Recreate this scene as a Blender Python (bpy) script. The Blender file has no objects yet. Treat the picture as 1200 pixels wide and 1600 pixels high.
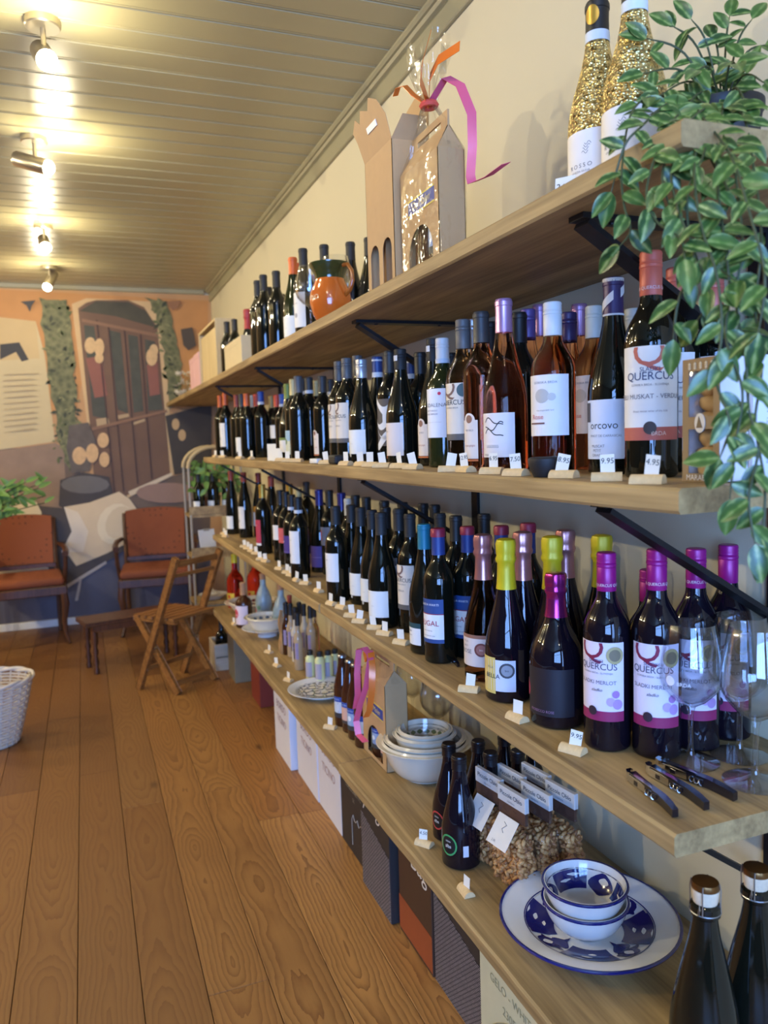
import bpy, bmesh, math, random
from mathutils import Vector, Matrix
random.seed(7)
PI = math.pi
SC = bpy.context.scene
COL = SC.collection

# ------------------------------------------------------------------ camera
FPX = 1220.0
YAW, PITCH, ROLL = 0.36457681, -0.09243332, -0.03199721
CAMZ = 1.31
_f = Vector((math.sin(YAW) * math.cos(PITCH), math.cos(YAW) * math.cos(PITCH), math.sin(PITCH)))
_r0 = Vector((math.cos(YAW), -math.sin(YAW), 0))
_u0 = _r0.cross(_f)
_r = _r0 * math.cos(ROLL) + _u0 * math.sin(ROLL)
_u = -_r0 * math.sin(ROLL) + _u0 * math.cos(ROLL)
cam = bpy.data.cameras.new('camera')
cam.sensor_fit = 'VERTICAL'; cam.sensor_height = 36.0; cam.lens = FPX * 36.0 / 1600.0
cam.clip_start = 0.02
cam.dof.use_dof = True; cam.dof.focus_distance = 1.45; cam.dof.aperture_fstop = 4.8
camo = bpy.data.objects.new('camera', cam); COL.objects.link(camo)
m = Matrix(((_r.x, _u.x, -_f.x, 0), (_r.y, _u.y, -_f.y, 0), (_r.z, _u.z, -_f.z, CAMZ), (0, 0, 0, 1)))
camo.matrix_world = m
SC.camera = camo

# ------------------------------------------------------------------ view, world, daylight
SC.view_settings.view_transform = 'Standard'
try: SC.view_settings.look = 'None'
except Exception: pass
SC.view_settings.gamma = 1.0
SC.view_settings.use_curve_mapping = False
SC.view_settings.exposure = 0.25
w = bpy.data.worlds.new('sky'); SC.world = w; w.use_nodes = True
w.node_tree.nodes['Background'].inputs[0].default_value = (0.45, 0.62, 1.0, 1)
w.node_tree.nodes['Background'].inputs[1].default_value = 1.2
def area(name, loc, rot, sx, sy, col, power):
    l = bpy.data.lights.new(name, 'AREA'); l.shape = 'RECTANGLE'; l.size = sx; l.size_y = sy
    l.color = col; l.energy = power
    o = bpy.data.objects.new(name, l); o.location = loc; o.rotation_euler = rot; COL.objects.link(o)
    return o
DAY = (0.20, 0.42, 1.0)
# daylight in the shop-front window and the glazed door behind the camera
area('daylight_window', (-1.35, -2.38, 1.45), (PI / 2, 0, 0), 2.2, 1.7, DAY, 260)
area('daylight_door', (0.45, -2.38, 1.25), (PI / 2, 0, 0), 0.7, 1.9, DAY, 62)
WARM = (1.0, 0.88, 0.60)
LAMP_W = 6.8          # watts of each ceiling spot in view
LAMP_LEFT_W = 72.0     # watts of each lamp of the row along the left wall

# ------------------------------------------------------------------ pixel -> place
def ray(px, py):
    d = _r * ((px - 600) / FPX) - _u * ((py - 800) / FPX) + _f
    return d / d.y
def atz(px, py, z):
    d = ray(px, py); t = (z - CAMZ) / d.z
    return Vector((d.x * t, t, z))
def atx(px, py, x):
    d = ray(px, py); t = x / d.x
    return Vector((x, t, d.z * t + CAMZ))
def aty(px, py, y):
    d = ray(px, py); return Vector((d.x * y, y, d.z * y + CAMZ))

WX, YB, YF, XL, CZ = 1.0, 6.25, -2.3, -3.2, 2.50     # right wall, back wall, front wall, left wall, ceiling
S1, S2, S3, S4 = 1.643, 1.245, 0.81, 0.40            # tops of the four shelves

# ------------------------------------------------------------------ materials
MATS = {}
def lin(c):
    return tuple((x / 12.92 if x <= .04045 else ((x + .055) / 1.055) ** 2.4) for x in c)
def srgb(r, g, b): return lin((r / 255, g / 255, b / 255))
class NT:
    def __init__(s, name):
        s.m = bpy.data.materials.new(name); s.m.use_nodes = True; s.t = s.m.node_tree
        s.b = s.t.nodes['Principled BSDF']
    def n(s, typ, **kw):
        nd = s.t.nodes.new(typ)
        for k, v in kw.items():
            if k in nd.inputs.keys(): s.set(nd.inputs[k], v)
            else: setattr(nd, k, v)
        return nd
    def set(s, inp, v):
        if isinstance(v, bpy.types.NodeSocket): s.t.links.new(v, inp)
        elif isinstance(v, tuple) and len(v) == 3 and inp.type == 'RGBA': inp.default_value = (*v, 1)
        else: inp.default_value = v
    def p(s, k, v): s.set(s.b.inputs[k], v)
    def math(s, op, a, b=None, c=None):
        nd = s.t.nodes.new('ShaderNodeMath'); nd.operation = op
        for i, v in enumerate((a, b, c)):
            if v is not None: s.set(nd.inputs[i], v)
        return nd.outputs[0]
    def ramp(s, fac, stops):
        nd = s.t.nodes.new('ShaderNodeValToRGB'); s.t.links.new(fac, nd.inputs[0])
        e = nd.color_ramp.elements
        while len(e) < len(stops): e.new(0.5)
        for i, (p_, c_) in enumerate(stops): e[i].position = p_; e[i].color = (*c_, 1)
        return nd.outputs[0]
    def mix(s, f, a, b):
        nd = s.t.nodes.new('ShaderNodeMix'); nd.data_type = 'RGBA'
        s.set(nd.inputs['Factor'], f); s.set(nd.inputs[6], a); s.set(nd.inputs[7], b)
        return nd.outputs[2]
    def bump(s, h, strength=.2, dist=.002):
        nd = s.n('ShaderNodeBump', Strength=strength, Distance=dist); s.t.links.new(h, nd.inputs['Height'])
        s.t.links.new(nd.outputs[0], s.b.inputs['Normal'])

def mat(name, c=(.5, .5, .5), rough=.5, metal=0., **kw):
    """plain coloured stuff with a faint procedural mottling"""
    if name in MATS: return MATS[name]
    q = NT(name); MATS[name] = q.m
    vary = kw.pop('vary', .06)
    if vary:
        no = q.n('ShaderNodeTexNoise', Scale=kw.pop('nscale', 30.0), Detail=2.0)
        co = q.n('ShaderNodeTexCoord'); q.t.links.new(co.outputs['Object'], no.inputs['Vector'])
        q.p('Base Color', q.mix(no.outputs[0], tuple(x * (1 - vary) for x in c), tuple(min(1, x * (1 + vary)) for x in c)))
    else: q.p('Base Color', c)
    q.p('Roughness', rough); q.p('Metallic', metal)
    for k, v in kw.items(): q.p(k.replace('_', ' '), v)
    return q.m
def glow(name, c, s):
    if name in MATS: return MATS[name]
    q = NT(name); MATS[name] = q.m
    q.p('Base Color', c); q.p('Emission Color', c); q.p('Emission Strength', s); return q.m
def wood(name, c1, c2, scale=1.0, axis=1, rough=.55, knots=True, bump=.25):
    if name in MATS: return MATS[name]
    q = NT(name); MATS[name] = q.m
    co = q.n('ShaderNodeTexCoord'); oi = q.n('ShaderNodeObjectInfo')
    off = q.n('ShaderNodeVectorMath', operation='ADD')
    q.t.links.new(co.outputs['Object'], off.inputs[0])
    k = q.n('ShaderNodeCombineXYZ', X=q.math('MULTIPLY', oi.outputs['Random'], 31.0), Y=q.math('MULTIPLY', oi.outputs['Random'], 17.0))
    q.t.links.new(k.outputs[0], off.inputs[1])
    mp = q.n('ShaderNodeMapping'); q.t.links.new(off.outputs[0], mp.inputs[0])
    sc = [14 * scale] * 3; sc[axis] = 1.1 * scale; mp.inputs['Scale'].default_value = sc
    n1 = q.n('ShaderNodeTexNoise', Scale=1.6, Detail=5.0, Distortion=.8); q.t.links.new(mp.outputs[0], n1.inputs[0])
    mp2 = q.n('ShaderNodeMapping'); q.t.links.new(off.outputs[0], mp2.inputs[0])
    sc2 = [110 * scale] * 3; sc2[axis] = 3.5 * scale; mp2.inputs['Scale'].default_value = sc2
    n2 = q.n('ShaderNodeTexNoise', Scale=1.5, Detail=3.0); q.t.links.new(mp2.outputs[0], n2.inputs[0])
    f = q.math('ADD', q.math('MULTIPLY', n1.outputs[0], .75), q.math('MULTIPLY', n2.outputs[0], .3))
    c = q.ramp(f, [(.32, c1), (.72, c2)])
    n3 = q.n('ShaderNodeTexNoise', Scale=5.0, Detail=2.0); q.t.links.new(off.outputs[0], n3.inputs[0])
    c = q.mix(q.math('MULTIPLY', n3.outputs[0], .35), c, tuple(x * .62 for x in c1))
    q.p('Base Color', c); q.p('Roughness', rough)
    q.bump(f, bump, .0015); return q.m
def floor_mat(name, k):
    q = NT(name); g = q.n('ShaderNodeNewGeometry'); oi = q.n('ShaderNodeObjectInfo')
    sp = q.n('ShaderNodeSeparateXYZ'); q.t.links.new(g.outputs['Position'], sp.inputs[0])
    lo = q.n('ShaderNodeTexCoord'); ls = q.n('ShaderNodeSeparateXYZ'); q.t.links.new(lo.outputs['Object'], ls.inputs[0])
    rnd = oi.outputs['Random']
    yy = q.math('ADD', sp.outputs[1], q.math('MULTIPLY', rnd, 57.0))
    # flat-sawn plank: rings about a heart that wanders below the face
    def n1(scale, add, detail=2.0):
        v = q.n('ShaderNodeCombineXYZ', X=q.math('ADD', q.math('MULTIPLY', rnd, 91.0), add), Y=q.math('MULTIPLY', yy, scale))
        t = q.n('ShaderNodeTexNoise', Scale=1.0, Detail=detail); q.t.links.new(v.outputs[0], t.inputs[0]); return t.outputs[0]
    depth = q.math('MULTIPLY', q.math('SUBTRACT', n1(1.1, 3.0), .40), .34)
    cx = q.math('MULTIPLY', q.math('SUBTRACT', n1(.9, 11.0), .5), .11)
    wob = q.math('MULTIPLY', q.math('SUBTRACT', n1(7.0, 23.0, 3.0), .5), .014)
    dx = q.math('ADD', q.math('SUBTRACT', ls.outputs[0], cx), wob)
    r = q.math('SQRT', q.math('ADD', q.math('POWER', dx, 2.0), q.math('POWER', depth, 2.0)))
    # fine distortion
    nz = q.n('ShaderNodeTexNoise', Scale=9.0, Detail=3.0)
    mp = q.n('ShaderNodeMapping'); mp.inputs['Scale'].default_value = (6, 1.2, 1); q.t.links.new(g.outputs['Position'], mp.inputs[0]); q.t.links.new(mp.outputs[0], nz.inputs[0])
    r = q.math('ADD', r, q.math('MULTIPLY', nz.outputs[0], .012))
    ring = q.math('FRACT', q.math('MULTIPLY', r, 84.0))
    line = q.math('POWER', ring, 2.2)
    fine = q.n('ShaderNodeTexNoise', Scale=1.0, Detail=4.0)
    mp2 = q.n('ShaderNodeMapping'); mp2.inputs['Scale'].default_value = (260, 6, 1); q.t.links.new(g.outputs['Position'], mp2.inputs[0]); q.t.links.new(mp2.outputs[0], fine.inputs[0])
    big = q.n('ShaderNodeTexNoise', Scale=2.3, Detail=2.0); q.t.links.new(g.outputs['Position'], big.inputs[0])
    base = q.ramp(rnd, [(0, srgb(128 * k, 86 * k, 40 * k)), (.5, srgb(142 * k, 99 * k, 49 * k)), (1, srgb(158 * k, 116 * k, 62 * k))])
    c = q.mix(q.math('MULTIPLY', line, .78), base, srgb(104, 60, 26))
    c = q.mix(q.math('MULTIPLY', fine.outputs[0], .30), c, srgb(140, 92, 48))
    c = q.mix(q.math('MULTIPLY', q.math('POWER', big.outputs[0], 1.6), .75), c, srgb(118, 76, 36))
    # knots
    kv = q.n('ShaderNodeTexVoronoi', Scale=1.0); mp3 = q.n('ShaderNodeMapping'); mp3.inputs['Scale'].default_value = (4.2, 1.9, 1)
    q.t.links.new(g.outputs['Position'], mp3.inputs[0]); q.t.links.new(mp3.outputs[0], kv.inputs[0])
    kn = q.math('SMOOTH_MIN', q.math('MULTIPLY', kv.outputs['Distance'], 11.0), 1.0, .2)
    c = q.mix(q.math('SUBTRACT', 1.0, kn), c, srgb(74, 40, 18))
    q.p('Base Color', c); q.p('Roughness', q.math('ADD', .42, q.math('MULTIPLY', fine.outputs[0], .16)))
    q.bump(q.math('ADD', line, fine.outputs[0]), .08, .001)
    return q.m
def glass(name, c, ior=1.45, rough=0.0):
    if name in MATS: return MATS[name]
    q = NT(name); MATS[name] = q.m
    q.p('Base Color', c); q.p('Transmission Weight', 1.0); q.p('Roughness', rough); q.p('IOR', ior); return q.m
def film(name, tint=(1, 1, 1), gl=.16, bumpy=.35, bscale=22.0, edge=.35, rough=.08, power=3.0):
    """clear wrapping film: lets light through, shines at folds"""
    if name in MATS: return MATS[name]
    q = NT(name); MATS[name] = q.m
    out = q.t.nodes['Material Output']
    tr = q.n('ShaderNodeBsdfTransparent', Color=tint); gs = q.n('ShaderNodeBsdfGlossy', Roughness=rough)
    co = q.n('ShaderNodeTexCoord'); no = q.n('ShaderNodeTexNoise', Scale=bscale, Detail=2.0); q.t.links.new(co.outputs['Object'], no.inputs[0])
    lw = q.n('ShaderNodeLayerWeight', Blend=.5)
    if bumpy:
        bp = q.n('ShaderNodeBump', Strength=bumpy, Distance=.01); q.t.links.new(no.outputs[0], bp.inputs['Height'])
        q.t.links.new(bp.outputs[0], gs.inputs['Normal'])
    fac = q.math('ADD', gl * .25, q.math('MULTIPLY', q.math('POWER', lw.outputs['Facing'], power), edge))
    mx = q.n('ShaderNodeMixShader'); q.t.links.new(fac, mx.inputs[0])
    q.t.links.new(tr.outputs[0], mx.inputs[1]); q.t.links.new(gs.outputs[0], mx.inputs[2]); q.t.links.new(mx.outputs[0], out.inputs[0])
    return q.m

# ------------------------------------------------------------------ objects
def link(o, parent=None, loc=None, rot=None, scale=None):
    COL.objects.link(o)
    if parent: o.parent = parent
    if loc is not None: o.location = loc
    if rot is not None: o.rotation_euler = rot
    if scale is not None: o.scale = scale
    return o
def ob(name, me, ma=None, parent=None, loc=None, rot=None, scale=None):
    """a mesh object; the material sits on the object so mesh data can be shared"""
    if not me.materials: me.materials.append(None)
    o = bpy.data.objects.new(name, me)
    link(o, parent, loc, rot, scale)
    if ma is not None:
        o.material_slots[0].link = 'OBJECT'; o.material_slots[0].material = ma
    return o
def tag(o, label, cat, group=None, kind=None):
    if label: o['label'] = label
    if cat: o['category'] = cat
    if group: o['group'] = group
    if kind: o['kind'] = kind
    return o
def thing(name, label, cat, loc=(0, 0, 0), rz=0, group=None):
    o = bpy.data.objects.new(name, None); o.empty_display_size = .05
    link(o, None, loc, (0, 0, rz)); return tag(o, label, cat, group)
def struct(o): o['kind'] = 'structure'; return o

# ------------------------------------------------------------------ meshes
def fin(bm, smooth=35):
    me = bpy.data.meshes.new('m'); bmesh.ops.recalc_face_normals(bm, faces=bm.faces[:]); bm.to_mesh(me); bm.free()
    if smooth:
        for p_ in me.polygons: p_.use_smooth = True
        me.set_sharp_from_angle(angle=math.radians(smooth))
    return me
def bmbox(bm, lo, hi, mtx=None, bev=0, seg=1):
    lo = Vector(lo); hi = Vector(hi); r = bmesh.ops.create_cube(bm, size=1)
    vs = r['verts']; c = (lo + hi) / 2; s = hi - lo
    for v in vs: v.co = Vector((v.co.x * s.x, v.co.y * s.y, v.co.z * s.z)) + c
    if bev:
        es = {e for v in vs for e in v.link_edges}
        g = bmesh.ops.bevel(bm, geom=list(es), offset=bev, segments=seg, affect='EDGES', profile=.5)
        vs = list({v for f_ in g['faces'] for v in f_.verts} | {v for v in vs if v.is_valid})
    if mtx is not None:
        for v in vs: v.co = mtx @ v.co
    return vs
def box(lo, hi, bev=0, seg=1):
    bm = bmesh.new(); bmbox(bm, lo, hi, None, bev, seg); return fin(bm, 30 if bev else 0)
def bmlathe(bm, prof, seg=28, c=(0, 0, 0)):
    rings = []
    for (r, z) in prof:
        if r < 1e-6: rings.append([bm.verts.new((c[0], c[1], c[2] + z))])
        else: rings.append([bm.verts.new((c[0] + r * math.cos(2 * PI * i / seg), c[1] + r * math.sin(2 * PI * i / seg), c[2] + z)) for i in range(seg)])
    for a, b in zip(rings, rings[1:]):
        for i in range(seg):
            j = (i + 1) % seg
            if len(a) == 1 and len(b) == 1: continue
            if len(a) == 1: bm.faces.new((a[0], b[i], b[j]))
            elif len(b) == 1: bm.faces.new((a[i], a[j], b[0]))
            else: bm.faces.new((a[i], a[j], b[j], b[i]))
def lathe(prof, seg=28, smooth=35):
    bm = bmesh.new(); bmlathe(bm, prof, seg); return fin(bm, smooth)
def bmtube(bm, pts, rad, seg=8, cap=True):
    pts = [Vector(p_) for p_ in pts]; rings = []; n = len(pts)
    rad = rad if isinstance(rad, (list, tuple)) else [rad] * n
    up = Vector((0, 0, 1))
    t0 = (pts[1] - pts[0]).normalized()
    if abs(t0.dot(up)) > .95: up = Vector((1, 0, 0))
    nx = t0.cross(up).normalized()
    for i, p_ in enumerate(pts):
        t = (pts[min(i + 1, n - 1)] - pts[max(i - 1, 0)]).normalized()
        nx = (nx - t * nx.dot(t)).normalized(); ny = t.cross(nx)
        rings.append([bm.verts.new(p_ + (nx * math.cos(2 * PI * k / seg) + ny * math.sin(2 * PI * k / seg)) * rad[i]) for k in range(seg)])
    for a, b in zip(rings, rings[1:]):
        for k in range(seg): bm.faces.new((a[k], a[(k + 1) % seg], b[(k + 1) % seg], b[k]))
    if cap: bm.faces.new(rings[0][::-1]); bm.faces.new(rings[-1])
def tube(pts, rad, seg=8, cap=True):
    bm = bmesh.new(); bmtube(bm, pts, rad, seg, cap); return fin(bm, 40)
def strip(pts, wv, th=.0004):
    """ribbon along pts, width vector(s) wv, given a thin thickness"""
    bm = bmesh.new(); a = []; n = len(pts)
    for i, p_ in enumerate(pts):
        wq = Vector(wv[i] if isinstance(wv, list) else wv); p_ = Vector(p_)
        t = (Vector(pts[min(i + 1, n - 1)]) - Vector(pts[max(i - 1, 0)])).normalized(); nn = t.cross(wq).normalized() * th
        a.append([bm.verts.new(p_ - wq / 2 - nn), bm.verts.new(p_ + wq / 2 - nn), bm.verts.new(p_ + wq / 2 + nn), bm.verts.new(p_ - wq / 2 + nn)])
    for q, s in zip(a, a[1:]):
        for k in range(4): bm.faces.new((q[k], q[(k + 1) % 4], s[(k + 1) % 4], s[k]))
    bm.faces.new(a[0][::-1]); bm.faces.new(a[-1]); return fin(bm, 50)
def prism(poly, d0, d1, axis='y'):
    """polygon [(a,b)] extruded between d0 and d1 along axis"""
    bm = bmesh.new()
    def P(a, b, d): return {'y': (a, d, b), 'x': (d, a, b), 'z': (a, b, d)}[axis]
    A = [bm.verts.new(P(a, b, d0)) for a, b in poly]; B = [bm.verts.new(P(a, b, d1)) for a, b in poly]
    bm.faces.new(A); bm.faces.new(B[::-1]); n = len(poly)
    for i in range(n): bm.faces.new((A[i], B[i], B[(i + 1) % n], A[(i + 1) % n]))
    return fin(bm, 0)
TXT = {}
def textmesh(s, size, align='CENTER', cut=None, shear=0.0, spacing=1.0):
    """flat lettering in the local XY plane"""
    key = (s, size, align, cut, shear, spacing)
    if key in TXT: return TXT[key].copy()
    cu = bpy.data.curves.new('lettering', 'FONT'); cu.body = s; cu.size = size; cu.align_x = align; cu.align_y = 'CENTER'
    cu.resolution_u = 3; cu.shear = shear; cu.space_character = spacing
    o = bpy.data.objects.new('lettering', cu); COL.objects.link(o)
    bpy.context.view_layer.update()
    me = bpy.data.meshes.new_from_object(o.evaluated_get(bpy.context.evaluated_depsgraph_get()))
    bpy.data.objects.remove(o); bpy.data.curves.remove(cu)
    if cut:
        bm = bmesh.new(); bm.from_mesh(me)
        xs = [v.co.x for v in bm.verts]
        if xs:
            x = min(xs) + cut
            while x < max(xs):
                bmesh.ops.bisect_plane(bm, geom=bm.verts[:] + bm.edges[:] + bm.faces[:], plane_co=(x, 0, 0), plane_no=(1, 0, 0)); x += cut
        bm.to_mesh(me); bm.free()
    me.materials.clear(); TXT[key] = me
    return me.copy()
def flat_text(s, size, ma, parent, loc, rot, name='lettering', **kw):
    return ob(name, textmesh(s, size, **kw), ma, parent, loc, rot)

# ================================================================== THE ROOM
M_WALL = mat('wall_paint', srgb(208, 197, 164), .85, vary=.03, nscale=3.0)
M_CEIL = mat('ceiling_paint', srgb(168, 160, 126), .34, vary=.04, nscale=2.0)
M_TRIM = mat('trim_paint', srgb(156, 148, 116), .4, vary=.03)
M_WHITE = mat('white_paint', srgb(232, 230, 225), .5)
M_FLOOR = floor_mat('floor_pine', 1.0); M_FLOOR2 = floor_mat('floor_pine_pale_lit', 1.26); M_FLOOR0 = floor_mat('floor_pine_dark_shaded', .92); M_FLOOR1 = floor_mat('floor_pine_mid_lit', 1.12)  # plank tones follow position: wear and finish plus room light put into the colour

fl = struct(ob('floor', box((XL, YF, -.06), (WX + .1, YB + .1, -.022)), mat('subfloor', srgb(60, 40, 24), .9)))
cut_y = {(-.395): [3.22, .6], (-.249): [4.03, 1.2], (-.102): [3.29, 5.1, .4], (.045): [2.91, .9], (.192): [1.80, 4.6], (.338): [2.92, 5.2, .9], (.482): [2.61, 4.35, .7], (.628): [2.60, 3.9, 1.0]}
x = -.395 - .1457 * 19; cols = []
while x < WX: cols.append(round(x, 4)); x += .1462
for cx in cols:
    ks = [k for k in cut_y if abs(k - cx) < .03]
    cuts = sorted(cut_y[ks[0]] if ks else [random.uniform(-1, 1), random.uniform(1.6, 3.6), random.uniform(4.2, 5.6)])
    ys = [YF] + cuts + [YB]
    x1 = min(cx + .1446, WX)
    if x1 - cx < .03: continue
    for y0, y1 in zip(ys, ys[1:]):
        L = y1 - y0 - .0012; wd = x1 - cx
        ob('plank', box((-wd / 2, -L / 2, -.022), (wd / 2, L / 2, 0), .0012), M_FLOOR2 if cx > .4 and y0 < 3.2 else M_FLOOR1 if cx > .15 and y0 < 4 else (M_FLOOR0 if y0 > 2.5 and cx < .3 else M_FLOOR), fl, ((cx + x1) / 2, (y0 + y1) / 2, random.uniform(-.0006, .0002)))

ce = struct(ob('ceiling', box((XL, YF, CZ + .02), (WX + .1, YB + .1, CZ + .08)), mat('ceiling_void', srgb(70, 62, 45), .9)))
bw = .1165; y = 2.388 - bw * 41
cb = bmesh.new()
# tongue-and-groove board: flat face with a small bead beside the joint
sec = [(-bw / 2 + .0015, .02), (-bw / 2 + .0015, .004), (-bw / 2 + .004, 0), (bw / 2 - .016, 0), (bw / 2 - .013, .0035), (bw / 2 - .010, .0005), (bw / 2 - .005, .0005), (bw / 2 - .0015, .004), (bw / 2 - .0015, .02)]
board = prism([(a, b) for a, b in sec], XL, WX, 'x')
while y < YB + .02:
    if y > YF: ob('ceiling_board', board, M_CEIL, ce, (0, y, CZ))
    y += bw

struct(ob('wall_right', box((WX, YF, -.05), (WX + .12, YB + .1, CZ + .05)), M_WALL))
struct(ob('wall_back', box((XL, YB, -.05), (WX, YB + .12, CZ + .05)), M_WALL))
M_WALL2 = mat('low_bounce_wall', srgb(84, 66, 46), .85, vary=.05, nscale=3.0)  # unseen walls, dark colour made up to cut bounced light
struct(ob('wall_left', box((XL - .12, YF, -.05), (XL, YB + .1, CZ + .05)), M_WALL2))
# front wall behind the camera, with a shop window and a glazed door
bm = bmesh.new()
for lo, hi in [((XL, -2.42, -.05), (-2.45, YF, CZ)), ((-2.45, -2.42, -.05), (-.25, YF, .60)), ((-2.45, -2.42, 2.3), (-.25, YF, CZ)), ((-.25, -2.42, -.05), (.1, YF, CZ)), ((.1, -2.42, 2.25), (.8, YF, CZ)), ((.8, -2.42, -.05), (WX, YF, CZ))]:
    bmbox(bm, lo, hi)
struct(ob('wall_front', fin(bm, 0), M_WALL2))
wf = struct(ob('window_1', box((-2.45, -2.36, .60), (-.25, -2.34, .66)), M_WHITE))
for xx in (-2.45, -1.9, -1.35, -.8, -.31): ob('mullion', box((xx, -2.37, .6), (xx + .06, -2.33, 2.3)), M_WHITE, wf)
for zz in (1.75, 2.25): ob('transom', box((-2.45, -2.365, zz), (-.25, -2.335, zz + .05)), M_WHITE, wf)
df = struct(ob('door_1', box((.1, -2.36, .0), (.8, -2.33, .28)), M_WHITE))
for xx in (.1, .42, .74): ob('stile', box((xx, -2.37, 0), (xx + .06, -2.33, 2.25)), M_WHITE, df)
ob('rail', box((.1, -2.365, 2.19), (.8, -2.335, 2.25)), M_WHITE, df)
# ceiling trim
tr = [(0, 0), (-.012, 0), (-.012, -.070), (-.024, -.074), (-.024, -.084), (0, -.088)]
struct(ob('trim_1', box((WX - .014, YF, CZ - .085), (WX, YB, CZ + .004), .003), M_TRIM))
o = struct(ob('trim_2', prism([(WX, CZ), (WX - .045, CZ), (WX - .045, CZ - .008), (WX - .038, CZ - .014), (WX - .030, CZ - .014), (WX - .024, CZ - .022), (WX - .014, CZ - .024), (WX - .014, CZ - .03), (WX, CZ - .03)], YF, YB, 'y'), M_TRIM))
struct(ob('trim_3', box((XL, YB - .03, CZ - .032), (WX - .05, YB, CZ + .003), .004), M_TRIM))
struct(ob('baseboard_back', box((XL, YB - .022, 0), (WX - .4, YB - .004, .055), .004), M_WHITE))
struct(ob('baseboard_left', box((XL, YF, 0), (XL + .018, YB - .03, .055), .004), M_WHITE))

# ------------------------------------------------------------------ the photo mural on the back wall
MY = YB - .006
mural = tag(ob('wall_mural', box((XL, MY, .056), (WX - .002, YB - .001, CZ - .034)), mat('print_ochre', srgb(188, 142, 92), .62, vary=.10, nscale=2.0)),
            'photo mural of a rustic tavern front with a brown arched door covering the back wall', 'mural')
_lay = [0]
def printed(name, pts, c, vary=.12, nscale=9.0, mt=None):
    _lay[0] += 1; d = .0004 * _lay[0]
    poly = [(aty(px, py, MY).x, aty(px, py, MY).z) for px, py in pts]
    poly = [(min(a, WX - .004), max(b, .058)) for a, b in poly]
    return ob(name, prism(poly, MY - d, MY - d + .0004), mt or mat('print_%s_%d' % (name, _lay[0]), srgb(*c), .62, vary=vary, nscale=nscale), mural)
def ell(cx, cy, rx, ry, n=14, a=0): return [(cx + rx * math.cos(2 * PI * k / n) * math.cos(a) - ry * math.sin(2 * PI * k / n) * math.sin(a), cy + rx * math.cos(2 * PI * k / n) * math.sin(a) + ry * math.sin(2 * PI * k / n) * math.cos(a)) for k in range(n)]
def vine_mat(name, c1, c2):
    q = NT(name); co = q.n('ShaderNodeTexCoord')
    v = q.n('ShaderNodeTexVoronoi', Scale=26.0); q.t.links.new(co.outputs['Object'], v.inputs[0])
    n = q.n('ShaderNodeTexNoise', Scale=7.0, Detail=4.0); q.t.links.new(co.outputs['Object'], n.inputs[0])
    q.p('Base Color', q.mix(q.math('MULTIPLY', v.outputs['Distance'], n.outputs[0]), c1, c2)); q.p('Roughness', .6); return q.m
def ragged(pts, n=5, j=4.0):
    rg = random.Random(len(pts) * 7 + int(pts[0][0])); out = []
    for (a, b), (c, d) in zip(pts, pts[1:] + pts[:1]):
        for k in range(n): out.append((a + (c - a) * k / n + rg.uniform(-j, j), b + (d - b) * k / n + rg.uniform(-j, j)))
    return out
def printed_many(name, shapes, c):
    _lay[0] += 1; d = .0004 * _lay[0]; bm = bmesh.new()
    for pts in shapes:
        vs = [bm.verts.new((min(aty(px, py, MY).x, WX - .004), MY - d, aty(px, py, MY).z)) for px, py in pts]; bm.faces.new(vs)
    o = ob(name, fin(bm, 0), mat('print_%s_%d' % (name, _lay[0]), srgb(*c), .62), mural); o['kind'] = 'stuff'; return o
M_VINE = vine_mat('print_vine', srgb(70, 74, 40), srgb(170, 160, 105))
printed('printed_orange_wall', [(-220, 440), (325, 470), (325, 640), (268, 640), (240, 500), (150, 480), (120, 640), (-220, 690)], (190, 134, 74))
printed('printed_ground', [(-220, 700), (100, 700), (150, 775), (265, 745), (330, 730), (330, 1000), (-220, 1010)], (112, 92, 74), .25, 4)
printed('printed_blue_paving', [(-220, 905), (120, 880), (215, 850), (330, 835), (330, 1000), (-220, 1010)], (92, 88, 98), .25, 3)
printed('printed_notice_board', [(-220, 480), (56, 503), (70, 555), (86, 690), (-220, 735)], (197, 177, 132), .06)
printed('printed_board_header', [(-220, 470), (56, 502), (62, 560), (-220, 575)], (196, 168, 118), .06)
printed('printed_awning', [(0, 538), (30, 535), (45, 562), (34, 565), (25, 550), (0, 562)], (58, 54, 50))
printed('printed_stone_base', [(-220, 735), (86, 692), (100, 700), (105, 810), (-220, 830)], (142, 116, 92), .3, 8)
printed('printed_door_frame', [(112, 475), (135, 466), (250, 472), (256, 520), (272, 742), (200, 778), (140, 690), (128, 600)], (202, 168, 118))
printed('printed_door', [(122, 482), (135, 473), (150, 469), (200, 469), (225, 480), (246, 512), (266, 740), (196, 775), (150, 800), (143, 690), (130, 560)], (112, 82, 58), .2, 5)
printed('printed_fanlight', [(124, 486), (150, 471), (200, 472), (228, 486), (244, 512), (180, 494)], (72, 66, 46), .3)
for a in ([(131, 508), (147, 510), (167, 655), (145, 650)], [(171, 516), (188, 520), (200, 646), (184, 640)], [(200, 523), (215, 526), (224, 642), (209, 645)], [(226, 530), (242, 534), (254, 640), (232, 642)]):
    printed('printed_pane', a, (74, 72, 56), .35, 12)
for a in ([(134, 560), (158, 556), (168, 618), (148, 622)], [(229, 570), (246, 566), (250, 616), (234, 619)]): printed('printed_red_panel', a, (138, 84, 66))
for a in ([(150, 655), (168, 652), (172, 664), (152, 668)], [(184, 649), (201, 646), (202, 651), (185, 655)], [(208, 660), (226, 654), (227, 658), (209, 664)]): printed('printed_letter_slot', a, (176, 148, 108))
printed('printed_vine', ragged([(62, 466), (106, 466), (110, 520), (118, 600), (120, 655), (128, 700), (110, 740), (92, 690), (80, 600), (66, 530)]), (0, 0, 0), mt=M_VINE)
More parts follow.
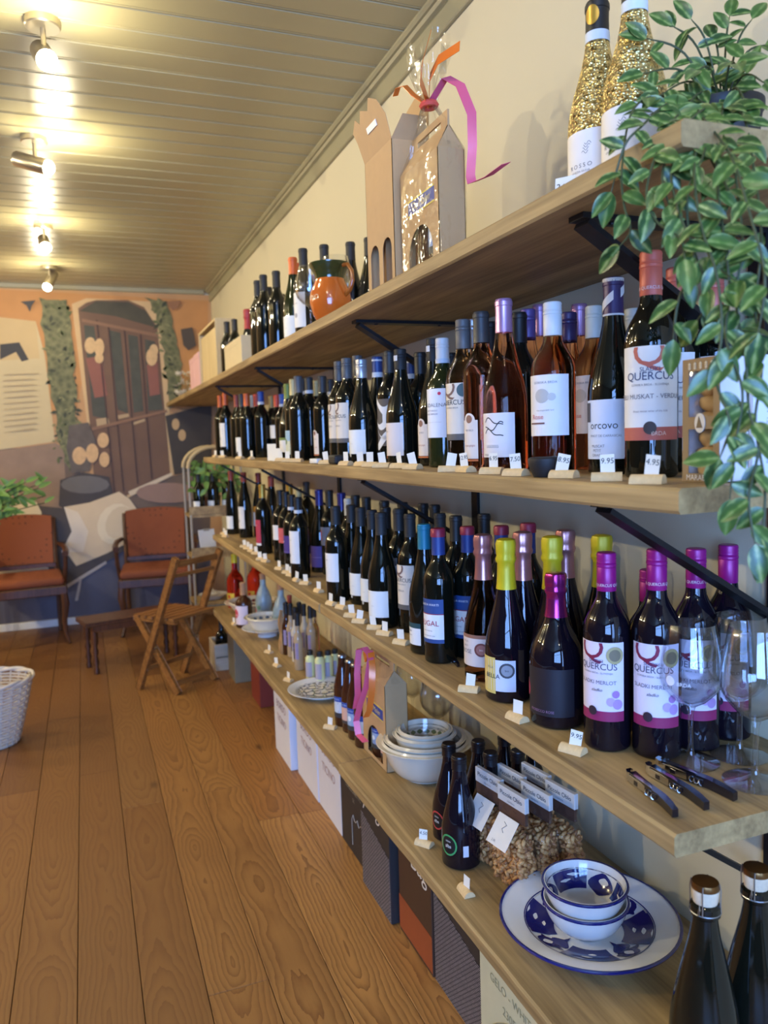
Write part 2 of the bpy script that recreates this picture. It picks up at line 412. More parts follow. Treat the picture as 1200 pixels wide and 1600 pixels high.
printed('printed_vine', ragged([(228, 466), (262, 470), (272, 520), (284, 570), (280, 625), (266, 640), (258, 560), (246, 500)], 5, 3), (0, 0, 0), mt=M_VINE)
rg = random.Random(4)
for c_ in ((92, 96, 52), (128, 124, 78), (60, 62, 36)):
    sh = []
    for k in range(46):
        t_ = rg.random(); lx = 86 + 22 * t_ + rg.uniform(-22, 22); ly = 470 + 250 * t_
        if k % 3 == 0: lx = 246 + 28 * t_ + rg.uniform(-10, 10); ly = 470 + 160 * t_
        a_ = rg.uniform(0, 3); r_ = rg.uniform(3, 7); sh.append([(lx + r_ * math.cos(a_), ly + r_ * math.sin(a_)), (lx - r_ * .45 * math.sin(a_), ly + r_ * .45 * math.cos(a_)), (lx - r_ * math.cos(a_), ly - r_ * math.sin(a_)), (lx + r_ * .45 * math.sin(a_), ly - r_ * .45 * math.cos(a_))])
    printed_many('printed_leaves', sh, c_)
printed_many('printed_text_lines', [[(5 + rg.uniform(0, 6), 585 + 9 * k), (60 + rg.uniform(-14, 6), 583 + 8.6 * k), (60, 584.5 + 8.6 * k), (5, 586.5 + 9 * k)] for k in range(11)], (168, 146, 104))
printed_many('printed_door_lines', [[(a, b), (a + 2, b), (c + 2, d), (c, d)] for a, b, c, d in ((150, 500, 178, 770), (168, 508, 192, 768), (193, 515, 214, 756), (218, 523, 236, 748))], (72, 48, 36))
printed_many('printed_door_rails', [[(143, 668), (260, 640), (261, 644), (144, 673)], [(128, 498), (246, 522), (246, 527), (128, 503)]], (134, 98, 70))
for (cx, cy, rx, ry) in [(141, 540, 9, 13), (155, 543, 8, 14), (155, 560, 7, 8), (237, 558, 9, 14), (240, 548, 7, 10)]:
    printed('printed_flask', ell(cx, cy, rx, ry), (204, 168, 118), .25, 30)
printed('printed_wheel', [(108, 665), (138, 660), (150, 690), (140, 735), (112, 740), (104, 700)], (96, 84, 72), .4, 14)
for (cx, cy, rx, ry) in [(124, 712, 11, 14), (144, 708, 10, 15), (161, 688, 9, 12), (163, 718, 8, 12)]:
    printed('printed_flask', ell(cx, cy, rx, ry), (206, 166, 116), .25, 30)
printed('printed_barrel', [(94, 750), (130, 738), (170, 745), (176, 770), (150, 795), (110, 800), (92, 790)], (66, 58, 52))
printed('printed_barrel_top', ell(133, 757, 38, 14), (104, 98, 92))
printed('printed_dark_table', [(60, 790), (110, 795), (215, 815), (210, 850), (100, 920), (60, 900)], (74, 64, 56), .2)
printed('printed_menu', [(100, 792), (140, 785), (186, 768), (203, 780), (217, 800), (205, 845), (165, 865), (119, 884), (108, 868), (96, 862), (112, 830)], (214, 190, 152), .06)
printed('printed_menu_page', [(100, 792), (122, 800), (138, 830), (130, 862), (96, 862), (112, 830)], (222, 205, 178), .05)
printed('printed_white_chair', [(-60, 786), (40, 780), (57, 784), (65, 800), (63, 850), (66, 872), (80, 894), (86, 906), (70, 908), (-60, 910)], (214, 196, 160), .08)
printed('printed_hat_brim', ell(180, 818, 27, 33, a=.5), (226, 208, 172), .05)
printed('printed_hat_crown', ell(186, 816, 20, 27, a=.5), (214, 192, 154), .05)
printed('printed_table_edge', [(104, 913), (165, 876), (167, 880), (106, 918)], (176, 164, 150))
printed('printed_table_leg', [(124, 905), (128, 904), (122, 938), (117, 938)], (170, 160, 150))
printed('printed_white_line', [(200, 768), (268, 738), (269, 743), (204, 775)], (206, 186, 154))
printed('printed_round_table', ell(262, 770, 50, 16), (146, 116, 98))
printed('printed_chalkboard', [(258, 650), (330, 630), (330, 730), (272, 742)], (62, 54, 44), .2)
for (cx, cy) in [(274, 663), (284, 680)]: printed('printed_jug', ell(cx, cy, 6, 9), (190, 156, 108))
printed('printed_lantern', [(282, 515), (300, 512), (306, 540), (294, 548), (286, 540)], (78, 66, 52))
printed('printed_sconce', [(32, 472), (56, 470), (50, 478), (47, 488), (42, 478)], (70, 66, 60))
printed('printed_wrought_scroll', [(262, 472), (282, 470), (278, 482), (270, 486), (264, 480)], (150, 104, 66))

# ================================================================== SHELVES
M_SH = wood('shelf_wood', srgb(122, 96, 58), srgb(202, 170, 114), 1.0, 1, .6, bump=.35)
M_IRON = mat('black_iron', srgb(26, 25, 27), .45, .4)
def shelf(label, x0, y0, y1, ztop, th=.030, x1=WX - .002):
    bm = bmesh.new(); n = 26; random.seed(int(ztop * 1000) + int(y0 * 10))
    A = []
    for i in range(n + 1):
        y = y0 + (y1 - y0) * i / n; e = random.uniform(-.0012, .0012) if 0 < i < n else 0; b_ = random.uniform(-.0008, .0008)
        A.append([bm.verts.new(v) for v in [(x0 + .004 + e, y, ztop), (x1, y, ztop), (x1, y, ztop - th), (x0 + .003 + e, y, ztop - th + b_), (x0 + e, y, ztop - th + .004 + b_), (x0 + e, y, ztop - .004)]])
    for a, b in zip(A, A[1:]):
        for k in range(6): bm.faces.new((a[k], a[(k + 1) % 6], b[(k + 1) % 6], b[k]))
    bm.faces.new(A[0][::-1]); bm.faces.new(A[-1])
    return tag(ob('shelf_plank', fin(bm, 25), M_SH), label, 'shelf', 'wall shelf planks')
shelf('long rough wooden plank of the top shelf carrying the trailing plant and gift boxes', .62, .695, 4.44, S1)
shelf('far plank of the top shelf reaching the mural, under the pink box and flowers', .62, 4.443, YB - .01, S1)
shelf('long rough wooden plank of the second shelf under the rose wine bottles', .62, .697, 4.40, S2)
shelf('near wooden plank of the third shelf with corkscrews and wine glasses on its end', .655, .742, 2.30, S3)
shelf('far wooden plank of the third shelf under the row of white-labelled bottles', .652, 2.303, 4.42, S3)
shelf('near wooden plank of the bottom shelf under the blue platter and almond bags', .62, .55, 2.05, S4)
shelf('far wooden plank of the bottom shelf under the ceramic bowls and liqueur bottles', .622, 2.053, 4.42, S4)
def bracket(y, ztop, x0, where):
    t = thing('shelf_bracket', 'black iron shelf bracket with diagonal brace ' + where, 'bracket', (WX - .002, y, ztop), 0, 'black iron shelf brackets')
    wd = .017; L = WX - .002 - x0 - .04
    ob('arm', box((-L, -wd, -.008), (0, wd, -.0005)), M_IRON, t)
    ob('wall_leg', box((-.008, -wd, -.27), (0, wd, -.008)), M_IRON, t)
    a = Vector((-L + .01, 0, -.008)); b = Vector((-.006, 0, -.20)); d = (b - a); ang = math.atan2(d.z, d.x)
    ob('brace', box((0, -wd, -.004), (d.length, wd, .004)), M_IRON, t, a + Vector((0, 0, -.004)), (0, -ang, 0))
    for xx in (-L + .06, -.10): ob('screw', lathe([(0, -.003), (.004, -.0025), (.005, 0)], 8), M_IRON, t, (xx, 0, -.008))
near = {.90: 'nearest the open end', 1.90: 'above the blue and red capped bottles', 3.12: 'farther along', 4.1: 'at the far end'}
for sz, nm, x0 in ((S1 - .03, 'under the top shelf', .62), (S2 - .03, 'under the second shelf', .62), (S3 - .03, 'under the third shelf', .655)):
    for y, wv in near.items():
        if sz < 1 and y > 1: continue
        bracket(y + (.045 if sz > 1.5 and y < 1 else 0), sz, x0, nm + ', ' + wv.replace('above the blue and red capped bottles', 'second from the near end').replace('farther along', 'third from the near end'))
for y in (.95, 2.0, 3.1, 4.2):   # props that carry the bottom shelf, against the wall
    tag(ob('shelf_prop', box((WX - .10, y - .02, 0), (WX - .003, y + .02, S4 - .031)), M_SH), 'short wooden upright against the wall under the bottom shelf, ' + {.95: 'nearest', 2.0: 'second', 3.1: 'third', 4.2: 'farthest'}[y] + ' of four', 'shelf support', 'bottom shelf uprights')

# ================================================================== CEILING SPOTS
M_NICK = mat('brushed_nickel', srgb(190, 182, 165), .3, .9)
M_BULB = glow('lamp_bulb', (1.0, .90, .66), 70.0)
def spot(label, base, aim, power, group='ceiling spot lamps'):
    t = thing('ceiling_spot', label, 'lamp', (base[0], base[1], CZ), 0, group)
    ob('base', lathe([(0, -.022), (.045, -.022), (.048, -.018), (.048, 0), (0, 0)], 20), M_NICK, t)
    ob('arm', tube([(0, 0, -.02), (0, 0, -.088)], .007, 8), M_NICK, t)
    d = Vector(aim).normalized()
    q = Vector((0, 0, 1)).rotation_difference(d).to_euler()
    c = Vector((0, 0, -.098))
    ob('head', lathe([(0, -.085), (.026, -.085), (.029, -.08), (.029, .05), (.0275, .05), (.0275, .0), (0, .0)], 20), M_NICK, t, c, q)
    ob('bulb', lathe([(0, .01), (.022, .01), (.026, .05), (.026, .06), (.020, .068), (0, .072)], 16), M_BULB, t, c, q)
    l = bpy.data.lights.new('spot_light', 'POINT'); l.energy = power; l.color = WARM; l.shadow_soft_size = .028
    lo = bpy.data.objects.new('lamp_light', l); link(lo, t, c + d * .115)
spot('ceiling spot lamp nearest the camera, glaring white', (-.03, 2.46), (.12, -.75, -.5), LAMP_W)
spot('tilted nickel ceiling spot lamp, second of the row, with its tube seen side on', (-.10, 3.36), (.80, -.42, -.30), LAMP_W)
spot('ceiling spot lamp facing the camera, third of the row', (-.12, 4.62), (.1, -.8, -.5), LAMP_W)
spot('ceiling spot lamp farthest away, just before the mural', (-.13, 5.62), (-.30, -.5, -.7), LAMP_W)
for yy, nm in ((1.25, 'above the near end of the shelves'), (.1, 'straight above the camera'), (-1.1, 'by the shop window')):
    spot('ceiling spot lamp of the aisle row ' + nm, (-.03, yy), (.6, .1, -.7), LAMP_W * .6)
for i, yy in enumerate((2.2, 3.7, 5.2)):
    spot('ceiling spot lamp along the left wall, ' + ('nearest the shop window', 'middle of the three', 'nearest the mural')[i], (-2.75, yy), (.85, -.2, -.55), LAMP_LEFT_W, 'spot lamps along the left wall')

# ================================================================== BOTTLES
# profile (r, z), nominal height, body radius for labels
SHAPES = {
 'bordo': dict(h=.313, R=.0365, prof=[(0, .012), (.026, .004), (.033, 0), (.0360, .003), (.0365, .007), (.0365, .184), (.0360, .194), (.0335, .206), (.028, .218), (.0205, .231), (.0160, .242), (.0146, .254), (.0142, .300), (.0142, .308), (0, .308)], cap=(.0152, .252, .313)),
 'burg': dict(h=.305, R=.0400, prof=[(0, .012), (.028, .004), (.036, 0), (.0395, .003), (.0400, .007), (.0400, .118), (.0392, .135), (.0365, .152), (.0320, .172), (.0262, .193), (.0210, .214), (.0172, .234), (.0152, .252), (.0144, .270), (.0142, .300), (0, .300)], cap=(.0154, .246, .305)),
 'hock': dict(h=.345, R=.0355, prof=[(0, .012), (.026, .004), (.032, 0), (.035, .003), (.0355, .007), (.0355, .150), (.0345, .175), (.0300, .210), (.0235, .245), (.0180, .272), (.0150, .295), (.0142, .335), (0, .340)], cap=(.0152, .272, .345)),
 'champ': dict(h=.320, R=.0430, prof=[(0, .018), (.028, .006), (.038, 0), (.0425, .004), (.0430, .009), (.0430, .092), (.0424, .108), (.0400, .126), (.0352, .148), (.0290, .172), (.0232, .195), (.0190, .216), (.0170, .234), (.0160, .255), (.0152, .290), (.0152, .312), (0, .312)], foil=True),
 'squat': dict(h=.262, R=.0470, prof=[(0, .018), (.03, .006), (.042, 0), (.0465, .004), (.0470, .009), (.0470, .108), (.0460, .122), (.0420, .138), (.0330, .156), (.0240, .172), (.0185, .190), (.0162, .210), (.0155, .25), (0, .254)], foil=True, fz=.186),
 'cider': dict(h=.325, R=.0450, prof=[(0, .018), (.03, .006), (.041, 0), (.0445, .004), (.0450, .009), (.0450, .112), (.0435, .135), (.0390, .165), (.0320, .198), (.0250, .228), (.0190, .255), (.0165, .272), (.0160, .280), (.0190, .283), (.0196, .288), (.0190, .296), (.0165, .299), (.0150, .300), (0, .300)]),
 'toscana': dict(h=.215, R=.0415, prof=[(0, .01), (.03, .003), (.037, 0), (.0410, .003), (.0415, .008), (.0415, .062), (.0400, .078), (.0345, .102), (.0270, .127), (.0205, .150), (.0162, .170), (.0140, .186), (.0135, .197), (.0155, .199), (.0157, .207), (.0140, .2075), (.0135, .210), (0, .210)], cap=(.0160, .188, .215)),
 'beer': dict(h=.232, R=.0300, prof=[(0, .008), (.024, .003), (.028, 0), (.0297, .003), (.0300, .006), (.0300, .112), (.0290, .128), (.0240, .152), (.0180, .176), (.0140, .200), (.0128, .220), (.0128, .228), (0, .228)], cap=(.0145, .222, .232)),
 'slim': dict(h=.228, R=.0200, prof=[(0, .006), (.016, .002), (.0185, 0), (.0200, .003), (.0200, .118), (.0190, .128), (.0140, .142), (.0098, .152), (.0092, .168), (.0092, .222), (0, .222)], cap=(.0104, .178, .228)),
 'mini': dict(h=.118, R=.0190, prof=[(0, .004), (.015, .002), (.0178, 0), (.0190, .003), (.0190, .082), (.0180, .090), (.0120, .098), (.0102, .102), (.0102, .112), (0, .112)], cap=(.0112, .100, .118)),
 'flask': dict(h=.30, R=.0480, prof=[(0, .01), (.035, .003), (.044, 0), (.0475, .004), (.0480, .009), (.0480, .14), (.0460, .16), (.0380, .18), (.0220, .20), (.0160, .215), (.0150, .285), (0, .288)], cap=(.0165, .25, .30)),
 'stubby': dict(h=.225, R=.0420, prof=[(0, .01), (.03, .003), (.038, 0), (.0415, .004), (.0420, .008), (.0420, .115), (.0400, .13), (.032, .142), (.0200, .152), (.0145, .162), (.0135, .20), (0, .205)], cap=(.0150, .162, .225)),
 'pottery': dict(h=.235, R=.0430, prof=[(0, .01), (.03, .003), (.038, 0), (.0425, .004), (.0430, .008), (.0430, .09), (.0400, .115), (.032, .14), (.0220, .16), (.0155, .175), (.0145, .22), (0, .222)], cap=(.0152, .205, .235)),
}
GLASS = {
 'dark': mat('dark_bottle_glass', (.005, .006, .004), .04, vary=0, Coat_Weight=0.0),
 'violet': mat('violet_black_glass', (.006, .004, .008), .04, vary=0, Coat_Weight=0.0),
 'green': mat('green_bottle_glass', (.016, .022, .006), .05, vary=0, Coat_Weight=0.0),
 'amber': mat('amber_bottle_glass', (.055, .016, .006), .06, vary=0, Coat_Weight=0.0),
 'rose': glass('rose_wine_glass', (.86, .46, .34), 1.22),
 'blush': glass('blush_wine_glass', (.90, .58, .38), 1.22),
 'red': glass('red_liqueur_glass', (.72, .06, .04), 1.22),
 'clear': glass('clear_bottle_glass', (.93, .95, .95), 1.35),
 'cream': mat('cream_liqueur', srgb(214, 200, 172), .12),
 'tan': mat('tan_liqueur', srgb(186, 158, 120), .12),
 'pistachio': mat('pistachio_liqueur', srgb(222, 222, 160), .12),
 'bluepot': mat('blue_patterned_pottery', srgb(150, 168, 172), .3, vary=.35, nscale=60),
}
def gold_scales():
    q = NT('gold_scale_glass'); co = q.n('ShaderNodeTexCoord')
    v = q.n('ShaderNodeTexVoronoi', Scale=230.0); q.t.links.new(co.outputs['Object'], v.inputs[0])
    q.p('Base Color', q.ramp(v.outputs['Color'], [(0.12, srgb(120, 96, 40)), (.55, srgb(236, 212, 140))])); q.p('Metallic', .8); q.p('Roughness', .22)
    q.bump(v.outputs['Distance'], 1.0, .004); return q.m
GLASS['gold'] = gold_scales()
CAPC = {k: mat('capsule_' + k, srgb(*c), r, me_, vary=.05) for k, (c, r, me_) in {
 'coral': ((206, 104, 84), .42, .1), 'magenta': ((158, 22, 118), .35, .2), 'grey': ((98, 96, 94), .5, .1), 'dkgrey': ((62, 60, 58), .5, .1), 'black': ((28, 27, 27), .5, 0),
 'matte': ((40, 39, 38), .6, 0), 'white': ((218, 216, 210), .45, 0), 'silver': ((190, 190, 192), .35, .5), 'lilac': ((196, 150, 186), .3, .5), 'purple': ((104, 82, 140), .4, .2), 'dpurple': ((66, 50, 92), .4, .2),
 'pale': ((206, 208, 196), .45, 0), 'navy': ((46, 70, 128), .45, .1), 'blue': ((40, 74, 150), .45, .1), 'teal': ((24, 122, 146), .45, .1), 'redblue': ((40, 64, 128), .45, .1), 'orange': ((208, 96, 40), .42, .1),
 'redor': ((204, 72, 44), .42, .1), 'rust': ((150, 62, 44), .5, 0), 'olive': ((168, 138, 78), .45, .1), 'green': ((126, 142, 62), .45, .1), 'cream': ((214, 196, 136), .45, .1), 'gold': ((190, 150, 60), .35, .5),
 'rosefoil': ((196, 140, 138), .28, .7), 'yellow': ((214, 190, 30), .4, .15), 'magfoil': ((170, 50, 120), .22, .8), 'violet': ((44, 40, 110), .35, .3), 'red': ((160, 40, 44), .45, .1), 'cork': ((176, 130, 92), .8, 0), 'steel': ((170, 170, 172), .3, .9), 'mauve': ((150, 110, 150), .4, .1), 'blackfoil': ((20, 14, 18), .35, .1), 'crimson': ((150, 36, 60), .45, .1)}.items()}
PAPER = {}
def pap(c):
    if c not in PAPER: PAPER[c] = mat('paper_%d_%d_%d' % c, srgb(*c), .6, vary=.02)
    return PAPER[c]
W_, CR, NAVY, INK, GRY = (232, 230, 226), (226, 214, 196), (34, 50, 96), (40, 40, 44), (120, 118, 120)
def P_(z0, z1, a0, a1, c, nm='label'): return ('p', z0, z1, a0, a1, c, nm)
def T_(s, size, z, a, c, **k): return ('t', s, size, z, a, c, k)
def D_(z, a, r, c, nm='medal'): return ('d', z, a, r, c, nm)
LAB = {
 'none': [],
 'q_coral': [P_(.070, .181, -72, 72, W_), P_(.052, .070, -72, 72, (186, 96, 80), 'label_band'), T_('Q', .060, .172, -2, (196, 104, 84), clip=.180), T_('SLADKI', .0085, .149, 0, NAVY), T_('QUERCUS', .0155, .1395, 0, NAVY), T_('GORISKA BRDA - SLOVENIJA', .0042, .128, 0, GRY), T_('BELI MUSKAT - VERDUC', .0092, .112, 0, (110, 104, 110)), T_('finest sweet wine of the hills', .0042, .092, 0, (150, 140, 140), shear=.3), T_('BRDA', .008, .061, 18, (226, 200, 180)), D_(.069, 0, .009, (60, 48, 44), 'emblem')],
 'q_merlot': [P_(.066, .176, -62, 62, (222, 212, 226)), P_(.050, .066, -62, 62, (142, 30, 84), 'label_band'), T_('Q', .055, .166, -20, (128, 26, 62), clip=.175), T_('SLADKI', .0075, .146, -8, NAVY), T_('QUERCUS', .0145, .137, -6, (64, 58, 84)), T_('GORISKA BRDA - SLOVENIJA', .004, .127, -6, GRY), T_('SLADKI MERLOT', .0085, .112, -6, (96, 88, 104)), T_('sladko', .007, .1, -6, INK, shear=.4), D_(.156, 38, .014, (176, 160, 110)), D_(.156, 38, .0095, (122, 110, 84), 'medal_centre'), D_(.094, 40, .006, (166, 120, 176), 'printed_flower'), D_(.082, 28, .007, (190, 160, 200), 'printed_flower'), D_(.078, 44, .008, (176, 140, 190), 'printed_flower'), D_(.066, -16, .0075, (48, 30, 44), 'emblem')],
 'q_grey': [P_(.075, .180, -62, 62, CR), P_(.062, .075, -62, 62, (96, 92, 90), 'label_band'), T_('Q', .055, .170, -14, (120, 92, 84), clip=.179), T_('QUERCUS', .0145, .140, 0, INK), T_('GORISKA BRDA', .005, .129, 0, GRY), T_('REBULA', .007, .112, 0, GRY)],
 'q_greymedal': [P_(.075, .180, -62, 62, CR), P_(.062, .075, -62, 62, (96, 92, 90), 'label_band'), T_('Q', .055, .170, -14, (120, 92, 84), clip=.179), T_('QUERCUS', .0145, .140, 0, INK), T_('GORISKA BRDA', .005, .129, 0, GRY), D_(.165, 44, .014, (70, 96, 100))],
 'muscat': [P_(.024, .116, -58, 58, (216, 222, 236)), T_('orcovo', .0165, .076, -6, INK), T_('PINOT DE CARRASCAL', .0052, .060, -2, GRY), T_('MUSCAT', .0062, .044, -18, GRY), T_('PETIT', .0062, .037, -20, GRY), T_('GRAIN', .0062, .030, -20, GRY), P_(.082, .112, -58, -40, (70, 66, 70), 'printed_shape')],
 'rose': [P_(.070, .180, -64, 64, (228, 222, 218)), T_('GORISKA BRDA', .006, .166, 0, GRY), D_(.142, -8, .013, (186, 180, 172), 'printed_drawing'), D_(.140, 18, .007, (196, 190, 182), 'printed_drawing'), T_('Rose', .0125, .104, -22, (196, 104, 96)), P_(.091, .094, -50, 0, (110, 70, 70), 'printed_line'), T_('vino iz goriskih brd', .004, .116, 0, GRY)],
 'rose_b': [P_(.070, .180, -64, 64, (206, 196, 190)), T_('GORISKA BRDA', .006, .166, 0, GRY), D_(.142, -8, .013, (176, 168, 160), 'printed_drawing'), T_('Rose', .0125, .104, -22, (176, 84, 76))],
 'maiden': [P_(.072, .190, -56, 56, (232, 234, 240)), T_('MAGDALENA', .0125, .150, 0, GRY), T_('PINOT GRIGIO', .0052, .137, 0, GRY), T_('DELLE VENEZIE', .0052, .129, 0, GRY), D_(.178, 34, .004, (206, 50, 84), 'printed_dot'), P_(.109, .1096, -40, 40, (190, 186, 190), 'printed_line')],
 'fish': [P_(.026, .104, -58, 58, (230, 222, 218)), T_('LIGOSSG', .007, .045, -4, GRY), T_('ROSATO', .005, .030, -20, GRY), ('f',)],
 'hills': [P_(.018, .122, -62, 62, (150, 84, 96)), P_(.100, .122, -62, 62, (196, 200, 206), 'printed_sky'), ('h',), T_('CHOLLA', .014, .034, 0, (232, 224, 216)), D_(.060, -4, .010, (206, 214, 220), 'printed_cactus'), D_(.058, 20, .008, (206, 214, 220), 'printed_cactus')],
 'navywhite': [P_(.118, .152, -58, 58, (40, 72, 132)), P_(.058, .116, -58, 58, W_, 'label_lower'), P_(.116, .118, -58, 58, (150, 30, 44), 'label_stripe'), P_(.049, .058, -58, 58, (40, 72, 132), 'label_foot'), T_('QUINTA WARTI', .0075, .139, 0, (226, 226, 230)), T_('FUGAL', .0175, .095, 0, (166, 34, 44)), T_('tinto reserva', .005, .078, -4, GRY), T_('vinho tinto da casa', .0046, .066, 0, GRY)],
 'navygal': [P_(.092, .122, -58, 58, (52, 76, 128)), P_(.018, .092, -58, 58, W_, 'label_lower'), T_('QUINTA WARTI', .0075, .107, 0, (226, 226, 230)), T_('FUGA', .017, .066, 4, INK), T_('branco', .005, .05, 0, GRY)],
 'white': [P_(.066, .160, -58, 58, W_), T_('estate bottled', .0045, .138, -22, GRY), T_('riserva', .006, .112, -24, GRY), T_('2021', .0055, .085, -24, GRY)],
 'whitelow': [P_(.030, .100, -66, 66, (232, 232, 226)), T_('BIANCO', .0055, .094, -46, GRY), T_('collina', .005, .06, 0, (200, 200, 196)), D_(.026, -8, .005, (190, 190, 186), 'emblem')],
 'tallwhite': [P_(.060, .185, -55, 55, W_), T_('cantina', .006, .15, -10, GRY), D_(.090, -20, .006, (70, 66, 70), 'printed_drawing')],
 'wave': [P_(.050, .180, -70, 70, (92, 84, 80)), ('w',), P_(.102, .140, 20, 48, (232, 230, 226), 'printed_note')],
 'creamorange': [P_(.026, .112, -58, 58, (230, 216, 206)), P_(.018, .026, -58, -20, (196, 108, 60), 'label_foot'), T_('langhe', .006, .09, -16, GRY)],
 'hangtag': [P_(.024, .100, -30, 30, (226, 214, 204)), D_(.100, 0, .014, (226, 214, 204), 'tag_top'), D_(.102, 0, .008, (140, 100, 84), 'emblem'), T_('DEI GELSI', .005, .08, 0, GRY), T_('pinot grigio', .006, .05, 0, (170, 110, 90)), P_(.019, .023, -30, 30, (196, 108, 60), 'label_foot')],
 'yellowblue': [P_(.056, .115, -64, 64, (230, 228, 220)), P_(.115, .172, -64, -18, (222, 204, 70), 'label_yellow'), P_(.115, .172, -18, 40, (120, 190, 208), 'label_blue'), T_('vinho verde branco', .005, .1, -10, GRY)],
 'striped': [P_(.05, .165, -50, -20, (206, 190, 90)), P_(.05, .165, -20, -6, (60, 60, 60), 'label_stripe'), P_(.05, .165, -6, 14, (110, 170, 186), 'label_blue')],
 'scenic': [P_(.022, .115, -56, 56, (214, 212, 180)), P_(.075, .115, -56, 56, (160, 190, 206), 'printed_sky'), D_(.072, -10, .012, (120, 140, 90), 'printed_hill')],
 'greenwhite': [P_(.03, .078, -56, 56, W_), P_(.078, .088, -56, 56, (110, 130, 60), 'label_band'), T_('verde', .006, .06, 0, GRY)],
 'smallwhite': [P_(.095, .160, -52, 52, W_), T_('colli', .005, .14, -8, GRY)],
 'whiteband': [P_(.05, .165, -56, 56, W_), T_('vino rosso', .006, .13, -8, GRY), D_(.09, -4, .008, (170, 168, 170), 'emblem')],
 'purple': [P_(.020, .098, -62, 62, (74, 56, 126)), P_(.056, .057, -62, 62, (150, 140, 180), 'label_line'), D_(.075, -44, .012, (150, 140, 170), 'emblem')],
 'coralsq': [P_(.095, .158, -48, 48, (204, 92, 92)), T_('rosso', .007, .14, -10, (236, 200, 196)), T_('fresco', .007, .115, -10, (236, 200, 196))],
 'violetsq': [P_(.080, .150, -48, 48, (70, 52, 130)), P_(.084, .085, -44, 44, (150, 140, 190), 'label_line'), D_(.125, -14, .004, (220, 216, 230), 'emblem')],
 'orangewhite': [P_(.06, .135, -54, 54, W_), P_(.135, .165, -54, 54, (214, 144, 44), 'label_band')],
 'crimson': [P_(.05, .155, -40, 40, (184, 54, 80)), P_(.04, .05, -40, 40, W_, 'label_foot'), T_('syrah', .007, .13, -6, (236, 220, 220))],
 'greyred': [P_(.11, .178, -56, 56, (140, 136, 138)), P_(.128, .165, -40, -8, (190, 40, 40), 'printed_red'), T_('rosso', .006, .118, -26, W_)],
 'tealwhite': [P_(.022, .062, -52, 20, W_), P_(.062, .074, -52, 20, (24, 70, 78), 'label_band'), T_('rosso', .007, .055, -30, INK), T_('toscano', .005, .045, -26, GRY)],
 'medalpink': [P_(.034, .096, -64, 64, (218, 206, 200)), P_(.096, .104, -64, 64, (150, 104, 84), 'label_band'), T_('VILLA', .006, .088, -28, GRY), T_('BRUT', .006, .078, -28, GRY), T_('ROSE', .013, .066, -26, GRY), D_(.072, 22, .015, (112, 56, 52)), D_(.072, 22, .011, (156, 104, 96), 'medal_centre'), T_('bio', .006, .072, 22, (226, 206, 200))],
 'medalgold': [P_(.024, .086, -60, 44, (212, 216, 230)), P_(.018, .09, -66, -8, (214, 190, 104), 'label_gold'), T_('VILLA', .006, .07, -24, GRY), T_('BELLA', .0125, .053, -18, INK), D_(.066, 22, .015, (70, 72, 78)), D_(.066, 22, .011, (150, 154, 162), 'medal_centre'), T_('bio', .006, .066, 22, (40, 42, 48))],
 'prosecco': [P_(.022, .104, -56, 60, (26, 20, 30)), D_(.062, -66, .015, (170, 40, 76), 'printed_dot'), T_('PROSECCO ROSE', .0062, .03, -12, (150, 110, 140))],
 'secco': [P_(.035, .10, -50, 50, (206, 200, 190)), T_('ROSSO', .009, .055, -14, (150, 140, 120)), T_('VENEZIA', .004, .047, -14, GRY)],
 'goldwhite': [P_(.012, .112, -80, 80, (232, 228, 224)), T_('ROSSO', .0085, .062, -10, GRY, spacing=1.5), T_('VENEZIA GIULIA', .004, .054, -10, GRY), ('s',)],
 'beerblue': [P_(.030, .098, -75, 75, (196, 204, 214)), P_(.082, .098, -75, 75, (44, 76, 160), 'label_band'), P_(.030, .046, -75, 75, (54, 52, 56), 'printed_ground'), T_('Molen Bier', .0075, .090, 0, (190, 206, 236)), ('x',)],
 'beerpeach': [P_(.030, .098, -75, 75, (216, 170, 150)), P_(.082, .098, -75, 75, (44, 76, 160), 'label_band'), P_(.030, .040, -75, 75, (66, 56, 54), 'printed_ground'), T_('Molen Bier', .0075, .090, 0, (190, 206, 236))],
 'beerski': [P_(.030, .098, -75, 75, (150, 172, 206)), P_(.082, .098, -75, 75, (44, 76, 160), 'label_band'), P_(.030, .044, -75, 75, (56, 60, 62), 'printed_ground'), T_('Molen Bier', .0075, .090, 0, (190, 206, 236)), D_(.066, 0, .008, (226, 232, 238), 'printed_cloud')],
 'ringred': [D_(.048, -10, .021, (186, 60, 56), 'label'), D_(.048, -10, .0175, (16, 12, 14), 'label_inner'), T_('bibita', .006, .056, -10, (210, 206, 200)), T_('alba', .010, .046, -10, (230, 226, 220))],
 'ringgreen': [D_(.048, -10, .021, (66, 150, 84), 'label'), D_(.048, -10, .0175, (16, 12, 14), 'label_inner'), T_('bibita', .006, .056, -10, (210, 206, 200)), T_('alba', .010, .046, -10, (230, 226, 220)), P_(.028, .050, 36, 52, (206, 206, 210), 'barcode_panel')],
 'liqueur': [P_(.045, .11, -60, 0, (28, 26, 30)), P_(.045, .11, 10, 50, (150, 134, 164), 'label_side'), T_('liquore', .006, .09, -26, W_)],
 'minilab': [P_(.018, .075, -20, 70, (176, 166, 176)), P_(.018, .075, -70, -20, (40, 36, 44), 'label_side')],
 'stubbylab': [P_(.018, .112, -85, 85, (226, 208, 214)), D_(.072, -14, .024, (206, 76, 84), 'emblem'), P_(.060, .068, -44, 8, (236, 214, 214), 'printed_line')],
 'redlab': [P_(.05, .085, -50, 50, (226, 190, 60)), D_(.066, 10, .010, (200, 60, 40), 'emblem')],
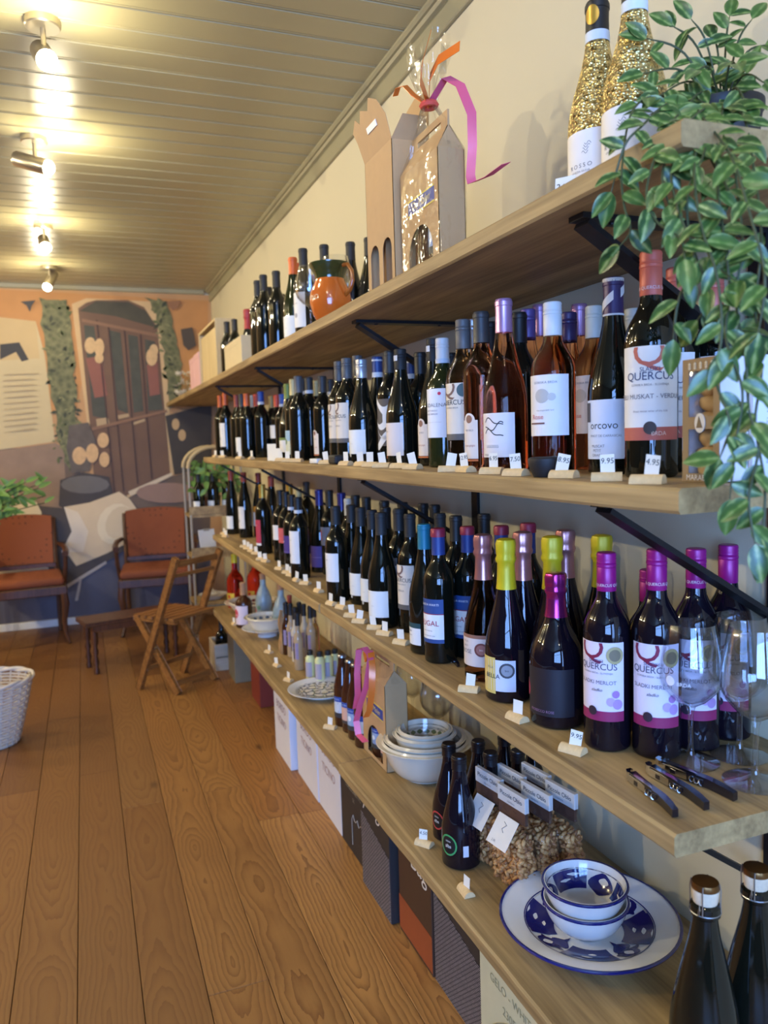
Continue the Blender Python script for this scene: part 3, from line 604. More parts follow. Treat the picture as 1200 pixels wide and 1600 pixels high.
 'potlab': [D_(.05, -20, .013, (196, 110, 120), 'printed_flower'), D_(.066, 20, .011, (110, 150, 120), 'printed_flower')],
}
def bend(me, R, z, a):
    for v in me.vertices:
        th = math.radians(a) + v.co.x / R
        rr = R + v.co.z
        v.co = Vector((rr * math.cos(th), rr * math.sin(th), z + v.co.y))
    return me
def patch(R, z0, z1, a0, a1, nrow=1, fz=None):
    n = max(2, int(abs(a1 - a0) / 9)); bm = bmesh.new(); g = []
    for i in range(n + 1):
        th = math.radians(a0 + (a1 - a0) * i / n)
        lo, hi = (z0, z1) if fz is None else fz(i / n)
        g.append([bm.verts.new((R * math.cos(th), R * math.sin(th), lo + (hi - lo) * k / nrow)) for k in range(nrow + 1)])
    for p, q in zip(g, g[1:]):
        for k in range(nrow): bm.faces.new((p[k], q[k], q[k + 1], p[k + 1]))
    return fin(bm, 60)
def disc(R, z, a, r, ry=None):
    bm = bmesh.new(); ry = ry or r
    rings = []
    for f_ in (.34, .67, 1.0): rings.append([bm.verts.new((f_ * r * math.cos(2 * PI * k / 18), f_ * ry * math.sin(2 * PI * k / 18), 0)) for k in range(18)])
    c = bm.verts.new((0, 0, 0))
    for k in range(18): bm.faces.new((c, rings[0][k], rings[0][(k + 1) % 18]))
    for p, q in zip(rings, rings[1:]):
        for k in range(18): bm.faces.new((p[k], q[k], q[(k + 1) % 18], p[(k + 1) % 18]))
    return bend(fin(bm, 60), R, z, a)
def stroke(R, pts, wd=.0009):
    """thin printed line through (x, z) points laid on the bottle wall"""
    bm = bmesh.new(); A = []
    for i, (x_, z_) in enumerate(pts):
        a = Vector(pts[min(i + 1, len(pts) - 1)]) - Vector(pts[max(i - 1, 0)]); nn = Vector((-a.y, a.x)).normalized() * wd
        A.append([bm.verts.new((x_ - nn.x, z_ - nn.y, 0)), bm.verts.new((x_ + nn.x, z_ + nn.y, 0))])
    for p, q in zip(A, A[1:]): bm.faces.new((p[0], q[0], q[1], p[1]))
    return bend(fin(bm, 0), R, 0, 0)
CACHE = {}
def cached(key, fn):
    if key not in CACHE: CACHE[key] = fn()
    return CACHE[key]
def foil_mesh(fz0, h, prof):
    def gr(z):
        for (r0, z0), (r1, z1) in zip(prof[2:], prof[3:]):
            if z0 <= z <= z1 and z1 > z0: return r0 + (r1 - r0) * (z - z0) / (z1 - z0)
        return .0152
    k = h - fz0
    pr = [(gr(fz0 + f_ * k) + .0009, fz0 + f_ * k) for f_ in (0, .1, .2, .3, .4, .5)] + [(.0186, fz0 + .55 * k), (.0196, fz0 + .60 * k), (.0178, fz0 + .66 * k), (.0184, fz0 + .72 * k), (.0190, fz0 + .90 * k), (.0172, fz0 + .97 * k), (.011, h - .0006), (0, h)]
    bm = bmesh.new(); bmlathe(bm, pr, 28)
    for v in bm.verts:      # crumpled foil over the wire cage
        if v.co.z > fz0 + .53 * k:
            a = math.atan2(v.co.y, v.co.x); j = .0009 * math.sin(a * 6) + random.uniform(-.0005, .0005)
            r = math.hypot(v.co.x, v.co.y)
            if r > .005: v.co.x *= (r + j) / r; v.co.y *= (r + j) / r
    return fin(bm, 40)
def cap_mesh(r, z0, z1, style):
    L = z1 - z0
    if style == 'screw':
        pr = [(r - .0004, z0), (r, z0 + .001), (r, z0 + .60 * L), (r - .0006, z0 + .62 * L), (r + .0004, z0 + .64 * L), (r + .0004, z0 + .70 * L), (r - .0005, z0 + .72 * L), (r + .0003, z0 + .75 * L), (r - .0004, z0 + .80 * L), (r + .0003, z0 + .84 * L), (r - .0004, z0 + .88 * L), (r + .0003, z1 - .004), (r - .0006, z1 - .001), (r - .002, z1), (0, z1)]
    elif style == 'crown':
        pr = [(r - .001, z0), (r + .0008, z0 + .001), (r + .0003, z0 + .5 * L), (r - .002, z1 - .001), (0, z1)]
    else:
        pr = [(r + .0006, z0), (r + .0003, z0 + .002), (r - .0002, z0 + .6 * L), (r, z1 - .013), (r + .0009, z1 - .012), (r + .0009, z1 - .005), (r - .0001, z1 - .004), (r - .0002, z1 - .002), (r - .0014, z1), (0, z1)]
    return lathe(pr, 24)
def labels(par, shape, lab):
    S = SHAPES[shape]; R = S['R']; first = None
    for i, op in enumerate(LAB[lab]):
        key = (shape, lab, i); p_ = first or par
        if op[0] == 'p':
            me = cached(key, lambda: patch(R + .0003 + .00012 * i * (first is not None), *op[1:5])); nm, c = op[6], op[5]
        elif op[0] == 'd':
            me = cached(key, lambda: disc(R + .0004 + .00012 * i, op[1], op[2], op[3])); nm, c = op[5], op[4]
        elif op[0] == 't':
            kw = dict(op[6]); clip = kw.pop('clip', None)
            def mk():
                t = textmesh(op[1], op[2], cut=.005, **kw); R2 = R + .0005 + .00012 * i
                if clip:
                    bm = bmesh.new(); bm.from_mesh(t)
                    bmesh.ops.bisect_plane(bm, geom=bm.verts[:] + bm.edges[:] + bm.faces[:], plane_co=(0, clip - op[3], 0), plane_no=(0, 1, 0), clear_outer=True); bm.to_mesh(t); bm.free()
                return bend(t, R2, op[3], op[4])
            me = cached(key, mk); nm, c = 'lettering', op[5]
        elif op[0] == 'f':
            for k, (oy, fl) in enumerate(((.088, 1), (.080, -1), (.068, 1))):
                pts = [(-.020 + .040 * t / 16, oy + fl * .006 * math.sin(t / 16 * 5.2) + .003 * math.sin(t / 16 * 9)) for t in range(17)]
                ob('printed_fish', cached(key + (k,), lambda: stroke(R + .0006, pts)), pap(INK), p_)
            continue
        elif op[0] == 'h':
            for k, (zz, c2) in enumerate(((.099, (94, 82, 130)), (.090, (206, 120, 104)), (.080, (62, 58, 98)), (.052, (150, 66, 90)))):
                f_ = lambda t, zz=zz, k=k: (.0185, zz + .006 * math.sin(t * 9 + k * 2.1))
                ob('printed_hill', cached(key + (k,), lambda: patch(R + .0006 + .0001 * k, 0, 0, -62, 62, 1, f_)), pap(c2), p_)
            continue
        elif op[0] == 'w':
            for k, (z0, z1, ph) in enumerate(((.150, .176, 0), (.112, .128, 1.2), (.056, .074, 2.4), (.084, .094, .4))):
                f_ = lambda t, z0=z0, z1=z1, ph=ph: (z0 + .018 * math.sin(t * 6 + ph), z1 + .018 * math.sin(t * 6 + ph + .5))
                ob('printed_wave', cached(key + (k,), lambda: patch(R + .0006, 0, 0, -70, 70, 1, f_)), pap(W_), p_)
            continue
        elif op[0] == 's':
            for k in range(4): 
                pts = [(-.004 + .009 * t / 8 + .0014 * k, .080 + .0042 * k + .0022 * math.sin(t * .9 + k)) for t in range(9)]
                ob('printed_sketch', cached(key + (k,), lambda: stroke(R + .0006, pts, .00035)), pap(GRY), p_)
            continue
        elif op[0] == 'x':
            for k in range(2):
                pts = [(-.012, .05 + .028 * k), (.012, .078 - .028 * k)]
                ob('printed_sail', cached(key + (k,), lambda: stroke(R + .0009, pts, .0011)), pap((60, 60, 66)), p_)
            continue
        o = ob(nm, me, pap(c), p_)
        if first is None and op[0] in 'pd': first = o
def bottle(name, label, loc, face, shape, gl, cap, lab, sz=1.0, capstyle='plain', group=None, band=None, cat='bottle'):
    S = SHAPES[shape]
    t = thing(name, label, cat, loc, math.radians(face), group); t.scale = (1.12 if gl == 'gold' else 1, 1.12 if gl == 'gold' else 1, sz)
    ob('glass_body', cached(('body', shape), lambda: lathe(S['prof'], 32)), GLASS[gl], t)
    if cap and S.get('foil'):
        fz = S.get('fz', S['h'] - .100)
        ob('foil', cached(('foil', shape), lambda: foil_mesh(fz, S['h'], S['prof'])), CAPC[cap], t)
    elif cap and 'cap' in S:
        r, z0, z1 = S['cap']
        c = ob('capsule', cached(('cap', shape, capstyle), lambda: cap_mesh(r, z0, z1, capstyle)), CAPC[cap], t)
        def ring(nm, ra, rb, cc):
            ob(nm, cached(('ring', shape, nm, ra, rb), lambda: patch(r + .0009, z0 + (z1 - z0) * ra, z0 + (z1 - z0) * rb, 0, 360)), pap(cc) if isinstance(cc, tuple) else CAPC[cc], c)
        if band == 'whiteends': ring('cap_ring', .0, .24, (222, 222, 220)); ring('cap_ring', .78, .86, (222, 222, 220))
        elif band == 'whitefoot': ring('cap_ring', .0, .2, (222, 222, 220))
        elif band == 'redtop': 
            ob('cap_top', cached(('rt', shape), lambda: lathe([(r + .0014, z1 - .019), (r + .0014, z1 - .003), (r - .0005, z1 + .0006), (0, z1 + .0006)], 24)), CAPC['crimson'], c)
        elif band == 'zebra':
            for k, (a0, f0) in enumerate(((-90, .0), (60, .45), (150, .1))):
                f_ = lambda q, f0=f0: (z0 + (z1 - z0) * (f0 + .40 * q), z0 + (z1 - z0) * (f0 + .40 * q + .24))
                ob('foil_stripe', cached(('zb', shape, k), lambda: patch(r + .0011, 0, 0, a0, a0 + 110, 1, f_)), pap(W_), c)
            ring('cap_ring', .0, .05, (222, 222, 220)); ring('cap_ring', .88, .97, (214, 212, 206))
        elif band == 'print':
            tm = cached(('ct', shape), lambda: bend(textmesh('QUERCUS QUERCUS QUERCUS', .0062, cut=.004), r + .0008, z0 + .010, 0))
            ob('cap_lettering', tm, pap((236, 214, 214)), c)
        elif band == 'dot':
            ob('cap_stamp', cached(('cd', shape), lambda: patch(r + .001, z0 + .028, z0 + .042, -28, 28)), pap(W_), c)
        elif band == 'goldmedal':
            ob('cap_medal', cached(('cm', shape), lambda: disc(r + .0011, z0 + .036, 0, .010, .014)), CAPC['gold'], c)
            ring('cap_ring', .0, .24, (206, 214, 222))
        elif band == 'paleband': ring('cap_ring', .0, .18, (196, 206, 214))
    labels(t, shape, lab)
    return t

# ---- solve places: every bottle stays on its line of sight, bottles do not touch
BRY = {S2: ((.945, .775), (1.90, .735), (3.12, .735), (4.1, .735)), S3: ((.90, .80), (1.90, .80), (3.12, .80), (4.1, .80))}
def settle(rows, zs, xmin, xmax, ymin, ymax):
    P = []
    for e in rows:
        px, py, h, shape = e[0], e[1], e[2], e[3]
        q = atz(px, py, zs + h)
        x_ = min(max(q.x, xmin + .0), xmax)
        q = atx(px, py, x_); P.append([q.x, q.y, SHAPES[shape]['R'] * (1.13 if e[4] == 'gold' else 1)])
    rays = [ray(e[0], e[1]) for e in rows]
    for it in range(400):
        mv = 0
        for i in range(len(P)):
            for j in range(i):
                dx = P[i][0] - P[j][0]; dy = P[i][1] - P[j][1]; d = math.hypot(dx, dy); mn = P[i][2] + P[j][2] + .003
                if d < mn:
                    if d < 1e-5: dx, dy, d = .001, .001, .0014
                    k = (mn - d) / d * .5; mv = max(mv, mn - d)
                    P[i][0] += dx * k; P[i][1] += dy * k; P[j][0] -= dx * k; P[j][1] -= dy * k
        for i, p in enumerate(P):
            if it < 330:   # pull back towards the line of sight
                s = rays[i].x; off = (p[0] - s * p[1]) / (1 + s * s); p[0] -= .35 * off; p[1] += .35 * off * s
            for yb, xl in BRY.get(zs, ()):      # keep clear of the iron braces
                if p[0] + p[2] * .5 > xl and abs(p[1] - yb) < p[2] + .019: p[1] += (.25 if it < 330 else 1) * math.copysign(p[2] + .019 - abs(p[1] - yb), p[1] - yb)
            p[0] = min(max(p[0], xmin + p[2]), xmax - p[2]); p[1] = min(max(p[1], ymin), ymax)
    out = []
    for e, p in zip(rows, P):
        zc = rays[rows.index(e)].z * p[1] + CAMZ
        hh = zc - zs; S = SHAPES[e[3]]['h']
        out.append((p[0], p[1], min(max(hh / S, .86), 1.10)))
    return out
SPOTS = []
def shelf_of_bottles(rows, zs, where, group, xmin, xmax=WX - .004, ymin=.75, ymax=4.38, xtra=''):
    for e, (x_, y_, s) in zip(rows, settle(rows, zs, xmin, xmax, ymin, ymax)):
        (px, py, h, shape, gl, cap, lab, face, desc) = e[:9]; o = e[9] if len(e) > 9 else {}
        full = desc + where
        bottle(o.get('name', 'wine_bottle'), full, (x_, y_, zs + .0005), face, shape, gl, cap, lab, s, o.get('style', 'plain'), group, o.get('band'))
        SPOTS.append((x_, y_, zs, desc))
SCR = dict(style='screw')
TOP = [
 (933, 5, .302, 'burg', 'gold', 'black', 'goldwhite', 208, 'gold-scaled sparkling bottle with its cap in view', dict(band='goldmedal')),
 (991, -45, .305, 'burg', 'gold', 'black', 'goldwhite', 204, 'gold-scaled sparkling bottle touching the plant', dict(band='goldmedal')),
 (576, 372, .300, 'burg', 'dark', 'matte', 'none', 190, 'dark bottle half hidden behind the open kraft carton'),
 (547, 379, .305, 'burg', 'dark', 'matte', 'none', 190, 'dark sloping bottle just right of the orange jug'),
 (506, 383, .310, 'bordo', 'dark', 'matte', 'none', 190, 'black-capped bottle behind the orange jug'),
 (473, 389, .312, 'bordo', 'dark', 'matte', 'whiteband', 200, 'white-labelled bottle behind the stemmed glass'),
 (457, 403, .300, 'burg', 'green', 'orange', 'whitelow', 200, 'orange-capped bottle with a low white label'),
 (465, 412, .300, 'burg', 'green', 'orange', 'none', 200, 'second orange-capped bottle, farther back'),
 (431, 424, .312, 'bordo', 'dark', 'matte', 'none', 200, 'plain black bottle left of the orange-capped pair'),
 (411, 430, .318, 'bordo', 'dark', 'matte', 'none', 200, 'plain black bottle, second from the red-capped one'),
 (419, 449, .300, 'bordo', 'dark', 'matte', 'none', 200, 'plain black bottle mostly hidden behind two others'),
 (402, 439, .318, 'bordo', 'dark', 'matte', 'none', 200, 'plain black bottle next to the red-capped one'),
 (440, 460, .300, 'bordo', 'dark', 'black', 'none', 200, 'short dark bottle peeping out behind the orange cap'),
 (386, 483, .300, 'champ', 'dark', 'red', 'whitelow', 205, 'dark sparkling bottle with red foil and white label'),
 (487, 431, .300, 'bordo', 'dark', 'mauve', 'none', 200, 'mauve-capped bottle behind the stemmed glass'),
 (354, 503, .290, 'bordo', 'dark', 'black', 'none', 200, 'black-capped bottle behind the pale carton, left one'),
 (366, 499, .290, 'bordo', 'dark', 'black', 'none', 200, 'black-capped bottle behind the pale carton, right one'),
]
shelf_of_bottles(TOP, S1, ' on the top shelf', 'bottles on the top shelf', .64, ymax=5.2)
SECOND = [
 (1017, 394, .314, 'bordo', 'dark', 'coral', 'q_coral', 228, 'wine bottle with coral screw cap and big coral Q label', dict(style='screw', band='print')),
 (1085, 421, .312, 'bordo', 'dark', 'coral', 'q_coral', 205, 'coral-capped wine bottle half behind the biscuit box', SCR),
 (1152, 432, .300, 'bordo', 'dark', 'coral', 'q_coral', 205, 'coral-capped wine bottle veiled by trailing leaves', SCR),
 (958, 435, .302, 'burg', 'dark', 'dpurple', 'muscat', 214, 'sloping dark bottle with black and white foil and pale label', dict(band='zebra')),
 (989, 483, .286, 'bordo', 'rose', 'pale', 'none', 190, 'pale-capped bottle behind the black and white foiled one', SCR),
 (1052, 487, .268, 'bordo', 'rose', 'pale', 'none', 190, 'pale-capped bottle behind the big coral Q bottle', SCR),
 (905, 476, .308, 'burg', 'rose', 'lilac', 'none', 190, 'lilac-foiled rose bottle at the back, right one'),
 (888, 489, .285, 'burg', 'rose', 'dpurple', 'none', 190, 'dark purple capped rose bottle behind the white-capped one', SCR),
 (928, 479, .290, 'bordo', 'blush', 'pale', 'rose_b', 200, 'rose bottle with pale screw cap beside the muscat label', SCR),
 (863, 473, .284, 'bordo', 'blush', 'white', 'rose', 214, 'rose wine bottle with white screw cap and white drawing label', SCR),
 (823, 484, .288, 'burg', 'rose', 'purple', 'hills', 206, 'rose bottle with purple screw cap and printed hills label', SCR),
 (843, 473, .310, 'burg', 'rose', 'lilac', 'none', 190, 'lilac-foiled rose bottle behind the hills label'),
 (785, 468, .304, 'burg', 'rose', 'lilac', 'fish', 206, 'rose bottle with lilac foil and fish drawing label'),
 (806, 489, .285, 'bordo', 'dark', 'black', 'none', 190, 'black-capped bottle behind the fish drawing bottle'),
 (753, 488, .298, 'bordo', 'rose', 'dkgrey', 'hangtag', 196, 'rose bottle with dark grey foil and narrow hanging tag'),
 (767, 504, .285, 'bordo', 'dark', 'black', 'none', 190, 'black-topped bottle at the back behind the hanging tag'),
 (723, 500, .290, 'bordo', 'blush', 'grey', 'q_greymedal', 196, 'amber wine bottle with grey screw cap and round dark medal', SCR),
 (738, 500, .292, 'bordo', 'dark', 'silver', 'none', 190, 'silver-capped bottle behind the amber one', SCR),
 (691, 529, .281, 'bordo', 'green', 'white', 'maiden', 196, 'green bottle with white screw cap and pink-dotted white label', dict(style='screw', band='paleband')),
 (705, 552, .270, 'bordo', 'dark', 'black', 'none', 190, 'black-topped bottle behind the pink dot label'),
 (676, 530, .296, 'burg', 'dark', 'matte', 'hangtag', 190, 'dark bottle with grey stamped cap left of the pink dot label', dict(style='screw', band='dot')),
 (656, 551, .285, 'bordo', 'dark', 'black', 'none', 190, 'black-capped bottle left of the stamped cap, at the back'),
 (642, 561, .275, 'burg', 'dark', 'navy', 'none', 190, 'blue and white capped bottle at the back', dict(band='whiteends')),
 (625, 546, .288, 'burg', 'dark', 'matte', 'creamorange', 192, 'dark bottle with stamped cap and cream label with orange foot', dict(style='screw', band='dot')),
 (608, 549, .296, 'bordo', 'dark', 'dkgrey', 'wave', 190, 'dark bottle with brown and white wave label'),
 (589, 558, .290, 'burg', 'dark', 'navy', 'navygal', 192, 'dark bottle with blue and white cap and navy-topped label', dict(band='whiteends')),
 (564, 562, .285, 'burg', 'dark', 'silver', 'whitelow', 192, 'dark bottle with silver screw cap and low white label', SCR),
 (558, 556, .300, 'bordo', 'dark', 'grey', 'none', 190, 'grey-capped bottle behind the silver-capped one', SCR),
 (541, 560, .292, 'bordo', 'dark', 'grey', 'q_grey', 190, 'grey-capped bottle with cream Q label', SCR),
 (529, 565, .292, 'bordo', 'dark', 'grey', 'q_grey', 188, 'grey-capped bottle half behind the cream Q label', SCR),
 (515, 593, .280, 'bordo', 'dark', 'dkgrey', 'striped', 190, 'dark bottle with white-footed cap behind the small black box', dict(band='whitefoot')),
 (503, 588, .288, 'bordo', 'dark', 'dkgrey', 'hangtag', 190, 'dark bottle with tall grey cap and narrow cream tag'),
 (493, 595, .285, 'bordo', 'dark', 'cream', 'none', 190, 'cream-capped bottle behind the yellow and blue label, right side'),
 (482, 590, .296, 'bordo', 'dark', 'dkgrey', 'yellowblue', 194, 'dark bottle with white-banded cap and yellow and blue label', dict(band='whitefoot')),
 (473, 592, .300, 'bordo', 'dark', 'dkgrey', 'none', 190, 'dark bottle with white-banded cap, left of the yellow and blue label', dict(band='whitefoot')),
 (465, 588, .300, 'bordo', 'dark', 'grey', 'none', 190, 'tall grey-capped bottle just right of the cream cap'),
 (458, 593, .292, 'bordo', 'dark', 'cream', 'scenic', 190, 'cream-capped bottle with scenic label'),
 (449, 600, .290, 'burg', 'dark', 'green', 'greenwhite', 190, 'green-capped bottle with small white label'),
 (441, 616, .270, 'bordo', 'dark', 'blue', 'none', 190, 'blue-capped bottle beside the red cap', dict(band='whitefoot')),
 (432, 617, .285, 'bordo', 'dark', 'redor', 'smallwhite', 190, 'red-capped bottle with small square white label'),
 (424, 619, .285, 'bordo', 'dark', 'olive', 'none', 190, 'olive-capped bottle beside the red cap'),
 (407, 612, .302, 'bordo', 'dark', 'blue', 'none', 190, 'blue and white capped bottle beside the orange-red cap', dict(band='whitefoot')),
 (400, 616, .300, 'bordo', 'dark', 'redor', 'smallwhite', 190, 'orange-red capped bottle with white label'),
 (393, 618, .300, 'bordo', 'dark', 'pale', 'none', 190, 'white-capped bottle beside the orange-red cap'),
 (385, 615, .300, 'bordo', 'dark', 'orange', 'none', 190, 'orange-capped bottle behind the brown-grey cap'),
 (377, 616, .300, 'bordo', 'dark', 'dkgrey', 'whitelow', 190, 'brown-grey capped bottle with low white label'),
 (369, 617, .300, 'bordo', 'dark', 'rust', 'none', 190, 'rust-capped bottle near the far end'),
 (351, 614, .322, 'bordo', 'dark', 'orange', 'whiteband', 190, 'orange-capped bottle with big white label, second from the far end'),
 (343, 618, .322, 'bordo', 'dark', 'orange', 'none', 190, 'orange-capped bottle at the far end'),
]
shelf_of_bottles(SECOND, S2, ' on the second shelf', 'wine bottles on the second shelf', .685, ymin=.79)
THIRD = [
 (949, 863, .313, 'bordo', 'violet', 'magenta', 'q_merlot', 214, 'magenta-capped wine bottle nearest the shelf edge', dict(style='screw', band='print')),
 (1029, 858, .314, 'bordo', 'violet', 'magenta', 'q_merlot', 226, 'magenta-capped wine bottle, second from the edge', dict(style='screw', band='print')),
 (1014, 890, .275, 'bordo', 'violet', 'magenta', 'none', 210, 'magenta-capped wine bottle directly behind the second one', dict(style='screw')),
 (1089, 857, .312, 'bordo', 'violet', 'magenta', 'q_merlot', 222, 'magenta-capped wine bottle behind the first stemmed glass', dict(style='screw', band='print')),
 (1139, 851, .306, 'bordo', 'violet', 'magenta', 'q_merlot', 222, 'magenta-capped wine bottle nearest the wall', dict(style='screw')),
 (868, 894, .262, 'squat', 'violet', 'magfoil', 'prosecco', 214, 'squat black sparkling bottle with shiny magenta foil'),
 (883, 827, .318, 'champ', 'violet', 'rosefoil', 'none', 200, 'rose-foiled sparkling bottle at the back by the wall'),
 (940, 835, .312, 'champ', 'dark', 'yellow', 'none', 200, 'yellow-foiled sparkling bottle behind the magenta cap'),
 (862, 837, .312, 'champ', 'violet', 'yellow', 'secco', 200, 'yellow-foiled sparkling bottle behind the squat one'),
 (790, 841, .312, 'champ', 'violet', 'yellow', 'medalgold', 216, 'yellow-foiled sparkling bottle with silver medal label at the front'),
 (816, 830, .314, 'champ', 'violet', 'rosefoil', 'none', 200, 'rose-foiled sparkling bottle behind the front yellow one'),
 (754, 834, .314, 'champ', 'rose', 'rosefoil', 'medalpink', 210, 'rose sparkling bottle with pink foil and red medal label'),
 (825, 818, .318, 'bordo', 'dark', 'redblue', 'none', 195, 'blue and red capped bottle farthest right', dict(band='redtop')),
 (783, 822, .308, 'bordo', 'dark', 'redblue', 'none', 195, 'blue and red capped bottle between pink and yellow foils', dict(band='redtop')),
 (730, 823, .302, 'bordo', 'dark', 'redblue', 'navywhite', 198, 'blue and red capped bottle beside the pink foil', dict(band='redtop')),
 (684, 826, .304, 'bordo', 'dark', 'redblue', 'navywhite', 200, 'blue and red capped bottle at the front, left one', dict(band='redtop')),
 (756, 803, .312, 'bordo', 'dark', 'black', 'none', 195, 'black-capped bottle at the back above the pink foil'),
 (662, 819, .305, 'burg', 'dark', 'teal', 'tealwhite', 206, 'teal-capped bottle with small white corner label'),
 (712, 806, .312, 'bordo', 'dark', 'black', 'none', 195, 'black-capped bottle behind the two blue and red caps'),
 (687, 802, .310, 'bordo', 'dark', 'matte', 'none', 195, 'charcoal-capped bottle right behind the left blue and red cap'),
 (679, 789, .320, 'bordo', 'dark', 'black', 'none', 195, 'tall black bottle by the wall, right of a pair'),
 (661, 787, .320, 'bordo', 'dark', 'black', 'none', 195, 'tall black bottle by the wall, left of a pair'),
 (640, 803, .305, 'bordo', 'dark', 'matte', 'q_grey', 196, 'dark bottle with cream Q label and grey foot'),
 (622, 795, .308, 'bordo', 'dark', 'matte', 'wave', 196, 'dark bottle with brown and white wave label'),
 (629, 785, .318, 'bordo', 'dark', 'black', 'none', 195, 'black bottle behind the wave label'),
 (602, 793, .310, 'burg', 'dark', 'black', 'none', 195, 'black sloping bottle left of the wave label'),
 (600, 783, .318, 'bordo', 'dark', 'black', 'none', 195, 'black bottle by the wall behind the sloping ones'),
 (594, 801, .302, 'burg', 'dark', 'matte', 'whitelow', 202, 'sloping bottle with low white label, first of four'),
 (581, 797, .302, 'burg', 'dark', 'matte', 'whitelow', 200, 'sloping bottle with low white label, second of four'),
 (563, 793, .302, 'burg', 'dark', 'matte', 'whitelow', 200, 'sloping bottle with low white label, third of four'),
 (548, 789, .302, 'burg', 'dark', 'matte', 'whitelow', 198, 'sloping bottle with low white label, fourth of four'),
 (572, 777, .316, 'bordo', 'dark', 'black', 'none', 195, 'black bottle by the wall above the second low white label'),
 (555, 774, .316, 'bordo', 'dark', 'black', 'none', 195, 'black bottle by the wall above the fourth low white label'),
 (544, 779, .305, 'bordo', 'dark', 'pale', 'none', 195, 'pale-ringed bottle behind the fourth low white label'),
 (523, 791, .302, 'bordo', 'dark', 'matte', 'white', 200, 'dark bottle with large upright white label'),
 (533, 770, .316, 'bordo', 'dark', 'violet', 'none', 195, 'dark bottle with blue-black capsule behind the large white label'),
 (514, 766, .316, 'bordo', 'dark', 'black', 'greyred', 195, 'dark bottle with grey and red label'),
 (498, 765, .318, 'burg', 'dark', 'violet', 'purple', 198, 'sloping bottle with violet neck and purple label'),
 (465, 777, .300, 'bordo', 'dark', 'black', 'tallwhite', 198, 'dark bottle with white neck ring and tall white label', dict(band='whitefoot')),
 (455, 773, .300, 'bordo', 'dark', 'black', 'violetsq', 194, 'dark bottle with white neck ring and violet label', dict(band='whitefoot')),
 (478, 753, .322, 'bordo', 'dark', 'dkgrey', 'none', 195, 'dark bottle by the wall behind the tall white label'),
 (466, 764, .308, 'bordo', 'dark', 'cream', 'none', 195, 'cream-capped bottle behind the violet label'),
 (452, 756, .312, 'bordo', 'dark', 'gold', 'none', 195, 'gold-capped bottle at the back'),
 (446, 768, .300, 'bordo', 'dark', 'black', 'coralsq', 194, 'dark bottle with coral label'),
 (437, 766, .300, 'bordo', 'dark', 'black', 'smallwhite', 194, 'dark bottle with small square white label'),
 (423, 744, .340, 'hock', 'dark', 'rust', 'none', 195, 'tall rust-capped bottle at the back'),
 (409, 757, .315, 'bordo', 'dark', 'gold', 'crimson', 195, 'dark bottle with gold-orange neck and crimson label'),
 (403, 739, .345, 'hock', 'dark', 'rust', 'orangewhite', 195, 'tall rust-capped bottle with orange and white label'),
 (380, 738, .350, 'hock', 'dark', 'rust', 'whiteband', 195, 'tall rust-capped bottle with big white label, second from the far end'),
 (360, 736, .352, 'hock', 'dark', 'rust', 'whitelow', 195, 'tall rust-capped bottle at the far end'),
]
shelf_of_bottles(THIRD, S3, ' on the third shelf', 'wine bottles on the third shelf', .69, ymin=.80)

# ================================================================== BOTTOM SHELF BOTTLES
BOTTOM_A = [
 (717, 1180, .207, 'toscana', 'violet', 'blackfoil', 'ringgreen', 214, 'small black beer bottle with green ring label, nearest'),
 (701, 1161, .214, 'toscana', 'violet', 'blackfoil', 'ringred', 206, 'small black beer bottle with red ring label'),
 (747, 1157, .212, 'toscana', 'violet', 'blackfoil', 'none', 206, 'small black beer bottle behind the green ring one, left'),
 (766, 1175, .204, 'toscana', 'violet', 'blackfoil', 'ringgreen', 214, 'small black beer bottle touching the almond bags'),
 (788, 1155, .212, 'toscana', 'violet', 'blackfoil', 'none', 206, 'small black beer bottle behind the almond bags, left'),
 (809, 1172, .203, 'toscana', 'violet', 'blackfoil', 'none', 206, 'small black beer bottle behind the almond bags, middle'),
 (832, 1158, .206, 'toscana', 'violet', 'blackfoil', 'none', 206, 'small black beer bottle behind the almond bags, right'),
]
for e in BOTTOM_A: e[8]
def put(rows, nm, where, group, **kw):
    rows = [tuple(list(e[:9]) + [dict(e[9] if len(e) > 9 else {}, name=nm, **kw)]) for e in rows]
    shelf_of_bottles(rows, S4, where, group, .66, ymin=.6)
put(BOTTOM_A, 'beer_bottle', ' on the bottom shelf', 'small black beer bottles')
put([(1102, 1380, .318, 'cider', 'dark', None, 'none', 200, 'big dark corked bottle with wire cage, left one'),
     (1182, 1358, .318, 'cider', 'dark', None, 'none', 200, 'big dark corked bottle with wire cage, right one')], 'corked_bottle', ' right of the platter', 'corked bottles')
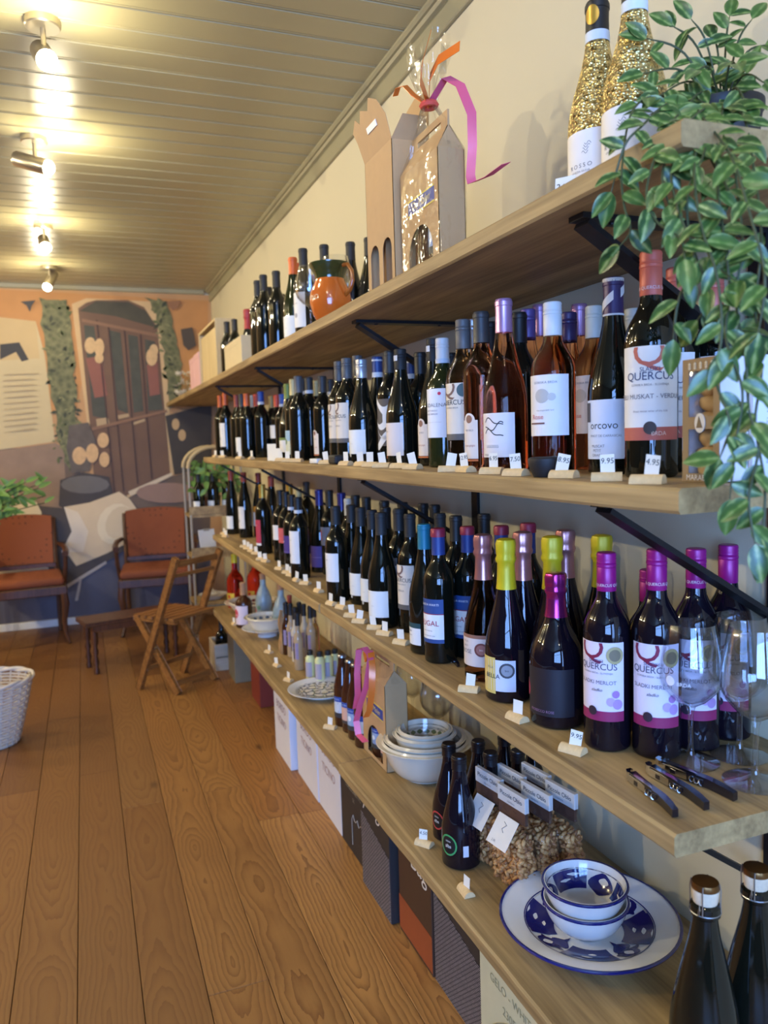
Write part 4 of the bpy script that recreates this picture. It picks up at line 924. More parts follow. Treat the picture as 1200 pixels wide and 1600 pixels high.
for o in [o for o in COL.objects if o.name.startswith('corked_bottle')]:
    ob('cork', lathe([(.0148, .298), (.0158, .302), (.0172, .314), (.0174, .322), (.0165, .325), (0, .326)], 20), mat('pale_cork', srgb(214, 196, 166), .8, vary=.12, nscale=220), o)
    ob('cap_disc', lathe([(.0176, .319), (.0180, .323), (.0166, .3275), (.006, .3285), (0, .3285)], 20), mat('bronze_cap', srgb(120, 84, 44), .3, .8), o)
    bm = bmesh.new()
    for k in range(4):
        a = k * PI / 2 + .3; ca, sa = math.cos(a), math.sin(a)
        bmtube(bm, [(.0175 * ca, .0175 * sa, .3275), (.0192 * ca, .0192 * sa, .318), (.0186 * ca, .0186 * sa, .302), (.0192 * ca, .0192 * sa, .288)], .0009, 6)
    ring_ = [(.0194 * math.cos(2 * PI * k / 20), .0194 * math.sin(2 * PI * k / 20), .288) for k in range(21)]; bmtube(bm, ring_, .0009, 6)
    bmtube(bm, [(.0194, 0, .288), (.024, .004, .292), (.026, .006, .300), (.023, .004, .304), (.0196, 0, .290)], .0006, 6)
    ob('wire_cage', fin(bm, 40), CAPC['steel'], o)
put([(534, 1022, .232, 'beer', 'amber', 'steel', 'beerblue', 196, 'brown beer bottle with windmill label, farthest of four', dict(style='crown')),
     (546, 1030, .230, 'beer', 'amber', 'steel', 'beerpeach', 196, 'brown beer bottle with peach label, second of four', dict(style='crown')),
     (555, 1036, .232, 'beer', 'amber', 'steel', 'beerski', 200, 'brown beer bottle with sky label, third of four', dict(style='crown')),
     (566, 1046, .232, 'beer', 'amber', 'steel', 'beerblue', 200, 'brown beer bottle under the ribbon, nearest of four', dict(style='crown'))], 'beer_bottle', ' on the bottom shelf', 'brown beer bottles by the ribboned carton')
put([(446, 941, .228, 'slim', 'amber', 'black', 'liqueur', 200, 'slim dark liqueur bottle beside the bark piece'), (453, 943, .228, 'slim', 'tan', 'black', 'liqueur', 200, 'slim beige liqueur bottle, second in the cluster'),
     (460, 949, .228, 'slim', 'cream', 'black', 'liqueur', 200, 'slim cream liqueur bottle, third in the cluster'), (464, 958, .230, 'slim', 'tan', 'black', 'liqueur', 204, 'slim caramel liqueur bottle standing in front of the cluster'),
     (474, 944, .228, 'slim', 'cream', 'black', 'liqueur', 200, 'slim cream liqueur bottle behind the caramel one'), (467, 941, .228, 'slim', 'tan', 'black', 'none', 200, 'slim liqueur bottle at the back of the cluster'),
     (484, 947, .228, 'slim', 'tan', 'black', 'liqueur', 200, 'slim liqueur bottle on the right of the cluster'), (490, 946, .226, 'slim', 'clear', 'black', 'none', 200, 'slim clear liqueur bottle at the right edge of the cluster')], 'liqueur_bottle', ' on the bottom shelf', 'slim liqueur bottles')
put([(484, 1016, .118, 'mini', 'pistachio', 'black', 'minilab', 200, 'tiny pistachio cream bottle, left of four'), (499, 1018, .118, 'mini', 'pistachio', 'black', 'minilab', 200, 'tiny pistachio cream bottle, second of four'),
     (512, 1016, .118, 'mini', 'pistachio', 'black', 'minilab', 200, 'tiny pistachio cream bottle, third of four'), (523, 1014, .118, 'mini', 'pistachio', 'black', 'minilab', 200, 'tiny pistachio cream bottle, right of four')], 'miniature_bottle', ' on the bottom shelf', 'tiny cream bottles')
put([(379, 910, .225, 'stubby', 'amber', 'cork', 'stubbylab', 200, 'squat bottle with pale label and red seal'),
     (410, 896, .240, 'pottery', 'bluepot', 'cork', 'potlab', 200, 'blue patterned pottery bottle, left one'), (438, 912, .236, 'pottery', 'bluepot', 'cork', 'potlab', 200, 'blue patterned pottery bottle, right one'),
     (452, 930, .235, 'slim', 'red', 'rust', 'none', 200, 'slim red bottle between pottery and liqueurs')], 'decorative_bottle', ' on the bottom shelf', 'decorative bottles at the far end')

for k, (fx, fy) in enumerate(((.752, 4.345), (.868, 4.355))):
    bottle('decorative_bottle', 'red glass flask with yellow label, %s one on the bottom shelf' % ('left', 'right')[k], (fx, fy, S4 + .0005), 200, 'flask', 'red', 'yellow', 'redlab', 1.0, 'plain', 'decorative bottles at the far end')
# ================================================================== PRICE STANDS
M_CORK = mat('cork', srgb(220, 188, 136), .85, vary=.14, nscale=180)
M_CARD = mat('price_card', srgb(236, 230, 214), .6, vary=.01)
M_INK = mat('ink', srgb(36, 34, 36), .7)
def half_cork():
    bm = bmesh.new(); n = 9; R = .0118; L = .040; A = []
    for s in (-1, 1):
        A.append([bm.verts.new((s * L / 2, R * math.cos(PI * k / n), R * math.sin(PI * k / n))) for k in range(n + 1)])
    for k in range(n): bm.faces.new((A[0][k], A[0][k + 1], A[1][k + 1], A[1][k]))
    bm.faces.new((A[0][0], A[0][n], A[1][n], A[1][0])); bm.faces.new(A[0]); bm.faces.new(A[1][::-1])
    bmesh.ops.bevel(bm, geom=[e for e in bm.edges if e.calc_face_angle(0) > 1.2], offset=.0012, segments=1, affect='EDGES')
    return fin(bm, 40)
HC = half_cork(); CARD = box((-.0003, -.0095, 0), (.0003, .0095, .027)); 
used = {}
def stand(x_, y_, z_, face, text, near_, cardw=1.0, tilt=0):
    n = used.get(near_, 0); used[near_] = n + 1
    extra = ['', ', second of them', ', third of them', ', fourth of them', ', fifth of them'][n]
    t = thing('price_stand', near_ + extra, 'price stand', (x_, y_, z_ + .0004), math.radians(face), 'half-cork price stands')
    ob('cork', HC, M_CORK, t, (0, 0, 0), (0, 0, PI / 2 + random.uniform(-.35, .35)))
    c = ob('price_card', CARD, M_CARD, t, (random.uniform(-.002, .002), random.uniform(-.004, .004), .0085), (math.radians(tilt), 0, random.uniform(-.15, .15)), (1, cardw, 1))
    if text: ob('price_lettering', textmesh(text, .0105, shear=.1), M_INK, c, (.0006, 0, .018), (PI / 2, 0, PI / 2))
def short(d, n=6):
    return d
S2ST = [(1012, '4.95', 'before the big coral Q bottle'), (948, '9.95', 'before the pale muscat label'), (881, '8.95', 'right of the black bowl'), (806, '7.50', 'before the printed hills label'), (769, '6.95', 'before the fish drawing label'), (728, '12.95', 'before the narrow hanging tag'), (702, '', 'beside the pink dot label'), (645, '', 'left of the pink dot label'), (624, '', 'below the cream label with orange foot'), (597, '', 'below the wave label'), (580, '', 'below the navy-topped label'), (565, '', 'below the silver-capped bottle'), (541, '', 'right of the small black box'), (510, '', 'left of the small black box'), (465, '', 'below the yellow and blue label'), (451, '', 'below the scenic label'), (440, '', 'below the green-capped bottle'), (394, '', 'below the orange-red cap'), (376, '', 'below the brown-grey cap'), (349, '', 'below the second orange cap from the far end'), (338, '', 'at the far end')]
for i, (px, tx, nr) in enumerate(S2ST):
    xx = .648 + .006 * (i % 3); q = atx(px, 740, xx)
    stand(q.x, q.y, S2, (222 if px > 850 else 208) + random.uniform(-12, 12), tx, ('half-cork price stand reading %s on the second shelf, %s' % (tx, nr)) if tx else 'half-cork price stand on the second shelf ' + nr, tilt=random.uniform(-12, 14))
S3ST = [(895, 1175, '9.95', 'before the nearest magenta-capped bottle'), (808, 1125, '', 'before the squat magenta-foiled bottle'), (733, 1080, '', 'before the red medal label'), (627, 1006, '', 'before the teal-capped bottle'), (601, 992, '', 'before the cream Q label'), (586, 983, '', 'before the first low white label'), (562, 973, '', 'before the second low white label'), (549, 964, '', 'before the third low white label'), (534, 951, '', 'before the fourth low white label'), (518, 945, '', 'before the large upright white label'), (498, 925, '', 'before the purple label'), (477, 913, '', 'right of the tall white label'), (464, 908, '', 'before the tall white label'), (455, 900, '', 'before the violet label'), (449, 896, '', 'before the coral label'), (437, 890, '', 'before the small square white label'), (415, 878, '', 'before the crimson label'), (408, 875, '', 'just left of the crimson label'), (400, 866, '', 'before the orange and white label'), (393, 862, '', 'before the gold-necked bottle'), (387, 858, '', 'before the big white label far back'), (382, 855, '', 'second before the big white label far back'), (352, 839, '', 'at the far end'), (343, 831, '', 'on the far corner')]
for px, py, tx, nr in S3ST:
    q = atz(px, py, S3); q.x = max(q.x, .672); q.y = min(q.y, 4.38)
    stand(q.x, q.y, S3, 214 + random.uniform(-14, 14), tx, ('half-cork price stand reading %s on the third shelf, %s' % (tx, nr)) if tx else 'half-cork price stand on the third shelf ' + nr, tilt=random.uniform(-10, 10))
S4ST = [(663, 1320, '4.50', 'before the green ring beer bottle', 232), (728, 1395, '', 'before the almond bags', 190), (516, 1138, '', 'before the brown beer bottles', 205), (451, 1064, '', 'left of the white plate', 195), (433, 1041, '', 'before the caramel liqueur bottle', 205), (420, 1020, '', 'before the bark piece', 195), (366, 976, '', 'before the squat bottle with red seal', 200)]
for px, py, tx, nr, fc in S4ST:
    q = atz(px, py, S4); q.x = max(q.x, .64)
    stand(q.x, q.y, S4, fc, tx, ('half-cork price stand reading %s on the bottom shelf, %s' % (tx, nr)) if tx else 'half-cork price stand on the bottom shelf ' + nr, tilt=random.uniform(-8, 8))
c = thing('price_card', 'handwritten price card reading 24.95 leaning on the left gold-scaled bottle', 'price card', (0, 0, 0))
q = atx(882, 272, .665); c.location = (q.x, q.y, S1 + .001); c.rotation_euler = (0, 0, math.radians(216))
o = ob('card', box((-.0003, -.015, 0), (.0003, .015, .032)), M_CARD, c, None, (0, -.14, 0))
ob('price_lettering', textmesh('24.95', .0125, shear=.1), M_INK, o, (.0006, 0, .017), (PI / 2, .12, PI / 2))

# ================================================================== WINE GLASSES
WG = [(0, 0), (.0415, 0), (.0418, .0012), (.040, .002), (.022, .0055), (.0065, .012), (.0042, .022), (.0038, .045), (.0040, .076), (.0072, .086), (.0240, .0965), (.0410, .116), (.0462, .132), (.0445, .158), (.0392, .188), (.0350, .2135), (.0346, .2140), (.0341, .2135), (.0383, .188), (.0435, .158), (.0452, .132), (.0402, .118), (.0232, .0995), (.006, .0905), (0, .0895)]
M_GL = film('wine_glass', (.965, .975, .985), .30, 0, 22.0, .95, .02, 2.4)
WGM = lathe(WG, 40)
def wineglass(label, px, py, z_, s=1.0, mark=False, xx=None):
    q = atz(px, py, z_) if xx is None else atx(px, py, xx)
    t = thing('wine_glass', label, 'wine glass', (q.x, q.y, z_ + .0004), random.uniform(0, 6), 'stemmed wine glasses'); t.scale = (s, s, s)
    ob('glass', WGM, M_GL, t)
    if mark:
        a = math.degrees(math.atan2(-q.y, -q.x)) - math.degrees(t.rotation_euler.z)
        d_ = ob('printed_emblem', disc(.0466, .134, a - 38, .0075), pap((226, 226, 232)), t)
        ob('lettering', bend(textmesh('BRDA', .008, cut=.004), .0470, .131, a - 12), pap((226, 226, 232)), t)
wineglass('stemmed glass with a round white emblem beside the corkscrews', 1079, 1190, S3, 1.0, True)
wineglass('stemmed glass behind the others near the wall on the third shelf', 1155, 1180, S3, 1.02)
wineglass('stemmed glass nearest the open end of the third shelf', 1180, 1222, S3, 1.05)
wineglass('stemmed glass on the top shelf left of the orange jug', 485, 480, S1, .95, xx=.685)
wineglass('stemmed glass on the top shelf behind the orange jug', 527, 480, S1, 1.12, xx=.775)
wineglass('stemmed glass behind the ribboned carton on the bottom shelf, left one', 646, 1138, S4, 1.12, xx=.925)
wineglass('stemmed glass behind the ribboned carton on the bottom shelf, right one', 685, 1148, S4, 1.12, xx=.92)

# ================================================================== CORKSCREWS
M_CHR = mat('chrome', srgb(206, 204, 206), .12, 1.0, vary=0)
M_BLK = mat('black_handle', srgb(20, 17, 24), .22, vary=0, Coat_Weight=.5)
def corkscrew(label, pa, pb, z_):
    a = atz(*pa, z_); b = atz(*pb, z_); d = b - a
    t = thing('corkscrew', label, 'corkscrew', (a.x, a.y, z_ + .0003), math.atan2(d.y, d.x), 'folded corkscrews'); s = d.length / .118; t.scale = (s, s, s)
    bm = bmesh.new(); n = 14; A = []
    for i in range(n + 1):
        u = i / n; x_ = .004 + u * .114; yb = -.010 * math.sin(u * PI) * .5 - .012 * max(0, u - .62) ** 1.4 * 4
        zt = .0135 + .0015 * math.sin(u * PI) - .002 * u; wd = .0052 if u < .9 else .0046
        A.append([bm.verts.new((x_, yb - wd, .001)), bm.verts.new((x_, yb + wd, .001)), bm.verts.new((x_, yb + wd, zt)), bm.verts.new((x_, yb - wd, zt))])
    for p, q in zip(A, A[1:]):
        for k in range(4): bm.faces.new((p[k], p[(k + 1) % 4], q[(k + 1) % 4], q[k]))
    bm.faces.new(A[0][::-1]); bm.faces.new(A[-1])
    bmesh.ops.bevel(bm, geom=[e for e in bm.edges if e.calc_face_angle(0) > .9], offset=.0016, segments=2, affect='EDGES')
    ob('handle', fin(bm, 40), M_BLK, t)
    lv = ob('lever', box((.006, -.0098, .001), (.066, -.0072, .0125), .0008), M_CHR, t)
    ob('lever_top', prism([(.008, -.0098), (.064, -.0098), (.050, -.0030), (.020, -.0045)], .0150, .0158, 'z'), M_CHR, lv)
    ob('lever_window', box((.022, -.0102, .0035), (.030, -.0092, .0095)), M_BLK, lv)
    ob('lever_hook', prism([(-.004, -.006), (.004, -.010), (.010, -.0095), (.008, -.005), (.002, -.003), (0, .003), (-.005, .002)], .004, .0150, 'z'), M_CHR, lv)
    sp = [(.030 + .040 * k / 40, .0 + .003 * math.cos(k * .9), .006 + .003 * math.sin(k * .9)) for k in range(41)]
    ob('worm', tube([(x_, y_ - .0115, z2) for x_, y_, z2 in sp if x_ > .05], .0009, 6), M_CHR, t)
corkscrew('black and chrome folded corkscrew nearest the shelf edge', (986, 1218), (1068, 1276), S3)
corkscrew('black and chrome folded corkscrew in the middle of the three', (1016, 1208), (1116, 1264), S3)
corkscrew('black and chrome folded corkscrew beside the glass foot', (1032, 1200), (1158, 1248), S3)
corkscrew('black corkscrew lying beside the rose sparkling bottle', (696, 1027), (722, 1042), S3)

# ================================================================== CERAMICS
def ceramic(name, outer, inner, pattern=None):
    pass
def glaze(name, c): return mat(name, srgb(*c), .12, vary=.02, Coat_Weight=.5)
M_CER = glaze('white_glaze', (228, 226, 222)); M_BLU = glaze('cobalt_glaze', (24, 30, 104)); M_IVO = glaze('ivory_glaze', (222, 212, 190))
M_BLK2 = glaze('black_glaze', (34, 32, 36)); M_GRN = glaze('green_glaze', (110, 122, 84)); M_PEA = glaze('peach_glaze', (206, 170, 140)); M_MAR = glaze('maroon_glaze', (110, 40, 40)); M_SKY = glaze('slate_glaze', (84, 100, 124))
def bowl_prof(R, h, foot, wall=.005, rim=0.0, k=.75):
    o = [(0, .003), (foot - .004, .003), (foot - .002, 0), (foot, 0), (foot + .001, .005)]
    for i in range(1, 9):
        t = i / 8; o.append((foot + (R - rim - foot) * (t ** k) * 1.0, .006 + (h - .008) * (t ** (1.0 / k) if k < 1 else t)))
    if rim: o += [(R, h - .001)]
    o += [(R + .0008, h), (R - .0006, h + .0012)]
    inn = []
    if rim: inn += [(R - rim, h - .0008)]
    for i in range(8, 0, -1):
        t = i / 8; inn.append((max(.001, foot + (R - rim - foot) * (t ** k) - wall), .006 + wall * .9 + (h - .008 - (wall * .9 if i < 8 else 0)) * (t ** (1.0 / k) if k < 1 else t)))
    inn.append((0, .006 + wall * .8)); return o + inn
def on_profile(inn, u):
    """point on polyline inn at parameter 0..1"""
    f_ = u * (len(inn) - 1); i = min(int(f_), len(inn) - 2); t = f_ - i
    return inn[i][0] + (inn[i + 1][0] - inn[i][0]) * t, inn[i][1] + (inn[i + 1][1] - inn[i][1]) * t
def blob(inn, u0, u1, a0, a1, shape='leaf', lift=.0007):
    """painted figure on the inside of a bowl or plate: between u0..u1 of the inner profile and angles a0..a1"""
    bm = bmesh.new(); nu, na = 7, 10; G = []
    for i in range(nu + 1):
        u = u0 + (u1 - u0) * i / nu; row = []
        for j in range(na + 1):
            s = j / na * 2 - 1; t = i / nu
            wv = {'leaf': math.sin(PI * (.04 + .92 * t)), 'full': 1.0, 'drop': math.sin(PI * t ** .6) if 0 < t < 1 else .02, 'scal': 1.0}[shape]
            uu = u + ((u1 - u0) * .12 * math.sin(j / na * PI * 6) if shape == 'scal' and i in (0,) else 0)
            a = (a0 + a1) / 2 + (a1 - a0) / 2 * s * wv
            r, z = on_profile(inn, min(max(uu, 0), 1)); row.append(bm.verts.new((r * math.cos(a), r * math.sin(a), z + lift)))
        G.append(row)
    for p, q in zip(G, G[1:]):
        for j in range(na): bm.faces.new((p[j], p[j + 1], q[j + 1], q[j]))
    return fin(bm, 60)
def inner_of(prof):
    k = max(range(len(prof)), key=lambda i: prof[i][1]); return prof[k:]
def rimring(R, z, w_, n=48): return lathe([(R - w_, z + .0016), (R + .0004, z + .0018), (R + .0014, z + .0002), (R + .0004, z - .0028), (R - .0006, z - .0026)], n)

# blue and white platter with two bowls
bx = Vector((.806, 1.134, S4))
PL = [(0, .004), (.062, .004), (.064, 0), (.068, 0), (.070, .006), (.105, .022), (.147, .036), (.1490, .038), (.1482, .0395), (.1460, .0392), (.107, .0275), (.102, .0245), (.075, .0125), (.055, .0095), (0, .009)]
t = thing('platter', 'large white platter with cobalt blue pattern and blue rim on the bottom shelf', 'platter', (bx.x, bx.y, S4 + .0005), .5)
t.scale = (1.08, 1.08, 1)
ob('dish', lathe(PL, 64), M_CER, t); ob('painted_rim', rimring(.1480, .0385, .0035, 64), M_BLU, t)
inn = PL[10:]
ob('painted_line', lathe([(.1075, .0283), (.1066, .0280), (.1058, .0276)], 64), M_BLU, t)
for k in range(4):
    a = k * PI / 2
    ob('painted_panel', blob(inn, .10, .72, a + .0, a + .94, 'full', .0010), M_BLU, t)
    ob('painted_flower', blob(inn, .16, .60, a + 1.02, a + 1.42, 'leaf', .0014), M_BLU, t); ob('painted_flower', blob(inn, .34, .50, a + .96, a + 1.56, 'drop', .0013), M_BLU, t); ob('painted_highlight', blob(inn, .28, .46, a + 1.14, a + 1.30, 'leaf', .0020), M_CER, t)
    ob('painted_scroll', blob(inn, .45, .8, a + 1.05, a + 1.55, 'drop', .0011), M_BLU, t)
    for j in range(3): ob('painted_highlight', blob(inn, .2 + .14 * j, .27 + .14 * j, a + .2 + .12 * j, a + .42 + .1 * j, 'leaf', .0016), M_CER, t)
    ob('painted_scallop', blob(inn, .14, .2, a + .84, a + 1.55, 'scal', .0012), M_IVO, t)
def bluebowl(label, z_, R, h, inside=True):
    t = thing('bowl', label, 'bowl', (bx.x - .006, bx.y + .002, z_), .9, 'blue and white bowls on the platter'); t.scale = (1.07, 1.07, 1.04)
    pr = bowl_prof(R, h, .034, .004, 0, .62); ob('dish', lathe(pr, 48), M_CER, t); ob('painted_rim', rimring(R, h, .0028), M_BLU, t)
    if inside:
        i2 = inner_of(pr)
        for k in range(3):
            a = k * 2 * PI / 3
            ob('painted_panel', blob(i2, .18, .72, a, a + 1.12, 'full', .0009), M_BLU, t)
            ob('painted_flower', blob(i2, .18, .85, a + 1.14, a + 2.06, 'leaf', .0009), M_BLU, t)
            ob('painted_highlight', blob(i2, .3, .52, a + 1.38, a + 1.72, 'leaf', .0016), M_CER, t)
            for j in range(2): ob('painted_highlight', blob(i2, .27 + .14 * j, .36 + .14 * j, a + .2 + .3 * j, a + .6 + .3 * j, 'drop', .0016), M_CER, t)
        ob('painted_line', lathe([on_profile(i2, .16), on_profile(i2, .13)], 48), M_BLU, t)
    return t
bluebowl('lower of two stacked blue-rimmed white bowls on the blue platter', S4 + .0115, .072, .056, False)
bluebowl('upper of two stacked bowls, patterned cobalt inside, on the blue platter', S4 + .042, .071, .056)

# nested ivory bowls with green pattern
b2 = atz(660, 1206, S4); b2.y -= .022
def greenbowl(label, z_, R, h, foot, rim, pat, dx=0, dy=0):
    t = thing('bowl', label, 'bowl', (b2.x + dx, b2.y + dy, z_), .2, 'ivory nested bowls')
    pr = bowl_prof(R, h, foot, .006, rim, .66); ob('dish', lathe(pr, 56), M_IVO, t); i2 = inner_of(pr)
    for u in (.10, .19, .23): ob('painted_line', lathe([on_profile(i2, u), on_profile(i2, u + .016)], 56), M_BLK2, t)
    if pat >= 1:
        n = 18
        for k in range(n): ob('painted_floret', blob(i2, .27, .43, k * 2 * PI / n, (k + .82) * 2 * PI / n, 'leaf', .0008), M_GRN, t)
        ob('painted_line', lathe([on_profile(i2, .46), on_profile(i2, .478)], 56), M_BLK2, t)
    if pat >= 2:
        for k in range(5):
            a = k * 2 * PI / 5
            ob('painted_petal_outline', blob(i2, .5, .97, a, a + 1.12, 'drop', .0008), M_BLK2, t); ob('painted_petal', blob(i2, .53, .94, a + .10, a + 1.02, 'drop', .0014), M_PEA, t)
    return t
greenbowl('largest outer ivory bowl with broad rim on the bottom shelf', S4 + .0006, .132, .098, .058, .014, 0)
greenbowl('second ivory bowl nested in the largest one', S4 + .020, .112, .088, .05, .006, 1)
greenbowl('third ivory bowl of the nested stack', S4 + .045, .086, .075, .04, .004, 0)
greenbowl('top ivory bowl with green florets and peach petals inside', S4 + .058, .076, .072, .036, .004, 2)

# flat white plate with grey pattern
b3 = atz(505, 1083, S4)
PL2 = [(0, .004), (.07, .004), (.072, 0), (.076, 0), (.078, .005), (.125, .020), (.1285, .0215), (.1275, .0228), (.124, .0222), (.098, .0125), (.072, .0085), (0, .0080)]
t = thing('plate', 'round white plate with dark lace pattern on the bottom shelf', 'plate', (b3.x, b3.y, S4 + .0005), 0)
ob('dish', lathe(PL2, 56), M_CER, t); i3 = PL2[8:]
for u in (.30, .36, .40): ob('painted_line', lathe([on_profile(i3, u), on_profile(i3, u + .02)], 56), M_BLK2, t)
for k in range(24): ob('painted_dot', blob(i3, .43, .50, k * PI / 12, (k + .7) * PI / 12, 'leaf', .0008), M_BLK2, t)
for rg, (u0, u1, n) in enumerate(((.52, .70, 12), (.66, .84, 9), (.80, .96, 6))):
    for k in range(n):
        a = (k + rg * .5) * 2 * PI / n
        ob('painted_petal_outline', blob(i3, u0, u1, a, a + 1.9 * PI / n, 'drop', .0008 + .0004 * rg), M_BLK2, t); ob('painted_petal', blob(i3, u0 + .02, u1 - .015, a + .16 * PI / n, a + 1.74 * PI / n, 'drop', .0014 + .0004 * rg), M_IVO, t)
# far bowls
def farbowl(label, px, py, R, h, foot, c1, z_=None, rim=.01):
    q = atz(px, py, S4) if z_ else Vector((.800, 4.125, S4)); t = thing('bowl', label, 'bowl', (q.x, q.y, z_ or S4 + .0005), 0)
    pr = bowl_prof(R, h, foot, .006, rim, .68); ob('dish', lathe(pr, 48), M_IVO, t); i2 = inner_of(pr)
    for u in (.14, .34): ob('painted_line', lathe([on_profile(i2, u), on_profile(i2, u + .03)], 48), c1, t)
    for k in range(16): ob('painted_figure', blob(i2, .18, .33, k * PI / 8, (k + .7) * PI / 8, 'leaf', .0008), c1, t)
    for k in range(6): ob('painted_petal', blob(i2, .42, .8, k * PI / 3, (k + .8) * PI / 3, 'drop', .0008), c1, t)
    return t
farbowl('wide ivory bowl with maroon pattern at the far end of the bottom shelf', 386, 955, .148, .070, .06, M_MAR, rim=.020)
q = atz(418, 993, S4)
t = thing('plate', 'plain white plate under the blue-patterned bowl', 'plate', (q.x, q.y, S4 + .0005), 0)
ob('dish', lathe([(0, .003), (.04, .003), (.042, 0), (.046, 0), (.048, .012), (.09, .032), (.118, .042), (.1195, .0435), (.118, .045), (.09, .036), (.05, .018), (0, .016)], 48), M_CER, t)
farbowl('ivory bowl with slate blue pattern standing on a white plate', 418, 993, .108, .075, .045, M_SKY, S4 + .018, .012)

# dried bark piece
q = atz(437, 1022, S4); bm = bmesh.new(); A = []
for i in range(13):
    z_ = .19 * i / 12; wd = .030 * (.35 + .65 * math.sin(PI * min(1, .15 + i / 13))) ; ox = .006 * math.sin(i * .9)
    A.append([bm.verts.new((ox - .005, -wd / 2 - .004, z_)), bm.verts.new((ox + .006, -wd / 4, z_)), bm.verts.new((ox + .008, wd / 4, z_)), bm.verts.new((ox - .003, wd / 2 + .004, z_)), bm.verts.new((ox - .006, 0, z_))])
for p, s in zip(A, A[1:]):
    for k in range(5): bm.faces.new((p[k], p[(k + 1) % 5], s[(k + 1) % 5], s[k]))
bm.faces.new(A[0][::-1]); bm.faces.new(A[-1])
tag(ob('bark_piece', fin(bm, 60), wood('bark', srgb(150, 104, 58), srgb(206, 166, 108), 2.0, 2, .7), None, (q.x + .01, q.y, S4 + .0005), (0, 0, math.radians(215))), 'upright curled tan bark piece beside the slim liqueur bottles', 'ornament')

# ================================================================== CARTONS AND GIFTS ON THE SHELVES
M_KRAFT = mat('kraft_card', srgb(188, 152, 106), .75, vary=.05, nscale=40)
M_KRAFT2 = mat('kraft_dark', srgb(160, 122, 80), .8, vary=.05, nscale=40)
M_FILM = film('cellophane', (.98, .98, .98), .24, .6, 26.0, .45, .10)
M_OR = mat('orange_ribbon', srgb(226, 120, 44), .25, .1); M_PK = mat('pink_ribbon', srgb(220, 100, 134), .25, .1); M_CORAL = mat('coral_ribbon', srgb(220, 92, 80), .25, .1)
# open kraft carton for two bottles
a = atz(576, 440, S1); b = atz(617.6, 424, S1); x0 = .655; a = atx(576, 440, x0); b = atx(617.6, 424, x0)
W2 = a.y - b.y; H2 = atx(617.6, 210, x0).z - S1; D2 = .088
t = thing('kraft_carton', 'open kraft wine carton with two arched windows and raised flaps on the top shelf', 'carton', (x0, b.y, S1 + .0005))
bm = bmesh.new(); th = .0012
def facing_panel(y0, y1, z0, z1, x_=0.0, holes=()):
    """panel in the YZ plane with rectangular+arched holes"""
    zs = sorted({z0, z1} | {h[2] for h in holes} | {h[3] for h in holes}); ys = sorted({y0, y1} | {h[0] for h in holes} | {h[1] for h in holes})
    for p, q in zip(ys, ys[1:]):
        for r, s in zip(zs, zs[1:]):
            if not any(h[0] <= p and q <= h[1] and h[2] <= r and s <= h[3] for h in holes): bmbox(bm, (x_, p, r), (x_ + th, q, s))
    for h in holes:      # rounded head of the window
        cy = (h[0] + h[1]) / 2; rr = (h[1] - h[0]) / 2
        for sgn in (-1, 1):
            pts = [(cy + sgn * rr, h[3])] + [(cy + sgn * rr * math.cos(k * PI / 12), h[3] - rr + rr * math.sin(k * PI / 12)) for k in range(7)]
            A = [bm.verts.new((x_, *p)) for p in pts]; B = [bm.verts.new((x_ + th, *p)) for p in pts]
            bm.faces.new(A); bm.faces.new(B)
hs = [(W2 * .10, W2 * .42, .012, H2 * .36), (W2 * .56, W2 * .88, .012, H2 * .36)]
facing_panel(0, W2, 0, H2, 0, hs)
bmbox(bm, (0, 0, 0), (D2, th, H2)); bmbox(bm, (0, W2 - th, 0), (D2, W2, H2)); bmbox(bm, (D2 - th, 0, 0), (D2, W2, H2)); bmbox(bm, (0, 0, 0), (D2, W2, th))
ob('box_body', fin(bm, 0), M_KRAFT, t)
ob('inner_divider', box((.012, W2 * .48, .002), (D2 - .01, W2 * .5, H2 * .6)), M_KRAFT2, t)
ob('inner_liner', box((.03, .004, .002), (.031, W2 - .004, H2 * .55)), M_KRAFT2, t)
fl_ = [(0, 0), (W2, 0), (W2 * 1.04, .05), (W2 * 1.10, .075), (W2 * .92, .095), (W2 * .80, .078), (W2 * .68, .100), (W2 * .46, .086), (W2 * .34, .106), (W2 * .12, .088), (W2 * -.02, .05)]
ob('front_flap', prism(fl_, 0, th, 'x'), M_KRAFT, t, (0, 0, H2), (0, -.28, 0))
ob('flap_tab', box((-.002, W2 * .28, .045), (-.0005, W2 * .62, .058)), M_WHITE, t, (0, 0, H2), (0, -.28, 0))
ob('back_flap', prism([(0, 0), (W2, 0), (W2 * .94, .07), (W2 * .8, .115), (W2 * .5, .128), (W2 * .2, .115), (W2 * .06, .07)], 0, th, 'x'), M_KRAFT, t, (D2, 0, H2), (0, .06, 0))
ob('side_flap', prism([(0, 0), (D2, 0), (D2 * .8, .05), (D2 * .2, .05)], 0, th, 'y'), M_KRAFT, t, (0, 0, H2), (.5, 0, 0))

